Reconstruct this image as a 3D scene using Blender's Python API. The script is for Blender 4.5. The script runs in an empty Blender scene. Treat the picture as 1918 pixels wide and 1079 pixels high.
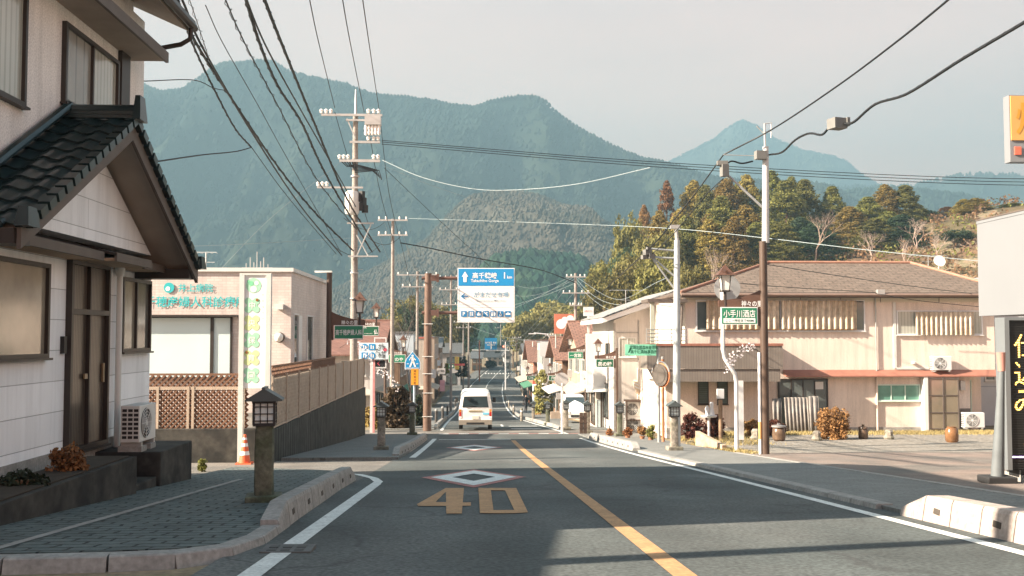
import bpy, bmesh, math, random
from mathutils import Vector, Matrix, Euler, noise
random.seed(7)
R=math.radians
scn=bpy.context.scene; col=scn.collection
# ---------------- camera ----------------
F=1865.0
cam_d=bpy.data.cameras.new('camera'); cam=bpy.data.objects.new('camera',cam_d); col.objects.link(cam)
cam_d.sensor_width=36; cam_d.lens=F*36/1918; cam_d.clip_start=.1; cam_d.clip_end=20000
cam.location=(0,0,1.2); cam.rotation_euler=(R(90+2.78),0,R(-2.12))
scn.camera=cam
# ---------------- sky, sun, exposure ----------------
SUN=Vector((1,.27,-.60)).normalized()          # direction the light travels
elev=math.asin(-SUN.z); az=math.atan2(-SUN.x,-SUN.y)
w=bpy.data.worlds.new('World'); scn.world=w; w.use_nodes=True
nt=w.node_tree; bg=nt.nodes['Background']
sky=nt.nodes.new('ShaderNodeTexSky'); sky.sky_type='NISHITA'; sky.sun_disc=False
sky.sun_elevation=elev; sky.sun_rotation=az; sky.dust_density=4; sky.air_density=1.2; sky.ozone_density=1.5
mx=nt.nodes.new('ShaderNodeMix'); mx.data_type='RGBA'; mx.inputs[0].default_value=.8   # high thin overcast over the clear sky
tcw=nt.nodes.new('ShaderNodeTexCoord'); sxw=nt.nodes.new('ShaderNodeSeparateXYZ'); rp=nt.nodes.new('ShaderNodeValToRGB')
nt.links.new(tcw.outputs['Generated'],sxw.inputs[0]); nt.links.new(sxw.outputs[2],rp.inputs[0]); 
SK=1.0
rp.color_ramp.elements[0].position=.0; rp.color_ramp.elements[0].color=(5.4*SK,2.5*SK,1.5*SK,1)
rp.color_ramp.elements[1].position=.47; rp.color_ramp.elements[1].color=(.55*SK,.75*SK,.92*SK,1)
e_=rp.color_ramp.elements.new(.30); e_.color=(3.0*SK,1.45*SK,.9*SK,1)
cn=nt.nodes.new('ShaderNodeTexNoise'); cn.inputs['Scale'].default_value=2.2; cn.inputs['Detail'].default_value=5; mpw=nt.nodes.new('ShaderNodeMapping'); mpw.inputs['Scale'].default_value=(1,1,3.5); nt.links.new(tcw.outputs['Generated'],mpw.inputs[0]); nt.links.new(mpw.outputs[0],cn.inputs[0])
cr=nt.nodes.new('ShaderNodeMapRange'); cr.inputs[1].default_value=.35; cr.inputs[2].default_value=.65; cr.inputs[3].default_value=.88; cr.inputs[4].default_value=1.12; nt.links.new(cn.outputs[0],cr.inputs[0])
cm=nt.nodes.new('ShaderNodeMix'); cm.data_type='RGBA'; cm.blend_type='MULTIPLY'; cm.inputs[0].default_value=1; nt.links.new(rp.outputs[0],cm.inputs[6]); nt.links.new(cr.outputs[0],cm.inputs[7]); nt.links.new(cm.outputs[2],mx.inputs[7])
nt.links.new(sky.outputs[0],mx.inputs[6]); nt.links.new(mx.outputs[2],bg.inputs[0]); bg.inputs[1].default_value=.12
sd=bpy.data.lights.new('sun','SUN'); so=bpy.data.objects.new('sun',sd); col.objects.link(so)
sd.energy=5; sd.angle=R(.6); sd.color=(1,.85,.69); so.rotation_euler=SUN.to_track_quat('-Z','Y').to_euler()
scn.view_settings.view_transform='Standard'; scn.view_settings.look='None'; scn.view_settings.gamma=1
scn.view_settings.exposure=2.28
scn.cycles.use_denoising=True; scn.cycles.max_bounces=6; scn.cycles.transparent_max_bounces=8
# ---------------- projection ----------------
CR=cam.rotation_euler.to_matrix(); C0=cam.location.copy()
def ray(px,py): return CR@Vector(((px-959)/F,(539.5-py)/F,-1))
def at(px,py,Y):
    d=ray(px,py); return C0+d*(Y/d.y)
def onx(px,py,X):
    d=ray(px,py); return C0+d*(X/d.x)
def W(px,Y,py=630): return at(px,py,Y).x
def Z(py,Y,px=890): return at(px,py,Y).z
GP=[(-80,6.1),(-30,2.28),(0,0),(15,-1.14),(30,-2.28),(42,-3.1),(50,-3.52),(60,-4.05),(75,-4.95),(92,-5.95),(110,-6.75),(130,-7.3),(159,-7.65),(185,-7.4),(212,-6.8),(240,-6.1),(300,-5.6),(500,-5.5),(9000,-5.5)]
def G(y):
    if y<=GP[0][0]: return GP[0][1]
    for i in range(len(GP)-1):
        if y<=GP[i+1][0]:
            x0,a=GP[i]; x1,b=GP[i+1]; h=x1-x0
            s=lambda k:(GP[min(k+1,len(GP)-1)][1]-GP[max(k-1,0)][1])/(GP[min(k+1,len(GP)-1)][0]-GP[max(k-1,0)][0])
            t=(y-x0)/h; m0=s(i)*h; m1=s(i+1)*h
            return (2*t**3-3*t*t+1)*a+(t**3-2*t*t+t)*m0+(-2*t**3+3*t*t)*b+(t**3-t*t)*m1
    return GP[-1][1]
def ss(a,b,x):
    t=max(0,min(1,(x-a)/(b-a))); return t*t*(3-2*t)
def lerp(tab,x):
    if x<=tab[0][0]: return tab[0][1]
    for (x0,a),(x1,b) in zip(tab,tab[1:]):
        if x<=x1: return a+(b-a)*(x-x0)/(x1-x0)
    return tab[-1][1]
HC=[(14,0),(20,5),(27,11),(37,15.5),(50,17.5),(65,19.5),(75,23),(87,26),(101,27.5),(140,28),(260,14),(500,6)]
def T(x,y):
    g=G(y)
    r=ss(9,16,x)
    if y>43: g=g*(1-r)+max(g,-3.1)*r
    l=ss(-6.5,-9,x) if y>47 else 0
    if l: g=g*(1-l)+max(g,-4.2)*l
    if x>7.8 and y>30: g+=.27*ss(31,42,y)*ss(7.8,10,x)
    if x>14 and y>60:
        h=lerp(HC,x)*ss(62,172,y)*(1-.85*ss(200,420,y)); g+=h+(.8*noise.noise(Vector((x*.06,y*.06,0)))*min(1,h/5))
    if y>25:
        h2=14*ss(-25,-75,x)*ss(60,140,y); g+=h2
    return g
def foot(px,py,dz=0):
    d=ray(px,py); y=2.5
    while y<600:
        p=C0+d*(y/d.y)
        if p.z<=T(p.x,p.y)+dz: break
        y*=1.004
    p=C0+d*(y/d.y); return Vector((p.x,p.y,T(p.x,p.y)))
CT=[(-80,0),(140,0),(159,.25),(185,1.4),(212,3.3),(240,5.8),(300,12)]
def CX(y): return lerp(CT,y)
# ---------------- materials ----------------
MC={}
def mat(name,c,rough=.7,var=.12,sc=2.5,bump=0,metal=0,pat=None,pw=.4,ph=.4,c2=None,mort=.01,emit=0,bsc=None,tr=0,spec=.4,fine=0,wear=0,crack=0,grime=0):
    if name in MC: return MC[name]
    m=bpy.data.materials.new(name); MC[name]=m; m.use_nodes=True; n=m.node_tree; L=n.links.new; p=n.nodes['Principled BSDF']
    tc=n.nodes.new('ShaderNodeTexCoord'); V=tc.outputs['Object']
    nz=n.nodes.new('ShaderNodeTexNoise'); nz.inputs['Scale'].default_value=sc; nz.inputs['Detail'].default_value=6; L(V,nz.inputs['Vector'])
    mr=n.nodes.new('ShaderNodeMapRange'); mr.inputs[1].default_value=.3; mr.inputs[2].default_value=.7; mr.inputs[3].default_value=1-var; mr.inputs[4].default_value=1+var; L(nz.outputs[0],mr.inputs[0])
    mul=n.nodes.new('ShaderNodeMix'); mul.data_type='RGBA'; mul.blend_type='MULTIPLY'; mul.inputs[0].default_value=1
    base=None; h=nz.outputs[0]
    if pat:
        sx=n.nodes.new('ShaderNodeSeparateXYZ'); L(V,sx.inputs[0]); cb=n.nodes.new('ShaderNodeCombineXYZ')
        if pat=='wall':
            ad=n.nodes.new('ShaderNodeMath'); L(sx.outputs[0],ad.inputs[0]); L(sx.outputs[1],ad.inputs[1]); L(ad.outputs[0],cb.inputs[0]); L(sx.outputs[2],cb.inputs[1])
        elif pat=='vert':
            ad=n.nodes.new('ShaderNodeMath'); L(sx.outputs[0],ad.inputs[0]); L(sx.outputs[1],ad.inputs[1]); L(ad.outputs[0],cb.inputs[1]); L(sx.outputs[2],cb.inputs[0])
        else:
            n2=n.nodes.new('ShaderNodeTexNoise'); n2.inputs['Scale'].default_value=7; L(V,n2.inputs['Vector'])
            ma=n.nodes.new('ShaderNodeMath'); ma.operation='MULTIPLY_ADD'; ma.inputs[1].default_value=.09; L(n2.outputs[0],ma.inputs[0]); L(sx.outputs[0],ma.inputs[2]); L(ma.outputs[0],cb.inputs[0])
            mb=n.nodes.new('ShaderNodeMath'); mb.operation='MULTIPLY_ADD'; mb.inputs[1].default_value=.07; L(n2.outputs[0],mb.inputs[0]); L(sx.outputs[1],mb.inputs[2]); L(mb.outputs[0],cb.inputs[1])
        bk=n.nodes.new('ShaderNodeTexBrick'); bk.inputs['Scale'].default_value=1; bk.inputs['Brick Width'].default_value=pw; bk.inputs['Row Height'].default_value=ph
        bk.inputs['Mortar Size'].default_value=mort; bk.inputs['Mortar Smooth'].default_value=.3
        bk.inputs['Color1'].default_value=(*c,1); bk.inputs['Color2'].default_value=(*[x*.88 for x in c],1); q=c2 or [x*.45 for x in c]; bk.inputs['Mortar'].default_value=(*q,1)
        L(cb.outputs[0],bk.inputs['Vector']); base=bk.outputs[0]
        inv=n.nodes.new('ShaderNodeMath'); inv.operation='SUBTRACT'; inv.inputs[0].default_value=1; L(bk.outputs['Fac'],inv.inputs[1]); h=inv.outputs[0]
        L(base,mul.inputs[6])
    elif c2:
        m2=n.nodes.new('ShaderNodeMix'); m2.data_type='RGBA'; m2.inputs[6].default_value=(*c,1); m2.inputs[7].default_value=(*c2,1)
        n3=n.nodes.new('ShaderNodeTexNoise'); n3.inputs['Scale'].default_value=sc*.37; n3.inputs['Detail'].default_value=8; L(V,n3.inputs['Vector'])
        m3=n.nodes.new('ShaderNodeMapRange'); m3.inputs[1].default_value=.42; m3.inputs[2].default_value=.6; L(n3.outputs[0],m3.inputs[0]); L(m3.outputs[0],m2.inputs[0]); L(m2.outputs[2],mul.inputs[6])
    else: mul.inputs[6].default_value=(*c,1)
    if fine:
        nf=n.nodes.new('ShaderNodeTexNoise'); nf.inputs['Scale'].default_value=fine; nf.inputs['Detail'].default_value=3; L(V,nf.inputs['Vector'])
        mf=n.nodes.new('ShaderNodeMapRange'); mf.inputs[1].default_value=.3; mf.inputs[2].default_value=.7; mf.inputs[3].default_value=.55 if crack else .8; mf.inputs[4].default_value=1.45 if crack else 1.2; L(nf.outputs[0],mf.inputs[0])
        mm=n.nodes.new('ShaderNodeMath'); mm.operation='MULTIPLY'; L(mf.outputs[0],mm.inputs[0]); L(mr.outputs[0],mm.inputs[1]); L(mm.outputs[0],mul.inputs[7])
    else: L(mr.outputs[0],mul.inputs[7])
    OUT=mul.outputs[2]
    if grime:
        gm=n.nodes.new('ShaderNodeMapping'); gm.inputs['Scale'].default_value=(4.5,4.5,.35); L(V,gm.inputs[0]); gn=n.nodes.new('ShaderNodeTexNoise'); gn.inputs['Scale'].default_value=1; gn.inputs['Detail'].default_value=8; gn.inputs['Roughness'].default_value=.65; L(gm.outputs[0],gn.inputs[0])
        gr=n.nodes.new('ShaderNodeMapRange'); gr.inputs[1].default_value=.36; gr.inputs[2].default_value=.56; gr.inputs[3].default_value=1-.3*grime; gr.inputs[4].default_value=1.02; L(gn.outputs[0],gr.inputs[0]); gx_=n.nodes.new('ShaderNodeMix'); gx_.data_type='RGBA'; gx_.blend_type='MULTIPLY'; gx_.inputs[0].default_value=1; L(OUT,gx_.inputs[6]); L(gr.outputs[0],gx_.inputs[7]); OUT=gx_.outputs[2]
    if wear:
        nw=n.nodes.new('ShaderNodeTexNoise'); nw.inputs['Scale'].default_value=9; nw.inputs['Detail'].default_value=12; nw.inputs['Roughness'].default_value=.75; L(V,nw.inputs['Vector'])
        mw=n.nodes.new('ShaderNodeMapRange'); mw.inputs[1].default_value=.62-wear; mw.inputs[2].default_value=.68-wear; mw.inputs[4].default_value=.85; L(nw.outputs[0],mw.inputs[0]); xw_=n.nodes.new('ShaderNodeMix'); xw_.data_type='RGBA'; xw_.inputs[7].default_value=(.085,.088,.082,1); L(mw.outputs[0],xw_.inputs[0]); L(OUT,xw_.inputs[6]); OUT=xw_.outputs[2]
    if crack:
        dn=n.nodes.new('ShaderNodeTexNoise'); dn.inputs['Scale'].default_value=1.5; dn.inputs['Detail'].default_value=6; L(V,dn.inputs['Vector']); vm=n.nodes.new('ShaderNodeVectorMath'); vm.operation='MULTIPLY_ADD'; vm.inputs[1].default_value=(1.1,1.1,0); L(dn.outputs['Color'],vm.inputs[0]); L(V,vm.inputs[2])
        vo=n.nodes.new('ShaderNodeTexVoronoi'); vo.feature='DISTANCE_TO_EDGE'; vo.inputs['Scale'].default_value=crack; L(vm.outputs[0],vo.inputs['Vector']); lt=n.nodes.new('ShaderNodeMapRange'); lt.inputs[1].default_value=.0; lt.inputs[2].default_value=.03; lt.inputs[3].default_value=.62; lt.inputs[4].default_value=0; L(vo.outputs['Distance'],lt.inputs[0])
        mk=n.nodes.new('ShaderNodeTexNoise'); mk.inputs['Scale'].default_value=.35; L(V,mk.inputs['Vector']); mq=n.nodes.new('ShaderNodeMapRange'); mq.inputs[1].default_value=.46; mq.inputs[2].default_value=.54; L(mk.outputs[0],mq.inputs[0]); mu_=n.nodes.new('ShaderNodeMath'); mu_.operation='MULTIPLY'; L(lt.outputs[0],mu_.inputs[0]); L(mq.outputs[0],mu_.inputs[1])
        xc=n.nodes.new('ShaderNodeMix'); xc.data_type='RGBA'; xc.inputs[7].default_value=(.03,.03,.03,1); L(mu_.outputs[0],xc.inputs[0]); L(OUT,xc.inputs[6]); OUT=xc.outputs[2]
        sx2=n.nodes.new('ShaderNodeSeparateXYZ'); L(V,sx2.inputs[0]); wv=n.nodes.new('ShaderNodeMath'); wv.operation='MULTIPLY'; wv.inputs[1].default_value=3.9; L(sx2.outputs[0],wv.inputs[0]); sn=n.nodes.new('ShaderNodeMath'); sn.operation='SINE'; L(wv.outputs[0],sn.inputs[0]); mt=n.nodes.new('ShaderNodeMapRange'); mt.inputs[1].default_value=-1; mt.inputs[3].default_value=.9; mt.inputs[4].default_value=1.08; L(sn.outputs[0],mt.inputs[0])
        xt=n.nodes.new('ShaderNodeMix'); xt.data_type='RGBA'; xt.blend_type='MULTIPLY'; xt.inputs[0].default_value=1; L(OUT,xt.inputs[6]); L(mt.outputs[0],xt.inputs[7]); OUT=xt.outputs[2]
    L(OUT,p.inputs['Base Color']); p.inputs['Roughness'].default_value=rough; p.inputs['Metallic'].default_value=metal; p.inputs['Specular IOR Level'].default_value=spec
    if bump:
        b=n.nodes.new('ShaderNodeBump'); b.inputs['Strength'].default_value=min(1,bump); b.inputs['Distance'].default_value=.02 if not bsc else bsc; L(h,b.inputs['Height']); L(b.outputs[0],p.inputs['Normal'])
    if emit: L(mul.outputs[2],p.inputs['Emission Color']); p.inputs['Emission Strength'].default_value=emit
    if tr:
        t=n.nodes.new('ShaderNodeBsdfTranslucent'); L(mul.outputs[2],t.inputs[0]); a=n.nodes.new('ShaderNodeMixShader'); a.inputs[0].default_value=tr
        L(p.outputs[0],a.inputs[1]); L(t.outputs[0],a.inputs[2]); L(a.outputs[0],n.nodes['Material Output'].inputs[0])
    return m
asph=mat('asphalt',(.058,.068,.066),.85,.28,.45,.6,c2=(.09,.095,.09),fine=26,bsc=.01,crack=.55)
asph2=mat('side_asphalt',(.17,.155,.135),.9,.15,.8,.4,c2=(.12,.115,.105),fine=30,bsc=.006,crack=.8)
paver=mat('paver',(.105,.128,.122),.85,.2,1.5,.9,pat='floor',pw=.34,ph=.2,c2=(.022,.028,.027),mort=.017,fine=25)
paver2=mat('paver_pale',(.18,.185,.175),.85,.12,1.5,.6,pat='floor',pw=.3,ph=.15,c2=(.1,.1,.09),mort=.006,fine=25)
gravel=mat('gravel',(.22,.205,.18),.95,.3,9,1,c2=(.2,.18,.15),bsc=.05,fine=14)
dirt=mat('dirt',(.26,.19,.125),.95,.25,3,.8,c2=(.17,.15,.08),bsc=.03,fine=12)
conc=mat('concrete',(.27,.26,.24),.85,.15,3,.5,fine=20,bsc=.008)
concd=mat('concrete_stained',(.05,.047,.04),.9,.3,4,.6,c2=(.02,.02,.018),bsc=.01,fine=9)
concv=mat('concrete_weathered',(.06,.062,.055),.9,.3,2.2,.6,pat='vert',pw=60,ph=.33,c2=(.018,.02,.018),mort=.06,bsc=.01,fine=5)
stone=mat('rough_stone',(.26,.23,.19),.9,.35,8,1,c2=(.15,.14,.105),bsc=.02,fine=22)
stoned=mat('mossy_stone',(.12,.12,.085),.9,.3,8,1,c2=(.075,.085,.05),bsc=.02,fine=22)
wline=mat('white_road_paint',(.60,.61,.58),.7,.12,5,0,fine=30,wear=.02)
yline=mat('orange_road_paint',(.40,.225,.105),.75,.16,4,0,fine=26,wear=.03)
rline=mat('red_road_paint',(.38,.16,.14),.8,.2,6,0,fine=26,wear=.08)
siding=mat('white_siding',(.84,.86,.88),.6,.04,1.2,.5,grime=.35,pat='wall',pw=60,ph=.44,mort=.006,c2=(.33,.34,.35),bsc=.01)
plaster=mat('offwhite_plaster',(.70,.67,.64),.8,.07,1.3,.2,grime=.5,fine=40,bsc=.004)
darkfr=mat('dark_bronze_frame',(.035,.028,.024),.45,.1)
brownfr=mat('brown_fascia',(.105,.085,.072),.6,.12,4)
soffit=mat('soffit',(.34,.28,.23),.8,.08)
glassd=mat('window_glass',(.10,.12,.115),.08,.3,.9,spec=.9)
glassc=mat('curtained_glass',(.42,.43,.38),.12,.15,.7,spec=.8,pat='vert',pw=20,ph=.14,mort=.03,c2=(.30,.31,.27))
glassw=mat('white_screen_glass',(.55,.66,.66),.25,.06,.6,spec=.6)
tile=mat('dark_roof_tile',(.009,.02,.021),.3,.3,5,spec=.6)
metal=mat('galvanised',(.42,.43,.42),.45,.12,3,metal=.5)
cpole=mat('concrete_pole',(.26,.235,.21),.85,.15,3,.3,fine=15)
bpole=mat('brown_painted_steel',(.075,.048,.034),.5,.12,4)
wirem=mat('cable_black',(.008,.010,.012),.6,.1)
wirew=mat('cable_pale',(.30,.36,.37),.6,.05)
white=mat('white_paint',(.62,.62,.61),.5,.05,1.5)
cream=mat('cream_metal',(.58,.58,.55),.5,.06,2)
beige=mat('beige_fence',(.40,.32,.245),.7,.1,3)
browns=mat('brown_lattice',(.17,.088,.052),.7,.12,3)
ceram=mat('glazed_jar',(.13,.085,.055),.3,.3,5)
lwhite=mat('lamp_glass',(.80,.80,.74),.3,.03,3)
green=mat('sign_green',(.02,.20,.105),.5,.05)
greend=mat('sign_dark_green',(.012,.10,.052),.5,.05)
blue=mat('sign_blue',(.01,.24,.52),.5,.04)
blued=mat('sign_deep_blue',(.015,.17,.38),.5,.05)
signw=mat('sign_white',(.80,.80,.78),.5,.02)
teal=mat('teal_letter',(.03,.42,.44),.5,.05)
black=mat('black_part',(.02,.02,.02),.5,.1)
rubber=mat('rubber',(.025,.025,.025),.8,.1)
# ---------------- mesh builder ----------------
def rotz(a): return Matrix.Rotation(a,3,'Z')
FC={}
def glyphs(s,bold=0):
    bold=bold*.45; k=(s,bold)
    if k not in FC:
        c=bpy.data.curves.new('t','FONT'); c.body=s; c.size=1; c.offset=bold; c.resolution_u=3
        o=bpy.data.objects.new('t',c); col.objects.link(o); bpy.context.view_layer.update()
        m=bpy.data.meshes.new_from_object(o.evaluated_get(bpy.context.evaluated_depsgraph_get()))
        v=[(a.co.x,a.co.y) for a in m.vertices]; f=[tuple(p.vertices) for p in m.polygons]
        x0=min(a[0] for a in v); x1=max(a[0] for a in v); y0=min(a[1] for a in v); y1=max(a[1] for a in v)
        FC[k]=([(a[0]-(x0+x1)/2,a[1]-(y0+y1)/2) for a in v],f,x1-x0,y1-y0)
        bpy.data.objects.remove(o); bpy.data.curves.remove(c); bpy.data.meshes.remove(m)
    return FC[k]
class B:
    def __init__(s,m=None): s.v=[];s.f=[];s.k=[];s.ms=[];s.c=0; s.sm=[]; (m and s.m(m))
    def m(s,m):
        if m not in s.ms: s.ms.append(m)
        s.c=s.ms.index(m); return s
    def add(s,vs,fs,sm=False):
        n=len(s.v); s.v+= [Vector(a) for a in vs]
        for f in fs: s.f.append([n+i for i in f]); s.k.append(s.c); s.sm.append(sm)
        return s
    def box(s,x0,x1,y0,y1,z0,z1):
        return s.add([(x0,y0,z0),(x1,y0,z0),(x1,y1,z0),(x0,y1,z0),(x0,y0,z1),(x1,y0,z1),(x1,y1,z1),(x0,y1,z1)],[(0,3,2,1),(4,5,6,7),(0,1,5,4),(1,2,6,5),(2,3,7,6),(3,0,4,7)])
    def cb(s,c,d,a=0,taper=1):
        c=Vector(c); r=rotz(a); x,y,z=[q/2 for q in d]; vs=[]
        for zz,t in ((-z,1),(z,taper)):
            for xx,yy in ((-x,-y),(x,-y),(x,y),(-x,y)): vs.append(c+r@Vector((xx*t,yy*t,zz)))
        return s.add(vs,[(0,3,2,1),(4,5,6,7),(0,1,5,4),(1,2,6,5),(2,3,7,6),(3,0,4,7)])
    def fr(s,o,u,v,n,a0,a1,b0,b1,d0,d1):   # box in a local frame
        vs=[o+u*a+v*b+n*d for d in (d0,d1) for a,b in ((a0,b0),(a1,b0),(a1,b1),(a0,b1))]
        return s.add(vs,[(0,3,2,1),(4,5,6,7),(0,1,5,4),(1,2,6,5),(2,3,7,6),(3,0,4,7)])
    def prism(s,pts,ex):
        pts=[Vector(p) for p in pts]; ex=Vector(ex); n=len(pts)
        return s.add(pts+[p+ex for p in pts],[tuple(range(n))[::-1],tuple(range(n,2*n))]+[(i,(i+1)%n,n+(i+1)%n,n+i) for i in range(n)])
    def quad(s,*p): return s.add(p,[tuple(range(len(p)))])
    def tube(s,pts,r,n=8,cap=True):
        pts=[Vector(p) for p in pts]; k=len(pts); rs=r if isinstance(r,(list,tuple)) else [r]*k
        t0=(pts[1]-pts[0]).normalized(); up=Vector((0,0,1)) if abs(t0.z)<.9 else Vector((1,0,0)); a=t0.cross(up).normalized(); vs=[]
        for i in range(k):
            t=(pts[min(i+1,k-1)]-pts[max(i-1,0)]).normalized(); a=(a-t*a.dot(t)).normalized(); b=t.cross(a)
            for j in range(n):
                g=2*math.pi*j/n; vs.append(pts[i]+(a*math.cos(g)+b*math.sin(g))*rs[i])
        fs=[(i*n+j,i*n+(j+1)%n,(i+1)*n+(j+1)%n,(i+1)*n+j) for i in range(k-1) for j in range(n)]
        s.add(vs,fs,True)
        if cap: n0=len(s.v)-k*n; s.f+= [[n0+j for j in range(n)][::-1],[n0+(k-1)*n+j for j in range(n)]]; s.k+=[s.c]*2; s.sm+=[False]*2
        return s
    def lathe(s,c,prof,n=16):
        c=Vector(c); vs=[c+Vector((r*math.cos(2*math.pi*j/n),r*math.sin(2*math.pi*j/n),z)) for r,z in prof for j in range(n)]; k=len(prof)
        return s.add(vs,[(i*n+j,i*n+(j+1)%n,(i+1)*n+(j+1)%n,(i+1)*n+j) for i in range(k-1) for j in range(n)]+[tuple(range(n))[::-1],tuple((k-1)*n+j for j in range(n))],True)
    def disc(s,c,r,u,v,n=24,th=0):
        c=Vector(c); w=u.cross(v); pts=[c+(u*math.cos(6.28318*j/n)+v*math.sin(6.28318*j/n))*r for j in range(n)]
        return s.prism(pts,w*th) if th else s.add(pts,[tuple(range(n))])
    def text(s,t,c,h,maxw=None,u=Vector((1,0,0)),v=Vector((0,0,1)),bold=.02,slant=0):
        vs,fs,wd,ht=glyphs(t,bold); k=h/ht; kx=k if not maxw else min(k,maxw/wd); c=Vector(c)
        return s.add([c+u*((x+slant*y)*kx)+v*(y*k) for x,y in vs],fs)
    def obj(s,name,parent=None,bev=0,org=None):
        if parent is not None:
            r=parent
            while r.parent: r=r.parent
            o0=Vector(r.location)
        else:
            if org is None:
                xs=[p.x for p in s.v]; ys=[p.y for p in s.v]; zs=[p.z for p in s.v]
                o0=Vector(((min(xs)+max(xs))/2,(min(ys)+max(ys))/2,min(zs)))
            else: o0=Vector(org)
        me=bpy.data.meshes.new(name); me.from_pydata([p-o0 for p in s.v],[],s.f)
        for m in s.ms: me.materials.append(m)
        me.polygons.foreach_set('material_index',s.k); me.polygons.foreach_set('use_smooth',s.sm); me.update()
        if any(s.sm): me.set_sharp_from_angle(angle=R(40))
        o=bpy.data.objects.new(name,me); col.objects.link(o)
        if parent is not None: o.parent=parent
        else: o.location=o0
        if bev:
            b=o.modifiers.new('b','BEVEL'); b.width=bev; b.segments=2; b.limit_method='ANGLE'; b.angle_limit=R(50)
        return o
def tag(o,label,cat,group=None,kind=None):
    if label: o['label']=label
    if cat: o['category']=cat
    if group: o['group']=group
    if kind: o['kind']=kind
    return o
def struct(o): o['kind']='structure'; return o
def thing(name,label,cat,loc,group=None,kind=None):
    o=bpy.data.objects.new(name,None); col.objects.link(o); o.location=loc; o.empty_display_size=.2
    return tag(o,label,cat,group,kind)
def dup(root,loc,label=None,rz=None,sc=None):
    r=root.copy(); col.objects.link(r); r.location=loc
    if label: r['label']=label
    if rz is not None: r.rotation_euler=(0,0,rz)
    if sc is not None: r.scale=sc if isinstance(sc,tuple) else (sc,sc,sc)
    def rec(a,b):
        for ch in a.children:
            c=ch.copy(); col.objects.link(c); c.parent=b; rec(ch,c)
    rec(root,r); return r
UX=Vector((1,0,0)); UY=Vector((0,1,0)); UZ=Vector((0,0,1))
def window(par,o,u,v,w_,h,fm,gm,bars=1,fw=.05,d=.05,label=None,name='window',gm2=None):
    n=u.cross(v); o=Vector(o); b=B(fm)
    b.fr(o,u,v,n,-fw,w_+fw,-fw,0,-.02,d).fr(o,u,v,n,-fw,w_+fw,h,h+fw,-.02,d).fr(o,u,v,n,-fw,0,0,h,-.02,d).fr(o,u,v,n,w_,w_+fw,0,h,-.02,d)
    for i in range(bars):
        x=w_*(i+1)/(bars+1); b.fr(o,u,v,n,x-fw*.4,x+fw*.4,0,h,-.02,d*.8)
    b.fr(o,u,v,n,-fw-.03,w_+fw+.03,-fw-.03,-fw,-.02,d+.04)
    f=b.obj(name,par)
    if label: f['label']=label
    k=bars+1
    for i in range(k):
        g=gm2 if (gm2 and i%2) else gm
        B(g).fr(o,u,v,n,w_*i/k,w_*(i+1)/k,0,h,-.02,.012+.008*(i%2)).obj('pane',f)
    return f
# ---------------- ground, road, pavements ----------------
def ysam(a,b,st=1.0):
    n=max(1,int(math.ceil((b-a)/st))); return [a+(b-a)*i/n for i in range(n+1)]
def sheet(name,m,y0,y1,xl,xr,dz,st=1.0,nx=1,th=0,fn=None):
    b=B(m); ys=ysam(y0,y1,st); H=fn or (lambda x,y:G(y)); vs=[]
    for y in ys:
        a=xl(y) if callable(xl) else xl; c=xr(y) if callable(xr) else xr
        for i in range(nx+1):
            x=a+(c-a)*i/nx; vs.append((x,y,H(x,y)+dz))
    k=nx+1; fs=[(j*k+i,j*k+i+1,(j+1)*k+i+1,(j+1)*k+i) for j in range(len(ys)-1) for i in range(nx)]
    b.add(vs,fs)
    if th:
        for e in (0,k-1):
            w0=[Vector(vs[j*k+e]) for j in range(len(ys))]; b.add(w0+[p-UZ*th for p in w0],[(j,j+1,len(ys)+j+1,len(ys)+j) for j in range(len(ys)-1)])
        for j in (0,len(ys)-1):
            p,q=Vector(vs[j*k]),Vector(vs[j*k+k-1]); b.quad(p,q,q-UZ*th,p-UZ*th)
    return b.obj(name)
# one ground sheet to the horizon
b=B(dirt); xs=[-4000,-1500,-600,-300,-200]+[-150+5*i for i in range(26)]+[-20,-15,-12,-9.5,-8,-6,-4,0,4,6,8,9,10,11,12,14,16,18,20]+[25+5*i for i in range(38)]+[260,350,500,900,2000,5000]
ys=[-80,-40]+[-10+2*i for i in range(50)]+[90+5*i for i in range(45)]+[330,400,500,700,1200,2500,6000,9000]
xs=sorted(set(xs)); vs=[(x,y,T(x,y)-.05) for y in ys for x in xs]; k=len(xs)
b.add(vs,[(j*k+i,j*k+i+1,(j+1)*k+i+1,(j+1)*k+i) for j in range(len(ys)-1) for i in range(k-1)],True)
struct(b.obj('ground',org=(0,0,0)))
hillm=mat('scrub_hill',(.15,.09,.05),.95,.4,.12,1,c2=(.085,.075,.03),bsc=.6,fine=.9)
b=B(hillm); hx=[14+4*i for i in range(60)]; hy=[62+5*i for i in range(70)]
b.add([(x,y,T(x,y)+.02+.5*noise.noise(Vector((x*.3,y*.3,5)))-2*(x==14 or y==62)) for y in hy for x in hx],[(j*60+i,j*60+i+1,(j+1)*60+i+1,(j+1)*60+i) for j in range(69) for i in range(59)],True)
struct(b.obj('hill',org=(80,150,0)))
LL=[(-80,-1.6),(42,-1.7),(50,-1.7),(75,-1.8),(130,-1.7),(159,-1.55),(185,-.3),(212,1.7),(240,4.2),(300,10)]
RL=[(-80,4.7),(20,4.65),(42,4.5),(50,4.2),(60,3.6),(75,3.15),(90,3.35),(130,3.75),(159,4.3),(185,5.2),(212,7.4),(240,10),(300,16)]
l_=lambda y:lerp(LL,y); r_=lambda y:lerp(RL,y); c_=lambda y:1.55+CX(y) if y<60 else (l_(y)+r_(y))/2
struct(sheet('road',asph,-60,300,lambda y:l_(y)-.45,lambda y:max(r_(y)+.5,5.2 if y<46 else 0),-.006,nx=2))
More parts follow.
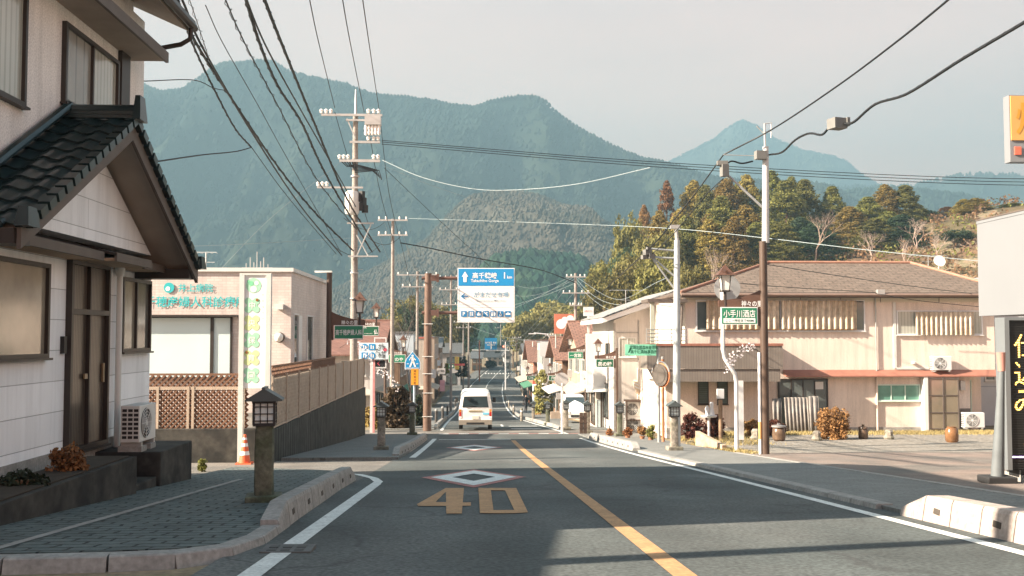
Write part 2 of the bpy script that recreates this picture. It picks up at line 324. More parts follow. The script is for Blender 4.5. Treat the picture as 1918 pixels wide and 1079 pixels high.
struct(sheet('side_street',asph2,17.2,25.6,lambda y:-60,lambda y:l_(y)-.40,-.003,nx=2))
struct(sheet('side_street',asph2,46.5,51.5,lambda y:-30,lambda y:30,-.003,nx=4))
struct(sheet('lot_paving',mat('reddish_paving',(.20,.155,.13),.9,.2,1.2,.4,c2=(.14,.125,.11),fine=20),5,29.5,7.55,lambda y:24,.0,nx=4))
struct(sheet('gravel_yard',gravel,29,39.8,lambda y:8.3,lambda y:26,.004,nx=6,fn=lambda x,y:T(x,y)))
def yards(y): return 8.3
# paint
def line(name,m,y0,y1,cx,w2,dz=.0,st=1.0):
    f=cx if callable(cx) else (lambda y:cx); return struct(sheet(name,m,y0,y1,lambda y:f(y)-w2,lambda y:f(y)+w2,dz,st))
line('centre_line',yline,-20,40.5,1.55,.09)
line('centre_line',wline,56,228,c_,.06)
line('edge_line',wline,-12,42.5,r_,.075)
line('edge_line',wline,46.8,228,r_,.075)
line('edge_line',wline,7.2,17.2,l_,.09); line('edge_line',wline,-10,6.5,l_,.09); line('edge_line',wline,27.2,42.5,l_,.09); line('edge_line',wline,51,228,l_,.07)
def flat(name,m,pts,dz=.0):
    b=B(m); b.add([(p[0],p[1],G(p[1])+dz) for p in pts],[tuple(range(len(pts)))]); return struct(b.obj(name))
def fp(px,py): p=foot(px,py,-.0); return (p.x,p.y)
# corner hook of the edge line
b=B(wline); P=[Vector(fp(*q)) for q in ((640,887),(672,889),(700,896),(709,903),(694,913))]; Q=[]
vs=[]
for i,p in enumerate(P):
    t=(P[min(i+1,4)]-P[max(i-1,0)]).normalized(); nn=Vector((-t.y,t.x))*.08
    for q in (p+nn,p-nn): vs.append((q.x,q.y,G(q.y)+.004))
b.add(vs,[(2*i,2*i+1,2*i+3,2*i+2) for i in range(4)]); struct(b.obj('edge_line'))
line('stop_line',wline,41.6,41.9,lambda y:0,1.5,0) 
b=B(); 
for i in range(14):
    b.m(rline if i%2 else wline); x=-1.7+i*.47
    b.add([(x,47.0,G(47)),(x+.47,47.0,G(47)),(x+.47,47.35,G(47.35)),(x,47.35,G(47.35))],[(0,1,2,3)])
struct(b.obj('striped_crossing_band'))
for yy in (52.5,56): 
    flat('white_marking',wline,[(1.9,yy),(3.5,yy),(3.5,yy+.5),(1.9,yy+.5)],.002)
for i in range(9): flat('crosswalk_stripe',wline,[(l_(214)+.2+i*.62,212),(l_(214)+.5+i*.62,212),(l_(214)+.62+i*.62,216),(l_(214)+.32+i*.62,216)],.004)
for yy in (110,118,150,170,190): flat('cross_line',wline,[(l_(yy),yy),(r_(yy),yy),(r_(yy),yy+.5),(l_(yy),yy+.5)],.003)
def diamond(cy):
    for nm,m,a,c,dz,hole in (('diamond_marking',rline,.98,2.6,.002,.60),('diamond_marking',wline,.80,2.15,.006,.5)):
        b=B(m); o=[(0,-1),(1,0),(0,1),(-1,0)]; vs=[(-.02+x*a,cy+y*c,G(cy+y*c)+dz) for x,y in o]+[(-.02+x*a*hole,cy+y*c*hole,G(cy+y*c*hole)+dz) for x,y in o]
        b.add(vs,[(i,(i+1)%4,4+(i+1)%4,4+i) for i in range(4)]); struct(b.obj(nm))
diamond(18.75); diamond(34.0)
def digit(polys):
    b=B(yline)
    for p in polys:
        pts=[fp(*q) for q in p]; b.add([(x,y,G(y)+.003) for x,y in pts],[tuple(range(len(pts)))])
    struct(b.obj('speed_marking'))
digit([[(863,914),(868,914),(843,947),(814,947),(783,949),(781,945)],[(835,914.5),(869,914.5),(865,963),(836,963)],[(865,942),(882,942),(882,948),(865,948)],[(835,914.5),(842,914.5),(812,945),(783,948),(781,945)],[(790,941),(845,941),(843,948),(783,948.5)]][1:])
digit([[(896,914.5),(919,914.5),(925,962),(899,962)],[(944,914.5),(967,914.5),(989,960),(966,962)],[(915,914.5),(948,914.5),(951,919),(916,919)],[(921,956),(965,956),(966,962),(922,962)]])
# pavements
walk_dz=.10
def walk(name,m,pts,th=.14,dz=walk_dz):
    b=B(m); n=len(pts); vs=[(x,y,G(y)+dz) for x,y in pts]; b.add(vs+[(x,y,G(y)+dz-th) for x,y in pts],[tuple(range(n))]+[(i,(i+1)%n,n+(i+1)%n,n+i) for i in range(n)]); return struct(b.obj(name))
PA=[fp(*q) for q in ((430,1030),(470,1015),(500,1000),(520,985),(560,955),(610,920),(655,893))]
PB=[fp(*q) for q in ((645,888),(600,886),(520,883),(440,880))]
cur=[fp(*q) for q in ((-120,1052),(0,1050),(200,1046),(330,1040))]
poly=[(-9,5.9)]+cur[1:]+PA+PB+[(-5.2,18.0),(-9,18.0)]
def triwalk(name,m,pts,dz,th=.16):
    bm=bmesh.new(); vs=[bm.verts.new((x,y,G(y)+dz)) for x,y in pts]; f=bm.faces.new(vs)
    if f.normal.z<0: f.normal_flip()
    r=bmesh.ops.extrude_face_region(bm,geom=[f]); 
    for v in r['geom']:
        if isinstance(v,bmesh.types.BMVert): v.co.z-=th
    bmesh.ops.triangulate(bm,faces=bm.faces[:]); me=bpy.data.meshes.new(name); bm.to_mesh(me); bm.free(); me.materials.append(m)
    o=bpy.data.objects.new(name,me); col.objects.link(o); return struct(o)
triwalk('pavement',paver,poly,.06)
# near left flush kerb: pale concrete slabs along the bend, with joints
def kerb(name,pts,w0,h0,h1,label=None,slots=False,ch=0,joint=.6,m=conc,grp=None,cat='kerb'):
    """pts: ground polyline of the road-side foot; block extends to the left of travel by w0"""
    P=[]
    pts=[Vector(p) for p in pts]
    for a,c in zip(pts,pts[1:]):
        n=max(1,round((c-a).length/joint)); P+= [a+(c-a)*i/n for i in range(n)]
    P.append(pts[-1]); b=B(m)
    for i in range(len(P)-1):
        a,c=P[i],P[i+1]; t=(c-a).normalized(); n=Vector((-t.y,t.x)); a=a+t*.011; c=c-t*.011
        ha=h1 if (i or not ch) else h0; 
        def cs(p,h): z=G(p.y); return [(p.x,p.y,z-.05),(p.x+n.x*w0*.15,p.y+n.y*w0*.15,z+h*.85),(p.x+n.x*w0*.22,p.y+n.y*w0*.22,z+h),(p.x+n.x*w0,p.y+n.y*w0,z+h),(p.x+n.x*w0,p.y+n.y*w0,z-.05)]
        A=cs(a,ha); Cc=cs(c,h0 if (ch and i==len(P)-2) else h1); b.add(A+Cc,[(j,(j+1)%5,5+(j+1)%5,5+j) for j in range(5)]+[(4,3,2,1,0),(5,6,7,8,9)])
        if slots and i%2==1:
            mid=(a+c)/2; z=G(mid.y); b.m(mat('slot_shade',(.06,.05,.04),.9,.2)); q=mid+n*(w0*.06-.004); b.prism([(q.x-t.x*.07,q.y-t.y*.07,z+h1*.34),(q.x+t.x*.07,q.y+t.y*.07,z+h1*.34),(q.x+t.x*.07+n.x*w0*.04,q.y+t.y*.07+n.y*w0*.04,z+h1*.56),(q.x-t.x*.07+n.x*w0*.04,q.y-t.y*.07+n.y*w0*.04,z+h1*.56)],(n.x*.01,n.y*.01,0)); b.m(m)
    return struct(b.obj(name))
kerb('kerb',[fp(*q) for q in ((-300,1068),(0,1066),(200,1061),(330,1055),(440,1040),(500,1018),(545,985))],.2,.07,.07,joint=.7)
kerb('kerb',[fp(*q) for q in ((528,996),(560,972),(600,944),(640,916),(668,899))],.22,.12,.26,slots=True,ch=1)
# second left pavement up to the retaining wall
P2=[(-2.0,26.2),(-1.98,30),(-1.98,36),(-1.98,41.2),(-2.3,44.5),(-4.9,46.2),(-4.98,40),(-4.98,33),(-4.98,26.0)]
triwalk('pavement',paver2,P2,.06)
kerb('kerb',[(-2.0,27.0),(-1.97,31),(-1.97,36),(-1.97,42.0)],.22,.1,.27,slots=True,ch=1)
struct(sheet('pavement',paver2,51.8,228,lambda y:l_(y)-3.1 if y<200 else l_(y)-2.6,lambda y:l_(y)-.42,.05,nx=1,th=.12))
kerb('kerb',[(l_(y)-.25,y) for y in (53,60,75)],.2,.1,.22,slots=False,ch=1,joint=1)
kerb('kerb',[(l_(y)-.25,y) for y in (78,90,110,130)],.2,.1,.2,ch=1,joint=2)
# right pavement
struct(sheet('pavement',paver2,-10,46,lambda y:5.05 if y<38 else 5.05-.3*ss(38,46,y),lambda y:7.5,.04,nx=1,th=.12))
struct(sheet('pavement_border',conc,-10,28.5,7.42,7.56,.05,nx=1,th=.1))
struct(sheet('pavement',paver2,50.6,228,lambda y:r_(y)+.35,lambda y:r_(y)+3.0,.045,nx=1,th=.12))
def rk(ysq): return [(r_(y)+.30,y) for y in ysq][::-1]
kerb('kerb',rk((12.3,14,20,28,30)),.24,.05,.06,joint=1)
kerb('kerb',rk((31,35,40,42.5)),.26,.08,.26,ch=1,slots=True)
kerb('kerb',rk((-6,0,6,11.6)),.30,.1,.27,ch=1,slots=True,m=mat('pale_kerb',(.33,.28,.25),.8,.12,3,.4,fine=20,bsc=.006))
kerb('kerb',rk((52,60,68,75,82,95,110,130)),.2,.1,.18,joint=2,ch=1)
kerb('kerb',[(-4.4,17.9),(-4.4,17.95)],.1,.01,.02) if 0 else None
# drain grate in the gutter
g0=fp(540,1031); b=B(metal); zz=G(g0[1])+.02
t=thing('drain_grate','small grey slotted drain grate in the gutter line by the kerb bend','drain',(g0[0],g0[1],zz))
b=B(mat('grate_iron',(.10,.10,.095),.7,.2,5))
b.box(g0[0]-.22,g0[0]+.22,g0[1]-.16,g0[1]+.16,zz-.03,zz).obj('frame',t)
b=B(black)
for i in range(3):
    for j in range(2): b.box(g0[0]-.17+i*.12,g0[0]-.09+i*.12,g0[1]-.11+j*.12,g0[1]-.02+j*.12,zz-.01,zz+.004)
b.obj('slot',t)
line('path_edge_strip',conc,6,17.6,-4.05,.05,.067)
# ---------------- repeated street pieces ----------------
def stone_post(b,w0,w1,z0,z1,seed,n=14,cx=0,cy=0):
    vs=[];k=12
    for i in range(n+1):
        t=i/n; z=z0+(z1-z0)*t; w=(w0+(w1-w0)*t)/2
        for j in range(k):
            a=2*math.pi*j/k+.26; c,s=math.cos(a),math.sin(a); q=1/max(abs(c),abs(s)); q=min(q,1.22)
            r=w*q*(1+.07*noise.noise(Vector((c*1.5+seed,s*1.5,z*3.5)))); vs.append((cx+c*r,cy+s*r,z))
    b.add(vs,[(i*k+j,i*k+(j+1)%k,(i+1)*k+(j+1)%k,(i+1)*k+j) for i in range(n) for j in range(k)]+[tuple(range(k))[::-1],tuple(n*k+j for j in range(k))],True)
def bollard(label,stm,seed=0,base=True,grp='lantern bollards along the pavements'):
    t=thing('lantern_bollard',label,'bollard',(0,0,0),grp)
    b=B(stm); stone_post(b,.25,.23,.0,1.0,seed); b.obj('post',t)
    if base: B(stm).cb((0,0,.05),(.46,.42,.12),.05).obj('base_block',t,bev=.015)
    b=B(black); b.cb((0,0,1.02),(.28,.28,.04)); 
    for x in (-1,1):
        for y in (-1,1): b.cb((x*.13,y*.13,1.16),(.03,.03,.28))
    for f in range(4):
        a=f*math.pi/2; r=rotz(a)
        for q in (-.045,.045):
            b.cb(r@Vector((q,-.135,1.16)),(.012,.012,.28),a)
        for z in (1.07,1.16,1.25): b.cb(r@Vector((0,-.135,z)),(.26,.012,.012),a)
    b.cb((0,0,1.31),(.3,.3,.03)); fr=b.obj('lantern',t)
    B(mat('lantern_pane',(.62,.68,.66),.3,.05,3)).cb((0,0,1.165),(.245,.245,.26)).obj('pane',fr)
    b=B(mat('lantern_roof',(.07,.085,.085),.45,.2,6)); b.prism([(-.235,-.21,1.325),(.235,-.21,1.325),(.235,-.21,1.345),(0,-.21,1.49),(-.235,-.21,1.345)],(0,.42,0)); b.cb((0,0,1.485),(.05,.44,.035)); b.obj('roof',t)
    b=B(metal); b.disc((0,-.205,1.40),.04,UX,UZ,12).obj('badge',t)
    return t
def put(proto,px,py,label,first=[0],rz=0,sc=None):
    p=foot(px,py); return dup(proto,(p.x,p.y,p.z+.05),label,rz,sc)
bd=bollard('tall mossy stone bollard with lit-pane lantern head beside the near kerb bend',stoned,1)
p=foot(494,948); bd.location=(p.x,p.y,p.z+.04); bd.rotation_euler=(0,0,.12)
bs=bollard('pale stone bollard with lantern head in front of the retaining wall',stone,4)
p=foot(714,846); bs.location=(p.x,p.y,p.z+.06)
put(bd,772,817,'dark stone lantern bollard between the walking-person sign and the kerb')
q=put(bs,1263,846,'rough pale stone lantern bollard standing before the tall grey steel pole')
q=put(bd,1161,819,'grey stone lantern bollard below the big white sign of the white house')
put(bs,1100,813,'stone lantern bollard beside the two dark wooden posts')
put(bs,1060,806,'stone lantern bollard in front of the parked white car')
put(bs,798,803,'stone lantern bollard set against the foot of the brown gantry pole')
put(bd,1026,797,'small stone lantern bollard just left of the white signpost on the bend',sc=.9)
put(bs,999,789,'smallest stone lantern bollard near the walking person',sc=.85)
# plain round bollards
def rb(label):
    t=thing('round_bollard',label,'bollard',(0,0,0),'dark round bollards on the left pavement')
    b=B(mat('bollard_dark',(.06,.055,.05),.6,.2,4)); b.lathe((0,0,0),[(.11,0),(.11,.02),(.085,.03),(.08,.82)]); b.obj('post',t)
    B(mat('bollard_cap',(.25,.25,.24),.5,.1)).lathe((0,0,0),[(.085,.82),(.09,.84),(.09,.9),(.05,.95)]).obj('cap',t); return t
r0=rb('dark round bollard with pale cap, nearest to the brown gantry pole'); p=foot(817,797); r0.location=(p.x,p.y,p.z)
for px,py,l in ((829,790,'dark round bollard, second along from the gantry pole'),(838,782,'dark round bollard, third along from the gantry pole'),(853,765,'dark round bollard beside the van mirror'),(846,757,'faint dark round bollard farther up the left pavement')):
    put(r0,px,py,l)
w0_=thing('pale_bollard','pale round bollard on the right pavement, next to the small lantern bollard','bollard',foot(977,789),'pale bollards on the far right pavement')
B(stone).lathe((0,0,0),[(.09,0),(.085,.8),(.06,.86)]).v
b=B(stone); b.lathe(foot(977,789),[(.09,0),(.085,.8),(.06,.86)]); b.obj('post',w0_); b=B(white); b.lathe(foot(977,789)+UZ*.62,[(.095,0),(.095,.1)]); b.obj('band',w0_)
for px,py,l in ((962,776,'pale round bollard at the inside of the road bend'),(953,764,'pale round bollard above the bend, near the kerb'),(946,750,'pale round bollard far up the right pavement')):
    dup(w0_,foot(px,py),l)
# wooden posts
for i,px in enumerate((1089,1096)):
    p=foot(px,814); b=B(bpole); b.cb(p+UZ*.5,(.15,.15,1.0)); 
    for z in (.3,.55,.8): b.cb(p+UZ*z,(.19,.19,.05))
    tag(b.obj('wooden_post'),('dark notched wooden post, left of the pair by the stone bollard','dark notched wooden post, right of the pair by the stone bollard')[i],'post','pair of notched wooden posts')
# ---------------- guide signs in the town's style ----------------
def lantern(par,c,s=1.0,roofc=None):
    c=Vector(c); b=B(mat('lamp_frame',(.04,.03,.025),.5,.1)); 
    b.tube([c-UZ*.45*s,c],.045*s); b.cb(c+UZ*.03*s,(.26*s,.26*s,.05*s))
    for x in (-1,1):
        for y in (-1,1): b.tube([c+Vector((x*.10,y*.10,.04))*s,c+Vector((x*.155,y*.155,.55))*s],.014*s,6)
    L=b.obj('lamp_frame',par); B(lwhite).cb(c+UZ*.3*s,(.2*s,.2*s,.5*s),0,1.42).obj('lamp_glass',L)
    b=B(roofc or mat('lamp_roof',(.09,.045,.03),.5,.1))
    vs=[]; rings=[(.36,.50),(.27,.56),(.17,.66),(.06,.78),(.01,.84)]
    for r,z in rings:
        for j in range(4): a=math.pi/4+j*math.pi/2; vs.append(c+Vector((math.cos(a)*r*1.15,math.sin(a)*r*1.15,z))*s)
    b.add(vs,[(i*4+j,i*4+(j+1)%4,i*4+4+(j+1)%4,i*4+4+j) for i in range(4) for j in range(4)]+[(3,2,1,0),(16,17,18,19)])
    b.disc(c+Vector((0,-.235,.6))*s,.05*s,UX,UZ,12,.01) ; b.obj('lamp_roof',L)
def kami(label,x,y,zb,zs,d,txt,sub=None,face=green,ptop=None,pole=True,pr=.085,tscale=1,top=None):
    """pole at (x,y), ground zb, sign bottom zs, sign stretches to d side"""
    t=thing('guide_sign',label,'sign',(x,y,zb),'green guide signs with lanterns along the street')
    if pole: b=B(bpole); b.tube([(x,y,zb),(x,y,ptop or zs+1.15)],pr,12); b.obj('pole',t)
    bo=B(mat('sign_board_brown',(.12,.065,.045),.6,.1,3)); xa=x+d*.03; xb=x+d*1.32
    crv=[(xa,zs+1.03)]+[(x+d*(.03+1.29*q),zs+.70+.33*(1-q)**2.1) for q in (.2,.4,.6,.8,1)]
    pts=[(xa,zs-.04)]+[(x+d*.17,zs-.04),(x+d*.17,zs+.5),(xb,zs+.5)]+crv[::-1]
    bo.add([(a,y-.03,c) for a,c in pts]+[(a,y+.03,c) for a,c in pts],[tuple(range(len(pts))),tuple(range(len(pts),2*len(pts)))[::-1]]+[(i,(i+1)%len(pts),len(pts)+(i+1)%len(pts),len(pts)+i) for i in range(len(pts))]); bo.obj('board',t)
    x0=min(x+d*.2,x+d*1.26); x1=max(x+d*.2,x+d*1.26); cx=(x0+x1)/2
    b=B(signw); b.box(x0,x1,y-.07,y-.032,zs-.0,zs+.5); b.m(face); b.box(x0+.025,x1-.025,y-.076,y-.071,zs+.025,zs+.475); pl=b.obj('sign_plate',t)
    b=B(signw)
    if sub:
        b.box(x0+.07,x1-.07,y-.080,y-.0765,zs+.05,zs+.18); b.text(txt,(cx,y-.082,zs+.31),.22*tscale,.92,bold=.025)
        b.m(greend); b.text(sub,(cx,y-.084,zs+.115),.085,.8)
    else:
        b.text(txt,(cx,y-.082,zs+(.24 if not top else .2)),.27*tscale,.95,bold=.03)
        if top: b.text(top,(cx-.2,y-.082,zs+.42),.07,.6)
    b.obj('lettering',pl)
    b=B(signw); b.text('神々の里',(x+d*.36 if d<0 else x+.75,y-.045,zs+.60),.17,.6,bold=.03); b.obj('lettering',t)
    lantern(t,(x+d*1.12,y,zs+.93),.95)
    return t
pA=foot(1434,851)
kami('green shop sign with lantern and white lower strip on the tall brown pole',pA.x,pA.y,pA.z,at(1386,608,pA.y).z,-1,'小手川酒店','ここ→神社まで400M',ptop=at(1434,452,pA.y).z,pr=.115)
kami('green guide sign with the longest wording, beside the clinic wall',W(616,36.7),36.7,-1.05,at(650,635,36.7).z,1,'高千穂産婦人科',None,tscale=.78,pr=.1,ptop=at(616,508,36.7).z)
kami('dark green guide sign directly behind the one at the clinic',W(664,52),52,-2.2,at(700,629,52).z,1,'中 …… 仏',None,face=greend,top='御料理',tscale=.95)
kami('green guide sign under the brown tin roof, left of the walking-person sign',W(722,63),63,G(63),at(742,679,63).z,1,'おのや',None,top='旅館',tscale=.9)
for (l,px,Yq,spx,spy,tx,tp,fc) in (('dark green guide sign hung before the white gabled house wall',1155,47.6,1133,688,'高の稜','御宿',greend),('small green guide sign in front of the orange billboard pole',1097,57,1078,672,'一宮館',None,green),('small dark green guide sign in front of the yellow-green climbing shrub',1052,76,1035,713,'風門',None,greend),('tiny green guide sign farthest away on the right side',1006,95,990,712,'いち',None,greend)):
    zb_=G(Yq)+.04; zt__=at(spx,spy,Yq).z; o=kami(l,W(px,Yq),Yq,zb_,zb_+(zt__-zb_)/.8,-1,tx,None,face=fc,top=tp); o.scale=(.8,.8,.8)
# ---------------- near left house ----------------
H=thing('white_house','two-storey white sided house with dark tiled porch gable at the left edge','house',(-6,15,-1.2))
XW=-6.0
b=B(plaster); b.box(-13,XW,8.5,18.05,2.5,6.9); b.obj('upper_wall',H)
b=B(siding); b.box(-13,XW,8.5,18.65,-.45,2.6); b.obj('wall',H)
b=B(siding); b.prism([(-5.62,11.75,2.6),(-5.62,17.45,2.6),(-5.62,14.6,4.17)],(-.37,0,0)); b.obj('gable_wall',H)
b=B(conc); b.box(-13,XW+.03,8.5,18.68,-2.2,-.45); b.obj('foundation',H)
# upper eave slab and main roof
b=B(soffit); b.box(XW-.02,-5.42,8.1,17.4,6.0,6.1); b.m(brownfr); b.box(-5.42,-5.37,8.1,17.43,5.98,6.16); b.m(conc); b.prism([(XW,8.1,6.12),(-5.4,8.1,6.12),(XW,8.1,6.3)],(0,9.3,0)); b.obj('eave',H)
b=B(plaster); b.box(-13,XW-.05,8.5,17.6,6.9,7.3); b.obj('upper_wall',H)
b=B(soffit); b.prism([(-5.2,7.7,6.72),(-5.2,7.7,6.82),(-9.6,7.7,8.9),(-14,7.7,6.82),(-14,7.7,6.72),(-9.6,7.7,8.7)],(0,10.3,0)); b.m(tile); b.prism([(-5.1,7.7,6.83),(-5.1,7.7,6.93),(-9.6,7.7,9.05),(-9.6,7.7,8.92)],(0,10.4,0)); b.obj('roof',H)
b=B(darkfr); b.tube([(-5.12,7.7,6.8),(-5.12,18.1,6.8)],.07,8); b.tube([(-5.12,17.9,6.78),(-5.14,17.9,6.55),(-5.3,17.9,6.45),(-5.95,17.9,6.32)],.045,8); b.obj('gutter',H)
b=B(darkfr); b.box(XW,XW+.07,16.75,17.15,4.3,6.0); b.obj('corner_board',H)
def hwin(y0,y1,z0,z1,bars,gm,g2,label=None,nm='window'): return window(H,(XW,y0,z0),UY,UZ,y1-y0,z1-z0,darkfr,gm,bars,.06,.07,label,nm,g2)
hwin(11.2,13.2,4.28,5.95,1,glassw,glassc); hwin(14.55,16.6,4.65,5.72,1,mat('dim_curtain',(.24,.23,.2),.2,.2,1,spec=.7,pat='vert',pw=20,ph=.3,mort=.03,c2=(.14,.14,.12)),glassc)
gm_=mat('dim_glass',(.13,.125,.11),.1,.3,1,spec=.8); gw_=mat('warm_reflection_glass',(.24,.215,.17),.12,.35,1.2,spec=.8); hwin(11.2,14.08,.96,2.15,1,gm_,gw_); hwin(17.1,18.45,.99,2.15,1,gw_,gm_)  # warm panes carry a reflection in their base colour
# sliding door
D=window(H,(XW,14.9,-.45),UY,UZ,1.42,2.72,darkfr,mat('ribbed_dark_door',(.11,.085,.065),.3,.3,1,.3,pat='vert',pw=60,ph=.06,mort=.012,c2=(.02,.018,.015)),1,.07,.09,'tall dark ribbed sliding door','door')
b=B(darkfr); b.fr(Vector((XW,14.9,-.45)),UY,UZ,UX,0,1.42,1.98,2.06,.02,.09); b.obj('transom_bar',D)
for q in ((.55,.66,1.0,1.08),(1.3,1.36,.92,1.22)): B(mat('brass',(.22,.16,.09),.4,.1)).fr(Vector((XW,14.9,-.45)),UY,UZ,UX,*q,.03,.06).obj('handle',D)
b=B(black); b.box(XW,XW+.06,14.66,14.76,.95,1.2); b.obj('doorbell',H)
# canopies over the lower openings
for (ya,yb,xo) in ((8.5,14.9,-5.5),(15.0,16.6,-5.35),(16.7,18.9,-5.5)):
    b=B(darkfr); b.prism([(XW,ya,2.62),(xo-.0,ya,2.44),(xo,ya,2.40),(XW,ya,2.56)],(0,yb-ya,0)); b.m(brownfr); b.box(xo-.02,xo+.02,ya,yb,2.32,2.45); b.m(mat('warm_soffit',(.42,.30,.2),.8,.08)); b.box(XW,xo-.02,ya+.03,yb-.03,2.33,2.37); b.obj('canopy',H)
b=B(cream); b.tube([(-5.9,16.75,2.35),(-5.9,16.75,-.75)],.05,10); b.lathe((-5.9,16.75,2.2),[(.06,0),(.085,.05),(.085,.2),(.06,.25)],10); b.obj('downpipe',H)
# tiled gable porch roof: ridge runs out from the wall
ridge=4.36; ye0,ye1,ym,ze=11.15,18.05,14.6,2.42; xf=-5.0
def tiled(b,o,u,nu,v,L,nrow,amp=.035,step=.03):
    n=u.cross(v).normalized(); 
    if n.z<0: n=-n
    cu=int(nu/.28); k=cu*6+1; vs=[]
    for r in range(nrow):
        for e in (0,1):
            q=(r+e)/nrow
            for i in range(k):
                a=i/6*2*math.pi; vs.append(o+u*(i/(k-1)*nu)+v*(q*L)+n*(amp*(math.sin(a)*.7+abs(math.sin(a/2))*.6)+step*(1 if e else 0)))
    b.add(vs,[(j*k+i,j*k+i+1,(j+1)*k+i+1,(j+1)*k+i) for j in range(nrow*2-1) for i in range(k-1)],True)
b=B(tile)
for ye,sg in ((ye0,-1),(ye1,1)):
    v=Vector((0,ye-ym,ze-ridge)); L=v.length; v.normalize()
    tiled(b,Vector((XW-.05,ym,ridge)),UX,xf-XW+.05,v,L,11)
    for q in range(15):                      # verge tiles along the rake
        c=Vector((xf+.01,ym,ridge))+v*(q+.5)*L/15; b.fr(c,v,UX,v.cross(UX) if sg>0 else -v.cross(UX),-.11,.085,-.06,.08,-.06,.05 if sg<0 else .06)
    # eave-end round tiles
    for q in range(5): c=Vector((XW+.1+q*.22,ye,ze+.05)); b.tube([c-v*.02,c+v*.07],.055,8)
b.tube([(XW-.1,ym,ridge+.12),(xf+.1,ym,ridge+.12)],.10,8)
for z in (.03,.09): b.box(XW,xf+.06,ym-.13+z*.3,ym+.13-z*.3,ridge+z-.03,ridge+z+.02)
b.cb((xf+.1,ym,ridge+.16),(.12,.34,.36),0,.6); b.cb((xf+.05,ye1+.02,ze+.1),(.16,.3,.22),0,.7); b.cb((xf+.05,ye0,ze+.1),(.16,.3,.22),0,.7)
b.tube([(XW+.08,ym,ridge+.2),(XW+.08,ye0,ze+.2)],.07,8); b.obj('porch_roof',H)
b=B(soffit)
for ye in (ye0,ye1):
    o=Vector((XW,ym,ridge-.1)); v=Vector((0,ye-ym,ze-ridge)); b.prism([o,o+UX*(xf-XW-.04),o+UX*(xf-XW-.04)+v,o+v],(0,0,.06))
b.obj('soffit',H)
b=B(brownfr)
for ye in (ye0-.05,ye1+.05):
    o=Vector((xf-.04,ym,ridge-.02)); v=Vector((0,ye-ym,ze-ridge)); b.prism([o,o+v,o+v-UZ*.24,o-UZ*.28],(.05,0,0))
b.obj('bargeboard',H)
for ya_,yb_ in ((ye0-.1,ye0+.3),(ye1-.3,ye1+.1)): B(darkfr).box(XW-.02,xf-.05,ya_,yb_,ze-.2,ze-.03).obj('eave_beam',H)
B(darkfr).box(-5.62,-5.59,14.5,14.75,3.62,3.8).obj('gable_vent',H)
# steps, planters, AC
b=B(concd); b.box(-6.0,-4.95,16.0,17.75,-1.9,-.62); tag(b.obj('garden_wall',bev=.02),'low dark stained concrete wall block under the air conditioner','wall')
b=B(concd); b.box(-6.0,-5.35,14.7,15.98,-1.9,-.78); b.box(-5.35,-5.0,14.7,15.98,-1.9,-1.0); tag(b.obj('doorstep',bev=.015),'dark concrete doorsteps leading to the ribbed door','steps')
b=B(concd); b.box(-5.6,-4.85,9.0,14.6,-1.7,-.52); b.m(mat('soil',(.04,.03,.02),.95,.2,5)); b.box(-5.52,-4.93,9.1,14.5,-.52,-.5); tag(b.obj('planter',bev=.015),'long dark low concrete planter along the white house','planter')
def acunit(label,x,y,z,rz,gm=cream,s=1,grp='air conditioner outdoor units'):
    t=thing('air_conditioner',label,'air conditioner',(x,y,z),grp); t2=Matrix.Rotation(0,3,'Z'); o=Vector((x,y,z)); b=B(gm)
    b.box(x-.4,x+.4,y-.15,y+.15,z+.06,z+.64).obj('casing',t,bev=.015)
    b=B(black); b.disc(o+Vector((-.1,-.153,.35)),.24,UX,UZ,28); f=b.obj('fan_opening',t)
    b=B(gm)
    for r in (.23,.18,.13,.08,.04):
        pts=[o+Vector((-.1+r*math.cos(a*.2618),-.165,.35+r*math.sin(a*.2618))) for a in range(25)]; b.tube(pts,.006,4,False)
    for a in range(8): b.tube([o+Vector((-.1,-.163,.35)),o+Vector((-.1+.24*math.cos(a*.785),-.163,.35+.24*math.sin(a*.785)))],.006,4)
    b.disc(o+Vector((-.1,-.168,.35)),.035,UX,UZ,12); b.obj('fan_grille',f)
    b=B(black)
    for k in range(7):
        for j in range(3): b.box(x-.404,x-.401,y-.13+j*.09,y-.06+j*.09,z+.12+k*.07,z+.165+k*.07)
    b.obj('side_vent',t); b=B(metal); b.box(x-.33,x-.27,y-.16,y+.16,z,z+.06).box(x+.27,x+.33,y-.16,y+.16,z,z+.06).obj('foot_rail',t)
    t.rotation_euler=(0,0,rz); t.scale=(s,s,s); return t
a1=acunit('grey-white air conditioner with slatted side beside the white house door',-5.42,16.35,-.53,R(90))
for (ya_,yb_),l_0 in (((16.0,16.25),'pale concrete foot block under the near end of the door-side air conditioner'),((16.45,16.7),'pale concrete foot block under the far end of the door-side air conditioner')): tag(B(conc).box(-5.62,-5.25,ya_,yb_,-.62,-.53).obj('foot_block'),l_0,'block')
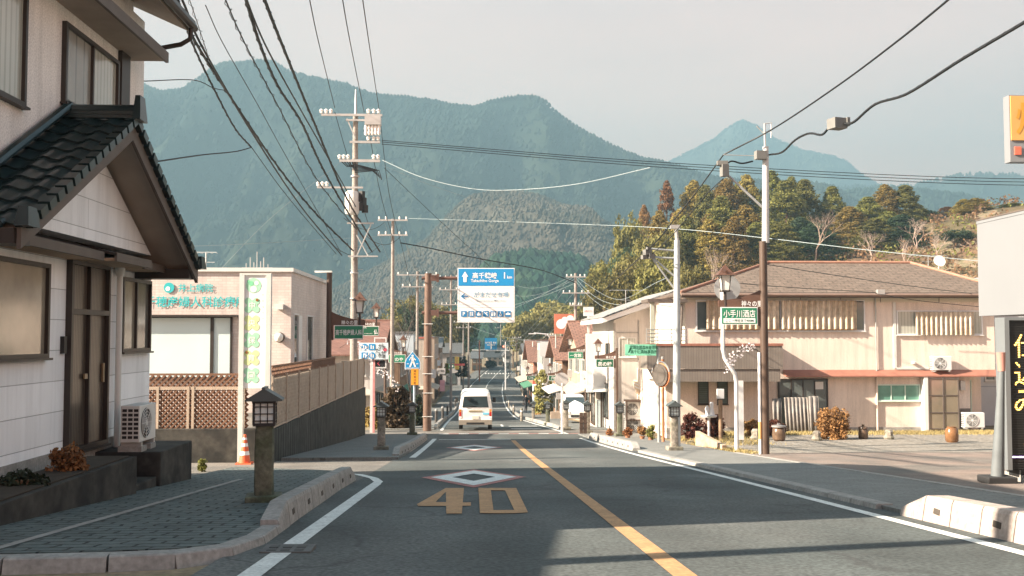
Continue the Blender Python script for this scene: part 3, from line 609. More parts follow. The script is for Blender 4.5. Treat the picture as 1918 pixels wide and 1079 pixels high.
# ---------------- unseen buildings and pole added off-frame, sized to shade the near road ----------------
t=thing('shade_house','plain low house added unseen beyond the left edge to shade the road','house',(-11,0,0)); b=B(plaster); b.box(-15,-7.5,-11,8.2,-1.5,4.0); b.obj('wall',t)
b=B(tile); b.prism([(-7,-11.2,3.95),(-11.2,-11.2,5.6),(-15.5,-11.2,3.95)],(0,19.4,0)); b.obj('roof',t)
t=thing('tall_shade_building','taller plain building added unseen behind the viewpoint to shade the road','building',(-12,-10,0)); b=B(plaster); b.box(-24,-15.6,-30,.6,-1.5,13); b.obj('wall',t); b=B(conc); b.box(-24.1,-15.5,-30.1,.7,13,13.2); b.obj('roof',t)
b=B(cpole); b.tube([(-6.6,6.2,-.6),(-6.6,6.2,11)],[.2,.14],12); tag(b.obj('utility_pole'),'concrete pole beyond the left edge, added unseen for its shadow stripe','utility pole')
# ---------------- clinic ----------------
yc=31; xr_=at(545,600,yc).x; xl_=-16; zt=Z(510,yc); zb=-1.1
K=thing('clinic_building','single-storey pink-beige tiled clinic with teal lettering and flat roof','clinic',(-9,yc,zb))
ctile=mat('pink_tile',(.58,.525,.485),.6,.05,2,.3,grime=.4,pat='wall',pw=.24,ph=.085,mort=.008,c2=(.5,.40,.37),bsc=.004)
b=B(ctile); b.box(xl_,xr_,yc,yc+8.2,zb-2,zt); b.obj('wall',K)
b=B(cream); b.box(xl_-.1,xr_+.07,yc-.07,yc+8.27,zt,zt+.12); b.obj('roof_edge',K)
px2=lambda px,Y:at(px,600,Y).x
zw1=Z(600,yc); zw0=Z(706,yc)
o=Vector((px2(262,yc),yc,zw0)); window(K,(px2(250,yc),yc,zw0),UX,UZ,px2(432,yc)-px2(250,yc),Z(596,yc)-zw0,darkfr,glassw,0,.06,.05,'wide white-screened front window')
b=B(darkfr); b.box(px2(398,yc)-.05,px2(398,yc)+.05,yc-.05,yc,zw0,Z(596,yc)); b.obj('mullion',K)
b=B(darkfr); b.box(xl_,px2(446,yc),yc-.25,yc,Z(594,yc)-.0,Z(594,yc)+.06); b.obj('ledge',K)
for a,c in ((549,557),(574,584)):
    ya=onx(a,650,xr_).y; yb2=onx(c,650,xr_).y; window(K,(xr_,ya,-.6),UY,UZ,yb2-ya,Z(592,yc+2)+.6,white,glassd,0,.05,.04)
b=B(white); b.box(xr_,xr_+.05,yc+1.15,yc+1.75,-.6,Z(592,yc+2)); b.obj('door_panel',K)
b=B(teal)
b.text('井上病院',(px2(366,yc),yc-.03,Z(540,yc)),.26,1.15,bold=.03)
for dz_ in (0,): b.text('高千穂産婦人科診療所',(px2(356,yc),yc-.03,Z(566,yc)),.34,3.45,bold=.03)
b.disc((px2(316,yc),yc-.03,Z(540,yc)),.16,UX,UZ,20)
b.m(signw); b.disc((px2(314,yc),yc-.035,Z(542,yc)),.07,UX,UZ,16); b.obj('lettering',K)
b=B(lwhite); c=Vector((px2(524,yc),yc-.12,Z(632,yc))); b.lathe(c-UZ*.13,[(.03,0),(.1,.03),(.13,.09),(.135,.15),(.11,.22),(.04,.27)]); b.m(brownfr); b.disc(c+UY*.11,.16,UX,UZ,20); b.obj('wall_lamp',K)
b=B(cream); c=Vector((px2(526,yc),yc,Z(576,yc))); b.box(c.x-.1,c.x+.1,c.y-.22,c.y,c.z-.07,c.z+.09); b.obj('floodlight',K)
b=B(metal)   # roof rack of small aerials
for i,(dx,h) in enumerate(((-.35,.18),(-.22,.3),(-.1,.2),(0,.42),(.12,.22),(.22,.3),(.36,.16))):
    b.tube([(px2(480,yc+2)+dx,yc+2,zt+.1),(px2(480,yc+2)+dx,yc+2,zt+.12+h*1.6)],.018,5)
b.tube([(px2(480,yc+2)-.5,yc+2,zt+.25),(px2(480,yc+2)+.5,yc+2,zt+.25)],.02,5); tag(b.obj('roof_aerial'),'cluster of short metal masts on the clinic roof','aerial')
def tvant(label,c,h,w_=.5,parts=5,ang=0,s=1):
    c=Vector(c); b=B(metal); b.tube([c,c+UZ*h],.02*s,6); r=rotz(ang)
    b.tube([c+UZ*h-r@Vector((w_,0,0)),c+UZ*h+r@Vector((w_,0,0))],.014*s,5)
    for i in range(parts): q=c+UZ*h+r@Vector((-w_+2*w_*i/(parts-1),0,0)); k=.28-.03*i; b.tube([q-r@Vector((0,k,0))-UZ*.02,q+r@Vector((0,k,0))-UZ*.02],.01*s,4)
    b.tube([c+UZ*(h*.6)-r@Vector((.3,0,0)),c+UZ*(h*.6)+r@Vector((.3,0,0))],.012*s,5)
    tag(b.obj('tv_antenna'),label,'antenna')
tvant('TV antenna behind the porch gable, left end of the clinic roof',(px2(384,yc+3),yc+3,zt),.85,.35)
# pylon sign of the clinic
ys_=24.72; x0=at(449,600,ys_).x; x1=at(508,600,ys_).x; z1=Z(512,ys_,480); zg=G(ys_)+.0
S=thing('pylon_sign','tall white sign pylon with green clover emblems in front of the clinic','sign',((x0+x1)/2,ys_,zg))
b=B(cream); b.box(x0,x0+.12,ys_-.08,ys_+.08,zg,z1); b.box(x1-.12,x1,ys_-.08,ys_+.08,zg,z1); b.box(x0+.12,x1-.12,ys_-.08,ys_+.08,z1-.05,z1); b.obj('frame',S)
zp0=Z(727,ys_,480); b=B(signw); b.box(x0+.12,x1-.12,ys_-.05,ys_+.05,zp0,z1-.05); pn=b.obj('panel',S)
g1=mat('mint',(.36,.66,.46),.5,.05); g2=mat('lime',(.62,.72,.36),.5,.05); g3=mat('clover_green',(.2,.58,.33),.5,.05)
cxp=x0+.34; b=B(g1); yy=ys_-.054
c=Vector((cxp,yy,Z(535,ys_,480))); b.disc(c,.185,UX,UZ,28); b.m(g3); b.disc(c+Vector((-.06,-.003,.05)),.06,UX,UZ,14); b.disc(c+Vector((-.13,-.003,.1)),.035,UX,UZ,14); b.m(signw); b.disc(c+Vector((.07,-.003,.06)),.055,UX,UZ,14); b.disc(c+Vector((0,-.003,-.09)),.08,UX,UZ,14)
for i,(py,ch) in enumerate(((572,'中'),(605,'央'),(637,'保'),(670,'育'),(703,'園'))):
    c=Vector((cxp-.03,yy,Z(py,ys_,480))); b.m(g2 if i in (1,3) else g1)
    for k,(dx,dz_) in enumerate(((-.1,.1),(.1,.1),(-.1,-.1),(.1,-.1),(0,0))): b.disc(c+Vector((dx,-.0005*k,dz_)),.085 if dx else .13,UX,UZ,18)
    b.m(signw); b.text(ch,c+Vector((0,-.006,0)),.17,.2,bold=.03)
    if i in (0,3): b.m(mat('acorn_brown',(.28,.12,.03),.5,.1)); b.disc(c+Vector((.12 if i==0 else -.12,-.008,.13)),.035,UX,UZ,12)
b.m(mat('pale_grey_print',(.55,.56,.56),.6,.02)); b.text('ゆ',(0,0,-50),.01) if 0 else None
for i,ch in enumerate('社会福祉法人'): b.text(ch,(x1-.2,yy,Z(552+i*11,ys_,480)),.055,.06)
b.obj('emblem',pn)
# traffic cone
p=foot(457,866); p=Vector((at(459,800,24.1).x,24.1,G(24.1))); t=thing('traffic_cone','orange traffic cone with white bands at the foot of the pylon sign','cone',p)
orange=mat('cone_orange',(.70,.13,.05),.5,.06,3); b=B(orange); b.cb(p+UZ*.02,(.36,.36,.04)); b.obj('base',t)
prof=[(.14-.11*q,.04+.66*q) for q in [i/8 for i in range(9)]]; b=B(orange); b.lathe(p,prof,20); b.obj('body',t)
for z,h in ((.22,.09),(.42,.08),(.58,.05)):
    b=B(signw); r=lambda z:.14-.11*(z-.04)/.66+.003; b.lathe(p,[(r(z),z),(r(z+h),z+h)],20); b.obj('band',t)
# lattice fences
def lattice(b,o,u,v,w_,h,st,bw,th):
    n=u.cross(v)
    for sgn in (1,-1):
        k=-h
        while k<w_+h:
            # diagonal from (k,0) to (k+sgn*h,h), clipped to 0..w
            a0,b0,a1,b1=k,0,k+sgn*h,h
            if sgn<0 and k>w_+h: break
            def clip(x0,z0,x1,z1):
                if x0<0 and x1<0 or x0>w_ and x1>w_: return None
                for q in (0,w_):
                    if (x0-q)*(x1-q)<0:
                        t=(q-x0)/(x1-x0); zz=z0+t*(z1-z0)
                        if (q==0 and x0<0) or (q==w_ and x0>w_): x0,z0=q,zz
                        else: x1,z1=q,zz
                return x0,z0,x1,z1
            c=clip(a0,b0,a1,b1)
            if c and abs(c[0]-c[2])>.01:
                p0=o+u*c[0]+v*c[1]; p1=o+u*c[2]+v*c[3]; d=(p1-p0).normalized(); s_=d.cross(n)*bw/2; off=n*(.008*sgn)
                b.prism([p0-s_+off,p1-s_+off,p1+s_+off,p0+s_+off],n*th)
            k+=st
    return b
yf=25.0; zfb=-1.12; 
fx0=-10.6; fx1=at(457,700,yf).x+.1; zf1=Z(701,yf,400)
Fn=thing('lattice_fence','brown and beige lattice fence with gate frame before the clinic window','fence',(fx0,yf,zfb))
zmid=Z(727,yf,400); zlow=Z(812,yf,400)
b=B(browns); lattice(b,Vector((fx0,yf+.02,zmid+.02)),UX,UZ,fx1-fx0,zf1-zmid-.04,.14,.045,.015); b.box(fx0,fx1,yf,yf+.05,zf1-.03,zf1+.02); b.obj('lattice_panel',Fn)
b=B(browns); lattice(b,Vector((fx0,yf-.01,zlow+.05)),UX,UZ,fx1-fx0,zmid-zlow-.1,.13,.042,.015); b.obj('lattice_panel',Fn)
b=B(browns); lattice(b,Vector((fx0,yf+.1,zlow+.05)),UX,UZ,fx1-fx0,zmid-zlow-.1,.13,.03,.012); b.obj('lattice_panel',Fn)
b=B(beige)
for z in (zmid,zlow): b.box(fx0,fx1,yf-.045,yf+.0,z-.035,z+.035)
for px in (296,353,362,448,457): x=at(px,760,yf).x; b.box(x-.03,x+.03,yf-.055,yf-.01,zlow-.15,zmid+.04)
b.obj('frame',Fn)
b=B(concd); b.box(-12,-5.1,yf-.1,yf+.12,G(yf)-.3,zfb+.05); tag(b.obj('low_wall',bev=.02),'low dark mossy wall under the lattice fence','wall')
# retaining wall and the platform behind it
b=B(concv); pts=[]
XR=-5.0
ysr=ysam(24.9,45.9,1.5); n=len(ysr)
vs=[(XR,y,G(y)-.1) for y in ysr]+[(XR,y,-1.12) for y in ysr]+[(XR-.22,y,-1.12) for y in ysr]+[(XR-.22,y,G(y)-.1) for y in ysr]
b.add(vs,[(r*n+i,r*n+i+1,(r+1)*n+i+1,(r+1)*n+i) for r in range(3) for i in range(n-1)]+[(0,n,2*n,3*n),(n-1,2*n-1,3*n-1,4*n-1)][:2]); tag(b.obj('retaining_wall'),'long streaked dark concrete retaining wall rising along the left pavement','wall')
b=B(asph2); b.box(-30,XR-.222,yf+.13,46.2,-4,-1.14); struct(b.obj('raised_ground'))
b=B(concd); b.box(-9,XR-.22,46.21,46.4,-3.8,-1.12); tag(b.obj('end_wall'),'end face of the raised clinic yard beside the dark shrubs','wall')
RF=thing('yard_fence','beige lattice and louvred panel fence on top of the retaining wall','fence',(XR,25,-1.12))
za=-1.05; zb_=.16; yl=36.4; b=B(mat('pale_lattice',(.46,.37,.28),.7,.1,3)); lattice(b,Vector((XR-.08,25.2,za)),UY,UZ,yl-25.2,zb_-za,.2,.05,.02); b.obj('lattice_panel',RF)
b=B(mat('fence_backing',(.12,.095,.07),.7,.1,3)); b.box(XR-.16,XR-.12,25.2,yl,za,zb_); b.obj('backing',RF)
b=B(browns); lattice(b,Vector((XR-.09,25.2,zb_+.04)),UY,UZ,yl-25.2,.22,.2,.05,.02); b.box(XR-.1,XR-.06,25.2,yl,zb_+.26,zb_+.31); b.box(XR-.1,XR-.06,25.2,yl,zb_,zb_+.04); b.obj('top_lattice',RF)
b=B(mat('louvre_panel',(.37,.31,.25),.7,.1,3,.5,pat='vert',pw=60,ph=.18,mort=.03)); b.box(XR-.1,XR-.06,yl+.05,45.6,za,zb_+.04); b.obj('solid_panel',RF)
b=B(beige)
for y in [25.1+1.88*i for i in range(7)]+[38.5,40.8,43.1,45.6]: b.box(XR-.12,XR-.02,y-.04,y+.04,-1.12,zb_+.06)
b.box(XR-.11,XR-.03,25.1,45.6,za-.05,za); b.obj('post',RF)
# ---------------- pink house on the right ----------------
yp=42.0; gx=lambda px,Y=yp,py=640: at(px,py,Y).x
zg=-2.80; pk=mat('pink_render',(.67,.575,.495),.8,.05,.9,.25,grime=.45,fine=30,bsc=.004)
P=thing('pink_house','two-storey pink rendered house with corrugated shutters and brown slate roof','house',(15,yp,zg))
xa,xb=gx(1284),gx(1863); xbl=gx(1815); ze=Z(549,yp,1500); zc=Z(700,yp,1500)
b=B(pk); b.box(xa,xb,yp,yp+8.5,zc,ze); b.box(gx(1247),xbl,yp+.003,yp+8.5,zg-.3,zc); b.obj('wall',P)
b=B(conc); b.box(gx(1247),xbl,yp-.03,yp,zg-.3,zg+.14); b.obj('foundation',P)
b=B(mat('frieze_board',(.60,.55,.45),.7,.06,1)); b.box(xa,xb,yp-.02,yp,Z(566,yp,1500),ze)
for px in (1415,1500,1575,1650,1760): b.m(brownfr).box(gx(px)-.015,gx(px)+.015,yp-.027,yp-.02,Z(566,yp,1500),ze)
b.obj('frieze',P)
slate=mat('brown_slate',(.155,.118,.092),.8,.14,2,.6,pat='floor',pw=.5,ph=.26,mort=.03,c2=(.085,.065,.05),bsc=.03,fine=8)
rz_=Z(493,yp+4.3,1600); x0,x1=gx(1272),gx(1905); y0,y1=yp-.42,yp+9.2; ym_=yp+4.25
rx0,rx1=at(1440,493,ym_).x,at(1705,493,ym_).x
b=B(slate); e=ze-.02; vs=[(x0,y0,e),(x1,y0,e),(x1,y1,e),(x0,y1,e),(rx0,ym_,rz_),(rx1,ym_,rz_)]
b.add(vs,[(0,1,5,4),(1,2,5),(2,3,4,5),(3,0,4)]); b.add([Vector(v)-UZ*.08 for v in vs[:4]],[(3,2,1,0)])
for i in range(4): a,c=Vector(vs[i]),Vector(vs[(i+1)%4]); b.quad(a,c,c-UZ*.08,a-UZ*.08)
ro=b.obj('roof',P)
b=B(mat('terracotta_ridge',(.30,.16,.11),.7,.12,4))
for a,c in ((4,5),(0,4),(1,5)): b.tube([Vector(vs[a])+UZ*.03,Vector(vs[c])+UZ*.03],.07,8)
b.obj('ridge_cap',ro)
b=B(brownfr); b.box(x0,x1,y0-.05,y0,e-.2,e+.02); b.m(mat('gutter_brown',(.2,.14,.11),.5,.1)); b.tube([(x0,y0-.11,e-.08),(x1,y0-.11,e-.08)],.07,8); b.obj('gutter',P)
b=B(soffit); b.box(x0+.1,x1-.1,y0,yp,e-.16,e-.09); b.obj('soffit',P)
corr=mat('aged_corrugated',(.45,.36,.25),.6,.12,2,fine=6,c2=(.52,.45,.35)); corw=mat('grey_corrugated',(.25,.235,.215),.6,.2,2,fine=5,c2=(.19,.165,.14))
def corrugated(b,o,u,v,w_,h,pitch=.24,amp=.06,lean=0):
    n=u.cross(v); k=int(w_/pitch)*6; vs=[]
    for r in (0,1):
        for i in range(k+1): vs.append(o+u*(w_*i/k)+v*(h*r)+n*(amp*math.sin(i/6*6.2832)+lean*(1-r)))
    b.add(vs,[(i,i+1,k+2+i,k+1+i) for i in range(k)],True)
# upper shuttered windows
z0,z1=Z(618,yp,1460),Z(564,yp,1460)
window(P,(gx(1306),yp,z0),UX,UZ,gx(1618)-gx(1306),z1-z0,white,glassd,3,.06,.05)
for a,c in ((1322,1458),(1463,1603)):
    b=B(corr); corrugated(b,Vector((gx(a),yp-.14,z0+.04)),UX,UZ,gx(c)-gx(a),z1-z0-.02); b.m(mat('shutter_rail',(.36,.22,.1),.6,.1)); b.box(gx(a),gx(c),yp-.15,yp-.12,z0+.0,z0+.05); b.obj('corrugated_shutter',P)
z0b,z1b=Z(625,yp,1750),Z(584,yp,1750)
window(P,(gx(1682),yp,z0b),UX,UZ,gx(1838)-gx(1682),z1b-z0b,white,glassc,3,.06,.05)
b=B(corr); corrugated(b,Vector((gx(1713),yp-.16,z0b-.06)),UX,UZ,gx(1822)-gx(1713),z1b-z0b+.04,.2,.05); b.obj('corrugated_shutter',P)
b=B(cream); b.box(gx(1673),gx(1678),yp-.06,yp,Z(690,yp,1700),Z(566,yp,1700)); b.box(gx(1678),gx(1738),yp-.06,yp,Z(692,yp,1700),Z(688,yp,1700)); b.obj('conduit',P)
b=B(metal); b.tube([(gx(1640),yp-.12,Z(545,yp,1640)),(gx(1640),yp-.06,Z(560,yp,1640)),(gx(1640),yp-.06,Z(700,yp,1640))],.03,6); b.cb((gx(1642),yp-.5,Z(548,yp,1640)),(.3,.2,.2)); b.m(pk); b.tube([(gx(1640),yp-.05,zc),(gx(1640),yp-.05,zg)],.05,8); b.obj('downpipe',P)
# wrap-round canopy
redm=mat('red_tin',(.27,.12,.085),.6,.15,3)
b=B(redm); zt_=Z(698,yp,1600); b.prism([(gx(1466),yp,zt_+.12),(gx(1466),yp-.4,zt_-.12),(gx(1466),yp-.4,zt_-.17),(gx(1466),yp,zt_-.08)],(gx(1866)-gx(1466),0,0)); b.obj('canopy',P)
# balcony (grey panels, terracotta cap)
bal=mat('balcony_panel',(.19,.165,.14),.7,.08,1.5,.3,pat='vert',pw=60,ph=.11,mort=.008,c2=(.12,.10,.09),bsc=.005)
yb_=yp-1.25; ga=lambda px:at(px,680,yb_).x; zt1=Z(648,yb_,1350); zm=Z(691,yb_,1350); zb1=Z(715,yb_,1350)
b=B(bal); b.box(ga(1212),ga(1466),yb_,yb_+.08,zm,zt1); b.box(ga(1466)-.08,ga(1466),yb_+.08,yp,zm,zt1); b.box(ga(1212),ga(1212)+.08,yb_+.08,yp+.4,zm,zt1)
b.prism([(ga(1214),yb_+.05,zm-.008),(ga(1226),yb_+.05,zb1),(ga(1462),yb_+.05,zb1),(ga(1462),yb_+.05,zm-.008)],(0,.08,0)); b.box(ga(1226),ga(1462),yb_+.14,yp-.002,zb1,zb1+.08); b.obj('balcony',P)
b=B(redm); b.box(ga(1212)-.03,ga(1466)+.03,yb_-.03,yb_+.12,zt1,zt1+.1); b.box(ga(1466)-.1,ga(1466)+.03,yb_+.12,yp,zt1,zt1+.1); b.obj('balcony_cap',P)
# stair landing with rail and small roof at the left end
yq=yp-.4; ra=lambda px:at(px,620,yq).x; b=B(metal)
for py in (617,624,631,638,646): b.tube([(ra(1211),yq,Z(py,yq,1250)),(ra(1284),yq,Z(py,yq,1250))],.018,5)
for px in (1211,1232,1258,1284): b.tube([(ra(px),yq,zt1),(ra(px),yq,Z(615,yq,1250))],.02,5)
b.obj('railing',P)
b=B(mat('green_post',(.42,.44,.35),.6,.1)); b.box(ra(1219),ra(1226),yq,yq+.15,zm,Z(566,yq,1250)); b.m(brownfr); b.box(ra(1213),ra(1288),yq-.1,yq+1.6,Z(566,yq,1250),Z(560,yq,1250)); b.tube([(ra(1278),yq,Z(570,yq,1250)),(ra(1274),yq,zt1)],.05,6); b.obj('landing_roof',P)
# lower openings
window(P,(gx(1308),yp,Z(756,yp,1330)),UX,UZ,.38,Z(715,yp,1330)-Z(756,yp,1330),darkfr,mat('louvre_glass',(.09,.12,.105),.3,.2,2,.3,pat='wall',pw=20,ph=.09,mort=.012),0,.035,.04)
window(P,(gx(1344),yp,Z(756,yp,1330)),UX,UZ,.38,Z(715,yp,1330)-Z(756,yp,1330),darkfr,MC['louvre_glass'],0,.035,.04)
window(P,(gx(1641),yp,Z(749,yp,1680)),UX,UZ,gx(1719)-gx(1641),Z(722,yp,1680)-Z(749,yp,1680),mat('pale_green_frame',(.50,.62,.55),.5,.05),mat('green_glass',(.10,.24,.19),.15,.3,1.5,spec=.8),2,.05,.05)
en=window(P,(gx(1458),yp-.02,Z(802,yp,1500)),UX,UZ,gx(1546)-gx(1458),Z(712,yp,1500)-Z(802,yp,1500),darkfr,glassd,3,.06,.06,'dark glazed entrance under the red canopy','door')
b=B(cream); b.box(gx(1523),gx(1540),yp-.06,yp-.04,Z(729,yp,1530),Z(715,yp,1530)); b.obj('notice',P)
b=B(white); b.box(gx(1722),gx(1730),yp-.38,yp,zg,zt_-.15); b.obj('side_screen',P)
b=B(mat('brown_translucent',(.27,.175,.135),.35,.25,.8,.3,c2=(.2,.17,.12),spec=.6)); b.box(gx(1730),gx(1785),yp-.36,yp-.32,zg+.05,zt_-.15); b.m(brownfr)
for px in (1730,1757,1785): b.box(gx(px)-.025,gx(px)+.025,yp-.39,yp-.36,zg,zt_-.15)
for q in (.02,.33,.66,.98): z=zg+.05+q*(zt_-zg-.25); b.box(gx(1730),gx(1785),yp-.385,yp-.361,z-.02,z+.02)
b.obj('enclosure_panel',P)
b=B(metal); b.box(gx(1795),gx(1804),yp-.12,yp,Z(731,yp,1800),Z(713,yp,1800)); b.obj('meter',P)
b=B(bal); b.box(gx(1786),gx(1814),yp-.03,yp,zg+.1,Z(765,yp,1800)); b.obj('plinth_panel',P)
b=B(pk); b.box(xbl,gx(1862),yp+1.2,yp+8.5,zg-.3,zc); b.obj('wall',P)
window(P,(gx(1817),yp+1.18,zg+.1),UX,UZ,.55,Z(716,yp,1820)-zg-.1,MC['pale_green_frame'],MC['green_glass'],0,.05,.04,'narrow green glazed side door','door')
for px,py in ((1709,680),(1750,680)):
    b=B(cream); b.lathe((gx(px),yp-.1,Z(py,yp,px)-.06),[(.03,0),(.1,.03),(.11,.1),(.03,.15)],12); b.obj('vent_hood',P)
acunit('white air conditioner standing on the red canopy of the pink house',gx(1756),yp-.25,zt_+.05,0,white,1.02)
acunit('white air conditioner on the ground by the narrow green side door',gx(1808),yp-.5,T(20,yp-.5)+.1,0,white,1.08)
tvant('long horizontal TV antenna on the right part of the slate roof',(at(1746,500,ym_).x,ym_+.4,rz_-.35),.75,.9,7)
c=Vector((at(1758,498,ym_).x,ym_,rz_-.25)); b=B(lwhite); b.lathe(c+UZ*.0,[(.02,0),(.02,.1)]); b.disc(c+Vector((0,-.1,.35)),.27,UX,Vector((0,.35,.94)),22,.03); tag(b.obj('satellite_dish'),'small round satellite dish beside the roof antenna','satellite dish')
# leaning corrugated sheets, jars, stones, bushes before the pink house
def gp(px,py): p=foot(px,py); return p
for i,(a,c,y_,ht,ln,l) in enumerate(((1467,1516,yp-1.1,1.45,.25,'large grey corrugated sheet leaning before the dark entrance'),(1513,1531,yp-1.4,1.5,.2,'narrow grey corrugated sheet, right of the larger leaning one'),(1445,1462,yp-.8,1.4,.1,'narrow weathered corrugated sheet, left of the larger leaning one'))):
    x=gx(a,y_); b=B(corw); corrugated(b,Vector((x,y_,T(x,y_))),UX,UZ,gx(c,y_)-x,ht,.15,.03,ln); o=b.obj('corrugated_sheet'); tag(o,l,'sheet','leaning corrugated sheets'); s_=o.modifiers.new('s','SOLIDIFY'); s_.thickness=.012
def jar(label,px,py,h,r,m):
    p=gp(px,py); b=B(m); b.lathe(p,[(r*.7,0),(r*.95,h*.12),(r,h*.5),(r*.93,h*.82),(r*.7,h*.93),(r*.72,h),(r*.6,h)],20); o=b.obj('ceramic_jar'); tag(o,label,'jar','brown ceramic jars on the gravel edge'); return p
p=jar('brown jar with grey lid left of the big round bush',1459,826,.52,.24,ceram); b=B(mat('lid_grey',(.25,.24,.23),.6,.1)); b.lathe(p+UZ*.5,[(.26,0),(.26,.05),(.06,.09),(.06,.14)],18); tag(b.obj('jar_lid'),'grey lid with knob on the leftmost brown jar','lid')
p=jar('short dark brown jar with lid right of the big round bush',1617,823,.42,.18,ceram); b=B(ceram); b.lathe(p+UZ*.4,[(.19,0),(.17,.05),(.05,.08),(.05,.14)],18); tag(b.obj('jar_lid'),'brown lid on the jar right of the round bush','lid')
jar('tall glossy brown jar nearest to the lower white air conditioner',1783,829,.56,.23,mat('glazed_jar_warm',(.20,.10,.045),.22,.3,5))
def rock(label,px,py,s,m=stone,d=(1,1,1)):
    p=gp(px,py); b=B(m); vs=[];n=8
    for i in range(6):
        t=i/5; r=s*(.5+.08*math.sin(i*2))*(1-.35*t**2)
        for j in range(n): a=j*6.2832/n; vs.append(p+Vector((math.cos(a)*r*d[0]*(1+.2*noise.noise(Vector((i,j,px)))),math.sin(a)*r*d[1],t*s*d[2])))
    b.add(vs,[(i*n+j,i*n+(j+1)%n,(i+1)*n+(j+1)%n,(i+1)*n+j) for i in range(5) for j in range(n)]+[tuple(5*n+j for j in range(n))],False); tag(b.obj('stone_block'),label,'stone')
rock('small pale stone block between the leaning sheets and the round bush',1530,826,.36); rock('small pinkish stone block between the two right jars',1665,823,.36); rock('pale squarish stone block left of the lidded jar',1416,824,.4)
# low sloping concrete wall
pa,pb=gp(1302,826),gp(1352,836); pa=at(1302,828,34); pb=at(1352,836,31.5)
q0=Vector((at(1302,800,34).x,34,T(8.6,34))); q1=Vector((at(1352,800,31.6).x,31.6,T(8.3,31.6)))
b=B(mat('warm_concrete',(.38,.28,.2),.85,.2,3,.4,fine=18)); dd=Vector((.16,.05,0)); b.add([q0,q1,q1+dd,q0+dd,q0+UZ*.52,q1+UZ*.14,q1+UZ*.14+dd,q0+UZ*.52+dd],[(0,3,2,1),(4,5,6,7),(0,1,5,4),(1,2,6,5),(2,3,7,6),(3,0,4,7)]); tag(b.obj('low_wedge_wall',bev=.01),'low wedge-shaped concrete wall sloping down beside the pavement','wall')
# birdbath table with ornament
p=gp(1328,824); t=thing('pedestal_table','white round pedestal table with a small white figure in front of the pink house','table',p)
b=B(white); b.lathe(p,[(.2,0),(.17,.05),(.05,.1),(.045,.8),(.1,.86)],16); b.obj('pedestal',t); b=B(white); b.lathe(p+UZ*.86,[(.28,0),(.31,.04),(.31,.07)],20); b.obj('table_top',t)
b=B(white); c=p+UZ*.93; b.lathe(c+UX*.12,[(.12,0),(.1,.1),(.06,.3),(.08,.42),(.05,.5)],10); b.lathe(c-UX*.06,[(.07,0),(.06,.12),(.09,.25),(.03,.36)],10); tag(b.obj('white_ornament'),'pair of small white ornaments standing on the pedestal table','ornament')
p=gp(1350,824); t=thing('wooden_meter_post','brown wooden post with a white box on top beside the pedestal table','post',p); b=B(mat('post_wood',(.24,.16,.1),.8,.2,6)); b.tube([p,p+UZ*1.5],.075,10); b.obj('post',t); b=B(white); b.cb(p+UZ*1.72,(.26,.16,.36)); b.obj('box',t,bev=.01)
# bent white signpost with disc seen from the back
p=gp(1380,845); Y=p.y; A=lambda px,py,Y=Y: at(px,py,Y)
t=thing('bent_signpost','white bent pole carrying a round sign seen from behind','signpost',p)
b=B(white); b.tube([p,A(1379,715),A(1376,700),A(1368,688),A(1358,672),A(1354,655),A(1354,540)],.065,12); b.obj('pole',t)
b=B(metal); b.disc(A(1363,540)+UY*.06,.41,UX,UZ,36,.02); b.obj('round_plate',t)
b=B(metal); b.box(A(1354,540).x-.1,A(1354,540).x+.1,Y-.02,Y+.06,A(1354,540).z-.05,A(1354,540).z+.05); b.obj('clamp',t)
p2=gp(1388,838); t=thing('white_notice_board','tall narrow blank white board on thin legs behind the bent white pole','board',p2); x0_,x1_=at(1381,770,p2.y).x,at(1393,770,p2.y).x; b=B(white); b.box(x0_,x1_,p2.y,p2.y+.03,Z(824,p2.y,1388),Z(713,p2.y,1388)); b.obj('panel',t); b=B(metal); b.box(x0_+.02,x0_+.04,p2.y+.03,p2.y+.05,p2.z,Z(740,p2.y,1388)).box(x1_-.04,x1_-.02,p2.y+.03,p2.y+.05,p2.z,Z(740,p2.y,1388)); b.obj('leg',t)
# white/orange pipe along the tall pole, blossom decoration
b=B(white); xx=pA.x-.155; b.tube([(xx,pA.y-.02,pA.z),(xx,pA.y-.02,Z(660,pA.y,1427))],.045,10); b.m(mat('orange_band',(.62,.30,.12),.6,.1)); b.tube([(xx,pA.y-.02,Z(822,pA.y,1427)),(xx,pA.y-.02,Z(790,pA.y,1427))],.05,10); tag(b.obj('cable_pipe'),'thin white conduit with orange band strapped to the tall brown pole','pipe')
def garland(label,px,py,Y,sc,n=60,tip=(-1,-.25)):
    o=at(px,py,Y); t=thing('blossom_spray',label,'decoration',o,'artificial white blossom sprays on poles'); b=B(wirem); P_=[o,o+Vector((tip[0]*.25,-.05,.16))*sc,o+Vector((tip[0]*.6,-.08,.2))*sc,o+Vector((tip[0]*.95,-.08,-.02))*sc]; b.tube(P_,.008,4); b.obj('stem',t)
    random.seed(int(px)); b=B(mat('blossom_white',(.8,.74,.74),.6,.05))
    for i in range(n):
        s_=random.random(); q=o+Vector((tip[0]*(.3+1.0*s_)*sc,-.08+random.uniform(-.08,.08),(.26-.75*s_*s_+random.uniform(-.2,.2)*(.5+s_))*sc)); a=random.random()*6; u=Vector((math.cos(a),0,math.sin(a))); b.disc(q,.028*sc,u,Vector((-u.z,.2,u.x)),5)
    b.obj('blossoms',t)
garland('white artificial blossom spray on the tall brown and grey pole',1430,664,28.6,.9,85)
garland('white blossom spray by the dark shrubs behind the retaining wall',690,708,52,1.2,60,(1,-.2)); garland('white blossom spray at the window left of the long green sign',636,652,47,1.2,60,(1,-.2))
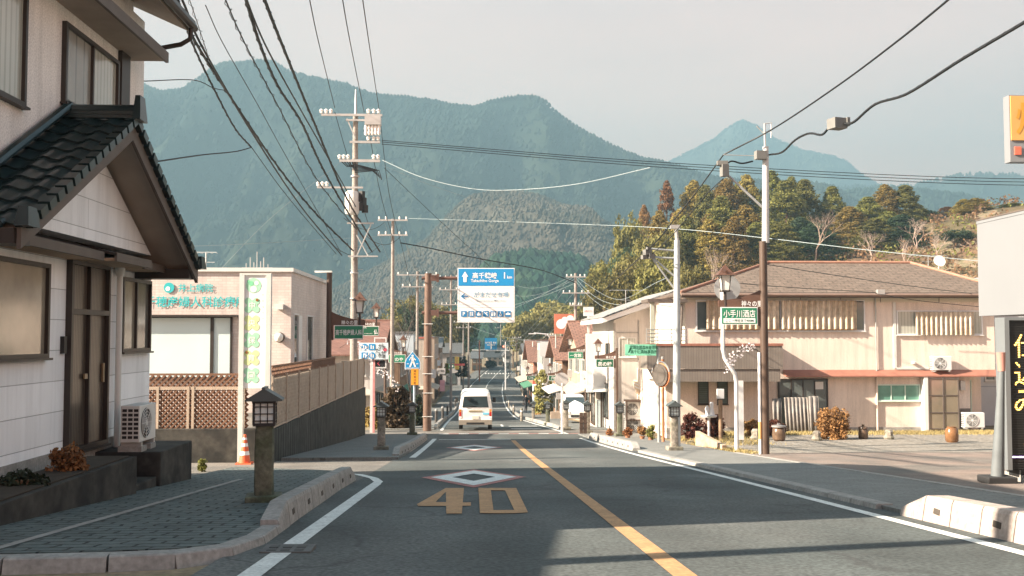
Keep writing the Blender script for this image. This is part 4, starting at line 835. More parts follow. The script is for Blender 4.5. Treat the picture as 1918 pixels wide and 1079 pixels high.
# mirror, orange post, green banner sign
pm=Vector((W(1233,37),37,T(W(1233,37),37)+.03)); Y=pm.y; t=thing('traffic_mirror','round convex road mirror with orange rim on a grey pole','mirror',pm); b=B(metal); b.tube([pm,at(1233,650,Y)],.06,10); b.obj('pole',t)
c=at(1237,702,Y)-UY*.12; mu=Vector((.62,.78,0)); mu=Vector((.5,-.86,0)).normalized(); b=B(mat('mirror_orange',(.6,.25,.12),.5,.05)); 
b.disc(c,.47,mu,UZ,36,-.05); b.obj('rim',t)
mm=mat('mirror_face',(.42,.38,.34),.05,.25,2.2,metal=.8); b=B(mm); b.disc(c+mu.cross(UZ)*.06,.42,mu,UZ,36); b.disc(c+mu.cross(UZ)*.075,.3,mu,UZ,36); b.obj('mirror_face',t)
b=B(metal); pr_=[(c+mu.cross(UZ)*.02)+(mu*math.cos(a*.1309)+UZ*math.sin(a*.1309))*.49 for a in range(2,24)]; b.tube(pr_,.03,5); b.obj('hood',t)
po=Vector((W(1241,37.6),37.6,T(7,37.6))); b=B(mat('post_orange',(.40,.17,.08),.6,.1)); b.tube([po,at(1241,673,po.y)],.055,10); b.m(metal); b.tube([at(1241,673,po.y),at(1241,668,po.y)],.056,10); tag(b.obj('orange_post'),'tall thin orange post just right of the round mirror','post')
Y=pm.y-.1; t=thing('green_banner_sign','mint green direction banner with two lines of dark writing above the mirror','sign',at(1200,667,Y)); b=B(mat('mint_sign',(.22,.62,.42),.5,.04)); x0_,x1_=at(1171,655,Y).x,at(1229,655,Y).x; b.box(x0_,x1_,Y,Y+.03,Z(666,Y,1200),Z(645,Y,1200)); pl=b.obj('panel',t)
b=B(greend); b.text('宮崎北部森林管理署',at(1206,651,Y)-UY*.004,.15,1.05,bold=.02); b.text('高千穂森林事務所',at(1206,659,Y)-UY*.004,.14,1.0,bold=.02); b.prism([at(1176,661,Y)-UY*.004,at(1180,651,Y)-UY*.004,at(1183,652,Y)-UY*.004,at(1179,660,Y)-UY*.004],(0,.002,0)); b.obj('lettering',pl)
# grey tall steel pole with outrigger brackets
ps=Vector((at(1266,700,31.5).x,31.5,T(6.3,31.5))); Y=ps.y; A=lambda px,py:at(px,py,Y)
t=thing('steel_utility_pole','slim grey steel pole with outrigger brackets behind the rough stone bollard','utility pole',ps,'utility poles on the right side'); b=B(mat('grey_blue_steel',(.42,.46,.47),.5,.08,2,metal=.2)); b.tube([ps,A(1268,480),A(1268,450)],[.13,.095,.09],14); b.obj('pole',t)
b=B(metal); b.tube([A(1268,470),A(1218,466)],.035,6); b.tube([A(1268,484),A(1225,482)],.035,6); b.tube([A(1266,520),A(1222,482)],.03,6); b.tube([A(1266,545),A(1222,484)],.03,6); b.tube([A(1268,450),A(1266,430)],.06,8); b.cb(A(1264,425),(.3,.14,.12)); b.obj('bracket',t)
b=B(mat('splice_grey',(.16,.16,.15),.6,.15)); 
for px,py,s_ in ((1212,473,.22),(1219,480,.2),(1206,482,.16),(1214,466,.12)): b.cb(A(px,py)-UY*.05,(s_,s_,s_*.8),.3)
b.obj('splice_box',t)
# tall pole upper part
Y=pA.y; A=lambda px,py:at(px,py,Y); t=thing('joint_utility_pole','tall pale steel pole with antenna bars rising above the brown post','utility pole',pA+Vector((0,.0,6.05)),'utility poles on the right side')
b=B(mat('pale_steel',(.52,.53,.52),.5,.08,2,metal=.2)); b.tube([A(1434,455),A(1434,300),A(1434,275)],[.105,.09,.085],14); b.m(metal); b.tube([A(1433,285),A(1432,232)],.03,8); b.obj('pole',t)
b=B(metal); b.tube([A(1430,232),A(1445,230)],.015,5); b.tube([A(1444,232),A(1444,258)],.015,5); b.tube([A(1417,236),A(1430,250),A(1444,244)],.02,5); b.obj('aerial',t)
b=B(metal); b.tube([A(1432,392),A(1355,320)],.035,8); b.tube([A(1420,292),A(1355,290)],.012,5); b.obj('brace',t)
for py in (375,415,440,465): b=B(metal); b.tube([A(1426,py),A(1442,py)],.01,4); b.obj('step_bolt',t)
b=B(MC['splice_grey']); b.cb(A(1423,292)-UY*.1,(.32,.22,.24),.1); b.obj('splice_box',t); b=B(MC['splice_grey']); b.cb(A(1356,320)-UY*.05,(.2,.2,.34),.2); b.cb(A(1352,306)-UY*.05,(.3,.14,.12)); b.obj('splice_box',t)
# far-right group: white building, LED board, yellow box sign, grey building
Wt=thing('white_shop_building','plain white overhanging upper storey wall cut by the right edge','building',(12,18,-1)); xw=10.35
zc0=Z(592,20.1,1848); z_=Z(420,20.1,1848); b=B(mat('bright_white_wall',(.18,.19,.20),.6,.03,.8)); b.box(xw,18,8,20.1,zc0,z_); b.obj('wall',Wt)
b=B(MC['bright_white_wall']); b.box(xw-.01,18,8,20.11,z_,z_+.06); b.m(brownfr); b.box(xw-.02,18,7.98,20.12,z_+.06,z_+.09); b.obj('roof_edge',Wt)
b=B(MC['bright_white_wall']); b.box(xw+1.13,18,8,19.7,z_+.09,z_+4.5); b.obj('upper_block',Wt); b=B(conc); b.box(13.5,18,8,19.8,-2.5,zc0-.002); b.obj('ground_floor',Wt)
Yl=16.8; xl=at(1884,740,Yl).x; zl0,zl1=Z(880,Yl,1890),Z(600,Yl,1890); t=thing('led_board','black LED board with amber vertical writing and grey frame, at the right edge','display',(xl+.5,Yl,-1.3))
b=B(black); b.box(xl+.06,xl+1.5,Yl,Yl+.25,zl0,zl1); b.obj('screen',t); b=B(mat('led_frame',(.22,.24,.25),.4,.05,2,metal=.4)); b.box(xl-.02,xl+.06,Yl-.05,Yl+.27,zl0,zl1+.05); b.box(xl+.06,xl+1.5,Yl-.05,Yl+.27,zl1,zl1+.05); b.obj('frame',t)
amb=mat('amber_led',(1,.55,.12),.5,0,1,emit=1.1); b=B(amb)
for ch,py in (('仕',648),('込',700),('み',752)): b.text(ch,(xl+.36,Yl-.012,Z(py,Yl,1900)),.40,.5,bold=.0)
b.box(xl+.3,xl+.42,Yl-.012,Yl-.005,Z(834,Yl,1900),Z(832,Yl,1900)); b.obj('lettering',t)
b=B(mat('led_mesh',(.03,.03,.028),.6,.1)); 
for i in range(60): z=zl0+(zl1-zl0)*(i+.5)/60; b.box(xl+.07,xl+1.45,Yl-.02,Yl-.006,z-.007,z+.007)
b.obj('louvre',t); b=B(mat('violet_led',(.75,.45,1),.5,0,1,emit=1.2)); b.box(xl+.08,xl+1.45,Yl-.02,Yl-.004,Z(857,Yl,1900),Z(854,Yl,1900)); b.obj('light_strip',t)
b=B(conc); b.box(xl+.2,xl+1.5,Yl-.3,Yl+.5,G(Yl)-.1,G(Yl)+.12); b.m(black); b.box(xl+.2,xl+1.4,Yl-.1,Yl+.4,G(Yl)+.12,G(Yl)+.2); b.box(xl+.4,xl+.5,Yl+.05,Yl+.15,G(Yl)+.1,zl0).box(xl+1.2,xl+1.3,Yl+.05,Yl+.15,G(Yl)+.1,zl0); b.obj('base',t)
pf=foot(1868,905); t=thing('banner_stand','grey leaning banner pole with rolled cloth and pinkish tip on a grey base','banner stand',pf); Y=pf.y; A=lambda px,py:at(px,py,Y)
b=B(mat('stand_grey',(.12,.135,.14),.6,.15,3)); b.tube([A(1868,903),A(1872,800),A(1876,690)],[.11,.08,.05],10); b.obj('pole',t); b=B(mat('pink_tip',(.40,.20,.16),.6,.1)); b.tube([A(1876,695),A(1874,660)],[.06,.075],10); b.m(MC['stand_grey']); b.obj('tip',t); b=B(rubber); b.cb(pf+UZ*.06,(.5,.4,.12)); b.obj('base',t,bev=.02)
Ys=15; t=thing('yellow_box_sign','orange-yellow box sign with white side high on the white building edge','sign',at(1895,300,Ys)); xs_=at(1893,240,Ys).x; xe=at(1882,240,Ys).x
b=B(MC['bright_white_wall']); b.box(xs_-.015,xs_+1.2,Ys,Ys+.17,Z(303,Ys,1890),Z(178,Ys,1890)); b.obj('casing',t); b=B(mat('sign_orange',(.52,.29,.09),.5,.06)); b.box(xs_,xs_+1.1,Ys-.02,Ys,Z(263,Ys,1890),Z(180,Ys,1890)); b.obj('panel',t)
b=B(mat('sign_brown_ink',(.5,.24,.03),.5,.1)); b.text('焼',(xs_+.33,Ys-.025,Z(222,Ys,1890)),.5,.6,bold=.03); b.m(mat('sign_red',(.62,.13,.08),.5,.05)); b.box(xs_+.05,xs_+.15,Ys-.02,Ys,Z(290,Ys,1890),Z(275,Ys,1890)); b.obj('lettering',t)
Yg=45; t=thing('grey_clad_building','pale grey panel-clad building behind the right end of the pink house','building',(24,48,-3)); gw=mat('grey_cladding',(.42,.44,.46),.6,.05,1,.3,pat='wall',pw=4,ph=1.9,mort=.03,c2=(.28,.3,.32)); b=B(gw); b.box(at(1836,700,Yg).x,34,Yg,Yg+12,-3.3,Z(560,Yg,1860)); b.obj('wall',t)
window(t,(at(1846,700,Yg).x,Yg,Z(711,Yg,1850)),UX,UZ,at(1880,700,Yg).x-at(1846,700,Yg).x,Z(681,Yg,1850)-Z(711,Yg,1850),metal,glassd,1,.05,.05)
b=B(metal); b.prism([(at(1800,530,62).x,62,Z(540,62,1800)),(at(1900,510,62).x,62,Z(512,62,1900)),(at(2000,530,62).x,62,Z(540,62,2000))],(0,8,0)); t=thing('blue_roof_house','house with blue-grey metal roof peeping over the slate roof','house',(at(1900,540,62).x,62,T(38,66))); b.obj('roof',t); b=B(plaster); b.box(at(1808,540,62).x,at(1990,540,62).x,62.3,69.5,T(38,66)-1,Z(541,62,1900)); b.obj('wall',t)
# ---------------- white shop house with sloping tile roof ----------------
yw=49.5; A=lambda px,py,Y=yw:at(px,py,Y); Wh=thing('white_gabled_house','white rendered house with grey tiled sloping roof, left of the pink house','house',(A(1200,800).x,yw,G(yw)))
wx0,wx1=A(1150,700).x,A(1290,700).x; wren=mat('white_render',(.50,.47,.43),.8,.05,1,.2,grime=.5); zg2=-3.7
pts=[(wx0,yw,zg2),(wx1,yw,zg2),(wx1,yw,A(1290,560).z),(A(1262,552).x,yw,A(1262,556).z),(wx0,yw,A(1150,600).z)]
b=B(wren); b.prism(pts,(0,9,0)); b.obj('wall',Wh)
gt=mat('grey_tile',(.25,.245,.23),.6,.2,4); a0,a1=A(1125,597),A(1268,544); b=B(white); b.prism([a0-UY*.6,a1-UY*.6,a1-UY*.6-UZ*.35,a0-UY*.6-UZ*.22],(0,10,0)); b.m(gt); v=(a1-a0); L=v.length; tiled(b,a0-UY*.7+UZ*.04,UY,10.2,v.normalized(),L,12,.03,.02)
b.prism([a1-UY*.6+UZ*.08,a1+Vector((3,-.6,-1.3)),a1+Vector((3,-.6,-1.6)),a1-UY*.6-UZ*.2],(0,10,0)); b.obj('roof',Wh)
b=B(conc); b.box(A(1150,700).x-.03,A(1153,700).x,yw-.08,yw,zg2,A(1150,605).z); b.box(A(1195,600).x,A(1197,600).x,yw-.05,yw,Z(716,yw,1196),Z(600,yw,1196)); b.box(A(1155,600).x,A(1196,600).x,yw-.05,yw,Z(624,yw,1170),Z(622,yw,1170)); b.obj('downpipe',Wh)
b=B(mat('striped_awning',(.66,.50,.34),.7,.05,1,0,pat='vert',pw=60,ph=.3,mort=.07,c2=(.75,.72,.66))); b.prism([A(1186,712),A(1186,728)-UY*.8,A(1186,736)-UY*.8,A(1186,720)],(A(1228,712).x-A(1186,712).x,0,0)); b.obj('awning',Wh)
b=B(cream); b.box(A(1210,760).x,A(1228,760).x,yw-.03,yw,zg2,A(1210,733).z); b.obj('door',Wh)
for px,l in ((1183,'upper'),):
    pass
ac1=acunit('upper of the two stacked cream air conditioners by the white gabled house',A(1184,790).x,yw-.7,Z(783,yw-.7,1184),0,cream,1.25); ac2=acunit('lower of the two stacked cream air conditioners by the white gabled house',A(1184,790).x,yw-.7,Z(811,yw-.7,1184),0,cream,1.25)
b=B(bpole); 
for z in (Z(783,yw,1184),Z(811,yw,1184)): b.box(A(1166,700).x,A(1202,700).x,yw-1,yw-.45,z-.05,z)
for px in (1167,1201): b.box(A(px,700).x,A(px,700).x+.06,yw-1,yw-.9,zg2,Z(750,yw,1184))
b.box(A(1166,700).x,A(1202,700).x,yw-1.05,yw-.4,Z(750,yw,1184),Z(747,yw,1184)); tag(b.obj('rack'),'brown metal rack holding the two stacked air conditioners','rack')
# white shopfront box sign building
ysh=53; A=lambda px,py,Y=ysh:at(px,py,Y); t=thing('white_shopfront','narrow shop with tall blank white facade panel and pale sliding doors','shop',(A(1115,800).x,ysh,G(ysh)))
b=B(mat('shop_cream',(.50,.44,.37),.7,.06,1)); b.box(A(1118,700).x,A(1158,700).x,ysh+.4,ysh+5.2,-4.2,Z(640,ysh,1120)); b.obj('wall',t)
b=B(white); b.box(A(1099,700).x,A(1134,700).x,ysh,ysh+.4,Z(735,ysh,1115),Z(625,ysh,1115)); b.obj('facade_panel',t)
b=B(white); b.box(A(1110,700).x,A(1155,700).x,ysh-.25,ysh-.002,Z(728,ysh,1115),Z(690,ysh,1115)); sp=b.obj('shop_sign',t)
b=B(mat('tent_white',(.8,.78,.72),.7,.04)); b.prism([(A(1108,740).x,ysh,Z(722,ysh,1115)),(A(1108,740).x,ysh-.7,Z(732,ysh,1115)),(A(1108,740).x,ysh,Z(732,ysh,1115))],(A(1156,740).x-A(1103,740).x,0,0)); b.obj('awning',t)
for px in (1120,1133,1146): window(t,(A(px,780).x,ysh+.4,-3.9),UX,UZ,.3,1.7,cream,glassw,0,.03,.03,name='sliding_door')
b=B(bpole); b.box(A(1126,700).x,A(1129,700).x,ysh+.3,ysh+.36,-4,Z(736,ysh,1115)); b.obj('trim',t)
t=thing('white_box_sign','white projecting box sign with small dark characters above the shop','sign',at(1104,720,56)); b=B(white); b.box(at(1088,700,56).x,at(1116,700,56).x,56,56.25,Z(715,56,1100),Z(695,56,1100)); b.obj('casing',t); b=B(black); b.text('予約受付',at(1101,710,56)-UY*.01,.12,.55,bold=.03); b.obj('lettering',t)
t=thing('roadside_white_sign','white upright sign with a red roof-like top edge over the shops','sign',at(1102,625,57)); b=B(white); b.box(at(1093,580,57).x,at(1112,580,57).x,57,57.1,Z(592,57,1100),Z(575,57,1100)); b.obj('panel',t); b=B(white); b.box(at(1100,580,57).x,at(1104,580,57).x,57,57.1,Z(630,57,1100),Z(592,57,1100)); b.obj('leg',t); b=B(mat('red_print',(.6,.12,.1),.5,.05)); b.text('お茶のさと',at(1102,583,57)-UY*.01,.13,.45,bold=.02); b.obj('lettering',t)

for ya,zb_0,w_,h_ in ((51.0,-.2,1.3,1.0),(54.6,-.2,1.3,1.0),(51.6,-3.0,1.6,1.7),(55.0,-3.0,1.4,1.7)): window(Wh,(wx0,ya+w_,zb_0),-UY,UZ,w_,h_,darkfr,glassd,1,.05,.06)
sfx=at(1118,700,53).x; sft=bpy.data.objects['white_shopfront']
for ya,zb_0,w_,h_ in ((53.8,-.4,1.2,1.0),(56.2,-.4,1.2,1.0),(53.8,-3.5,1.6,1.9),(56.2,-3.5,1.6,1.9)): window(sft,(sfx,ya+w_,zb_0),-UY,UZ,w_,h_,bpole,glassd,1,.05,.06)
b=B(aw_:=mat('faded_awning',(.40,.36,.30),.7,.1)); b.prism([(sfx,53.6,-1.35),(sfx-.6,53.6,-1.6),(sfx-.6,53.6,-1.68),(sfx,53.6,-1.5)],(0,4.8,0)); b.obj('awning',sft)
window(Wh,(at(1160,650,yw).x,yw,.2),UX,UZ,.8,.9,cream,glassc,1,.04,.05)
# ---------------- gantry and route signs ----------------
Y=50.3; A=lambda px,py,Y=Y:at(px,py,Y); gp_=Vector((A(800,805).x,Y,G(Y)))
t=thing('gantry_pole','thick brown steel pole with two arms holding the route sign','pole',gp_)
b=B(mat('gantry_brown',(.135,.085,.062),.5,.12,3)); b.tube([gp_,A(802,513)],[.215,.175],18); b.disc(A(802,513),.18,UX,UY,18,.02); b.obj('pole',t)
for py in (521,586):
    b=B(mat('gantry_dark',(.12,.065,.05),.5,.1)); b.tube([A(790,py),A(860,py)],.085,10); b.cb(A(812,py),(.3,.3,.28)); b.cb(A(820,py),(.12,.36,.4)); b.obj('arm',t)
for py in (607,668,700,736,780):
    b=B(cream); b.tube([A(791,py)-UY*.2,A(811,py)-UY*.2],.02,5); b.obj('strap',t)
Ys=50.0; A=lambda px,py,Y=Ys:at(px,py,Y); t=thing('route_sign','large blue and white route sign with arrows and pictograms on brown gantry arms','sign',A(910,604))
b=B(signw); x0,x1=A(857,550).x,A(964,550).x; z0,z1=Z(604,Ys,910),Z(502,Ys,910); b.box(x0,x1,Ys,Ys+.06,z0,z1); pn=b.obj('panel',t)
b=B(blue); za_=Z(535.5,Ys,910); b.box(x0+.04,x1-.04,Ys-.012,Ys-.001,za_,z1-.04); b.m(mat('grey_rule',(.42,.50,.58),.5,.05))
for p0,p1 in ((539,571),(575,601)):
    za2,zb2=Z(p1,Ys,910),Z(p0,Ys,910)
    for q in ((x0+.05,x1-.05,zb2-.015,zb2),(x0+.05,x1-.05,za2,za2+.015),(x0+.05,x0+.065,za2+.015,zb2-.015),(x1-.065,x1-.05,za2+.015,zb2-.015)): b.box(q[0],q[1],Ys-.008,Ys-.001,q[2],q[3])
b.obj('field',pn)
b=B(signw); yy=Ys-.018
b.text('高千穂峡',(A(908,516).x,yy,Z(516,Ys,908)),.30,1.4,bold=.035); b.text('Takachiho Gorge',(A(908,527).x,yy,Z(526.5,Ys,908)),.19,1.4,bold=.03); b.text('1',(A(945,516).x,yy,Z(516,Ys,945)),.31,bold=.03); b.text('km',(A(954.5,519).x,yy,Z(519,Ys,954)),.15,.26,bold=.03)
c=Vector((A(871,519).x,yy,Z(519,Ys,871))); b.prism([c+Vector(q) for q in ((-.08,0,-.25),(.08,0,-.25),(.08,0,.02),(.16,0,.02),(0,0,.28),(-.16,0,.02),(-.08,0,.02))],(0,-.003,0))
b.m(mat('slate_letter',(.16,.30,.42),.5,.05)); b.text('がまだせ市場',(A(920,552).x,yy,Z(552,Ys,920)),.29,2.0,bold=.04); b.m(mat('pale_slate',(.45,.53,.58),.5,.05)); b.text('Gamadase Market',(A(919,562).x,yy,Z(562.5,Ys,920)),.15,1.65,bold=.03)
b.m(blued); c=Vector((A(869,555).x,yy,Z(555,Ys,869))); b.prism([c+Vector(q) for q in ((-.16,0,0),(.02,0,.15),(.06,0,.11),(-.03,0,.025),(.2,0,.025),(.2,0,-.025),(-.03,0,-.025),(.06,0,-.11),(.02,0,-.15))],(0,-.003,0))
def icon(b,c,s,k):
    b.m(blued).box(c.x-s,c.x+s,c.y-.004,c.y,c.z-s,c.z+s); b.m(signw); y=c.y-.007
    def bx(x0,x1,z0,z1): b.box(c.x+x0*s,c.x+x1*s,y-.002,y,c.z+z0*s,c.z+z1*s)
    if k==0: b.text('P',(c.x,y,c.z),s*1.3,bold=.03)
    elif k==1: bx(-.5,-.3,-.7,.7); bx(-.15,.05,-.7,.7); bx(.35,.6,-.7,.7)
    elif k==2: bx(-.5,.3,-.6,.1); b.disc(Vector((c.x,y,c.z+.35*s)),.3*s,UX,UZ,12); bx(.45,.65,-.6,.3)
    elif k==3: b.prism([(c.x-.7*s,y,c.z+.6*s),(c.x-.5*s,y,c.z+.7*s),(c.x+.7*s,y,c.z-.5*s),(c.x+.5*s,y,c.z-.7*s)],(0,-.002,0)); b.disc(Vector((c.x+.3*s,y,c.z+.4*s)),.22*s,UX,UZ,10)
    elif k==4:
        for dx in (-.45,.45): b.disc(Vector((c.x+dx*s,y,c.z+.55*s)),.18*s,UX,UZ,10); bx(dx-.25,dx+.25,-.7,.3)
        bx(-.05,.05,-.8,.8)
    elif k==5: b.disc(Vector((c.x-.1*s,y,c.z+.65*s)),.16*s,UX,UZ,10); bx(-.2,.0,-.1,.5); bx(-.2,.45,-.2,-.05); b.disc(Vector((c.x-.05*s,y,c.z-.35*s)),.42*s,UX,UZ,14); b.m(blued).disc(Vector((c.x-.05*s,y-.003,c.z-.35*s)),.25*s,UX,UZ,14)
    else: bx(-.8,.8,-.3,.2); b.disc(Vector((c.x,y,c.z+.1*s)),.4*s,UX,UZ,12)
for i in range(7): icon(b,Vector((A(869,588).x+i*(A(951.5,588).x-A(869,588).x)/6,yy,Z(588,Ys,910))),.145,i)
b.obj('lettering',pn)
# walking person warning sign + orange plate
Y=47; A=lambda px,py,Y=Y:at(px,py,Y); p=Vector((A(776,800).x,Y,G(Y)+.05)); t=thing('crossing_sign','blue pentagon sign with a white walking person on a pale pole','sign',p)
b=B(mat('pale_blue_pole',(.45,.55,.6),.5,.05,2,metal=.2)); b.tube([p,A(776,672)],.05,10); b.obj('pole',t)
k=Y/F; c=A(773,676)-UY*.08; P5=[(0,.45),(.30,.1),(.36,-.08),(.36,-.40),(-.36,-.40),(-.36,-.08),(-.30,.1)]
b=B(signw); b.prism([c+Vector((x*1.02,0,z*1.0))for x,z in P5],(0,.02,0)); b.m(blue); b.prism([c+Vector((x*.92,-.006,z*.93)) for x,z in P5],(0,.004,0)); pl=b.obj('plate',t)
b=B(signw); y=-.012; f=lambda pts:b.prism([c+Vector((x,y,z)) for x,z in pts],(0,-.003,0)); b.disc(c+Vector((.0,y,.24)),.055,UX,UZ,12)
f([(-.06,.18),(.07,.18),(.06,-.02),(-.05,-.02)]); f([(-.05,0),(.03,0),(-.08,-.28),(-.16,-.28)]); f([(-.02,0),(.06,0),(.17,-.28),(.09,-.28)]); f([(-.05,.18),(-.14,.02),(-.17,.04),(-.08,.19)]); f([(.05,.18),(.16,.05),(.13,.02),(.03,.12)])
f([(-.30,-.32),(.30,-.32),(.30,-.35),(-.30,-.35)]); f([(-.27,-.12),(-.17,-.12),(-.17,-.15),(-.27,-.15)]); f([(.17,-.12),(.27,-.12),(.27,-.15),(.17,-.15)]); b.obj('pictogram',pl)
t2=A(777,706)-UY*.09; b=B(mat('orange_plate',(.80,.34,.03),.5,.05)); b.box(t2.x-.17,t2.x+.17,t2.y,t2.y+.02,t2.z-.37,t2.z+.37); o=b.obj('orange_plate',t)
b=B(mat('brown_print',(.25,.10,.02),.5,.1)); 
for i,ch in enumerate('横断者注意'): b.text(ch,(t2.x,t2.y-.004,t2.z+.28-i*.14),.11,.13,bold=.03)
b.obj('lettering',o)
# market sign with four pictograms
Y=48.5; A=lambda px,py,Y=Y:at(px,py,Y); t=thing('market_sign','pale board with four blue pictograms and brush lettering above the retaining wall','sign',A(700,675)); x0,x1=A(672,657).x,A(727,657).x
b=B(mat('pale_sign',(.60,.70,.74),.5,.04)); b.box(x0,x1,Y,Y+.06,Z(673,Y,700),Z(642,Y,700)); pn=b.obj('panel',t); b=B(blue)
for px,py in ((683,650),(697,650),(683,666),(697,666)): 
    c=A(px,py)-UY*.012
    if px==683 and py==650 or px==697 and py==666: b.m(blue).disc(c,.16,UX,UZ,16)
    else: b.m(blue).box(c.x-.15,c.x+.15,c.y,c.y+.004,c.z-.15,c.z+.15)
    b.m(signw).box(c.x-.07,c.x-.02,c.y-.006,c.y-.003,c.z-.1,c.z+.1).box(c.x+.03,c.x+.08,c.y-.006,c.y-.003,c.z-.1,c.z+.06)
b.m(black)
for ch,px,py,s_ in (('が',713,648,.24),('ま',719,651,.2),('だ',708,657,.24),('せ',718,661,.22),('市',711,666,.2),('場',718,668,.18)): b.text(ch,A(px,py)-UY*.014,s_,bold=.02)
b.m(mat('seal_red',(.55,.08,.12),.5,.05)).disc(A(721,655)-UY*.013,.09,UX,UZ,14); b.obj('lettering',pn)
b=B(white); x=A(712,640).x
for z0_,z1_ in ((Z(641,Y,712),Z(634,Y,712)),(Z(688,Y,712),Z(674,Y,712))): b.box(x-.3,x-.25,Y+.08,Y+.12,z0_,z1_).box(x+.25,x+.3,Y+.08,Y+.12,z0_,z1_)
b.box(x-.3,x+.3,Y+.08,Y+.12,Z(634,Y,712),Z(632,Y,712)).box(x-.3,x+.3,Y+.08,Y+.12,Z(690,Y,712),Z(688,Y,712)); b.obj('frame',t)
b=B(white); b.box(A(693,700).x,A(698,700).x,Y+.07,Y+.2,-3.6,Z(673,Y,700)); b.m(mat('faded_pink',(.55,.25,.24),.6,.1)).box(A(698,700).x,A(702,700).x,Y+.07,Y+.2,-3.6,Z(673,Y,700)); b.obj('leg',t)
b=B(black); b.box(x-.24,x+.24,Y+.09,Y+.11,Z(687,Y,712),Z(675,Y,712)); b.m(mat('seal_red',(.55,.08,.12))).text('€',A(708,681)+UY*.08,.2,bold=.05) if 0 else None; b.m(MC['seal_red']).text('く',A(709,681)+UY*.08,.22,bold=.05); b.obj('lower_panel',t)
# far direction sign and signals
Y=222; A=lambda px,py,Y=Y:at(px,py,Y); t=thing('far_direction_sign','small far blue direction sign with a white road diagram on a pale beam','sign',A(920,655)); b=B(blue); b.box(A(908,640).x,A(931,640).x,Y,Y+.1,Z(655,Y,920),Z(633,Y,920)); pn=b.obj('panel',t)
b=B(signw); cx=A(920,645).x; b.box(cx-.12,cx+.12,Y-.02,Y,Z(654,Y,920),Z(640,Y,920)).box(cx-.9,cx+.9,Y-.03,Y-.02,Z(647,Y,920),Z(645.5,Y,920)); b.text('高千穂',(cx-.75,Y-.03,Z(642,Y,920)),.45,1.1,bold=.03); b.text('熊本',(cx+.8,Y-.03,Z(642,Y,920)),.45,.8,bold=.03); b.obj('lettering',pn)
b=B(cream); b.tube([A(880,656),A(955,657)],.14,8); b.tube([A(880,656),(A(880,656).x,Y,G(Y))],.13,8); b.obj('beam',t)
for px,py,l in ((905,657.5,'dark traffic signal head at the left under the far blue sign'),(932,659.5,'dark traffic signal head at the right under the far blue sign'),(940,649,'traffic signal with a glowing red lamp right of the far blue sign')):
    c=A(px,py,221); t=thing('traffic_signal',l,'traffic signal',c,'traffic signals at the far junction'); b=B(black); b.box(c.x-.62,c.x+.62,c.y-.1,c.y+.1,c.z-.2,c.z+.2); b.obj('housing',t)
    for i in (-1,0,1): b=B(mat('signal_red',(1,.15,.08),.4,0,1,emit=2) if (px==940 and i==1) else mat('dark_lens',(.03,.05,.05),.3)); b.disc(c+Vector((i*.38,-.11,0)),.15 if px!=940 else .17,UX,UZ,12); b.obj('lens',t)
# ---------------- vehicles ----------------
def wheel(par,x,y,z,r,w_=.19):
    b=B(rubber); sgn=1 if x>par.location.x else -1; pr=[(r*.6,-w_/2),(r*.95,-w_/2),(r,-w_*.3),(r,w_*.3),(r*.95,w_/2),(r*.6,w_/2)]; vs=[];n=22
    for rr,q in pr:
        for j in range(n): a=j*6.2832/n; vs.append((x+q,y+rr*math.cos(a),z+rr*math.sin(a)))
    b.add(vs,[(i*n+j,i*n+(j+1)%n,(i+1)*n+(j+1)%n,(i+1)*n+j) for i in range(5) for j in range(n)],True); ty=b.obj('tyre',None)
    wl=bpy.data.objects.new('wheel',None); col.objects.link(wl); wl.parent=par
    bpy.data.objects.remove(ty); b.obj('tyre',wl)
    b=B(metal); b.disc(Vector((x+sgn*w_*.35,y,z)),r*.62,UY,UZ,18,.02*sgn); b.obj('rim',wl)
def loft(b,secs,closed=True):
    n=len(secs[0]); vs=[p for s_ in secs for p in s_]; b.add(vs,[(i*n+j,i*n+(j+1)%n,(i+1)*n+(j+1)%n,(i+1)*n+j) for i in range(len(secs)-1) for j in range(n)]+[tuple(range(n))[::-1],tuple((len(secs)-1)*n+j for j in range(n))],True)
def vsec(y,hw,zb,zbelt,zt,tw,x0=0,z0=0):
    r=.12
    half=[(hw*.96,zb),(hw,zb+.15),(hw,zbelt),(tw+.03,zt-.22),(tw-.02,zt-.07),(tw-.14,zt),(0,zt+.015)]
    return [(x0+a,y,z0+c) for a,c in half]+[(x0-a,y,z0+c) for a,c in half[:-1][::-1]]
vy=50.5; vx=at(890.5,760,vy).x; vz=G(vy)+.02; vpaint=mat('van_white',(.80,.79,.76),.3,.02,1,spec=.6)
V=thing('delivery_van','white van driving away, seen from behind under the route sign','van',(vx,vy,vz))
b=B(vpaint); S=[(0,.80,.36,1.12,1.83,.62),(.05,.845,.34,1.12,1.90,.68),(.3,.85,.33,1.12,1.95,.71),(2,.85,.33,1.12,1.96,.72),(3.4,.85,.33,1.1,1.93,.71),(3.75,.85,.33,1.08,1.80,.68),(4.35,.84,.33,1.03,1.22,.74),(4.6,.78,.36,.9,1.05,.7)]
loft(b,[vsec(vy+y,hw,zb,zbe,zt,tw,vx,vz) for y,hw,zb,zbe,zt,tw in S]); b.obj('body',V,bev=.03)
def vq(x,z,y=-.012): return Vector((vx+x,vy+y,vz+z))
gl=mat('car_glass',(.035,.05,.055),.08,.2,2,spec=.9)
b=B(black); b.prism([vq(-.66,1.15),vq(.66,1.15),vq(.585,1.70),vq(-.585,1.70)],(0,.03,0)); b.m(gl); b.prism([vq(-.63,1.18,-.016),vq(.63,1.18,-.016),vq(.56,1.67,-.016),vq(-.56,1.67,-.016)],(0,.004,0)); b.obj('rear_window',V)
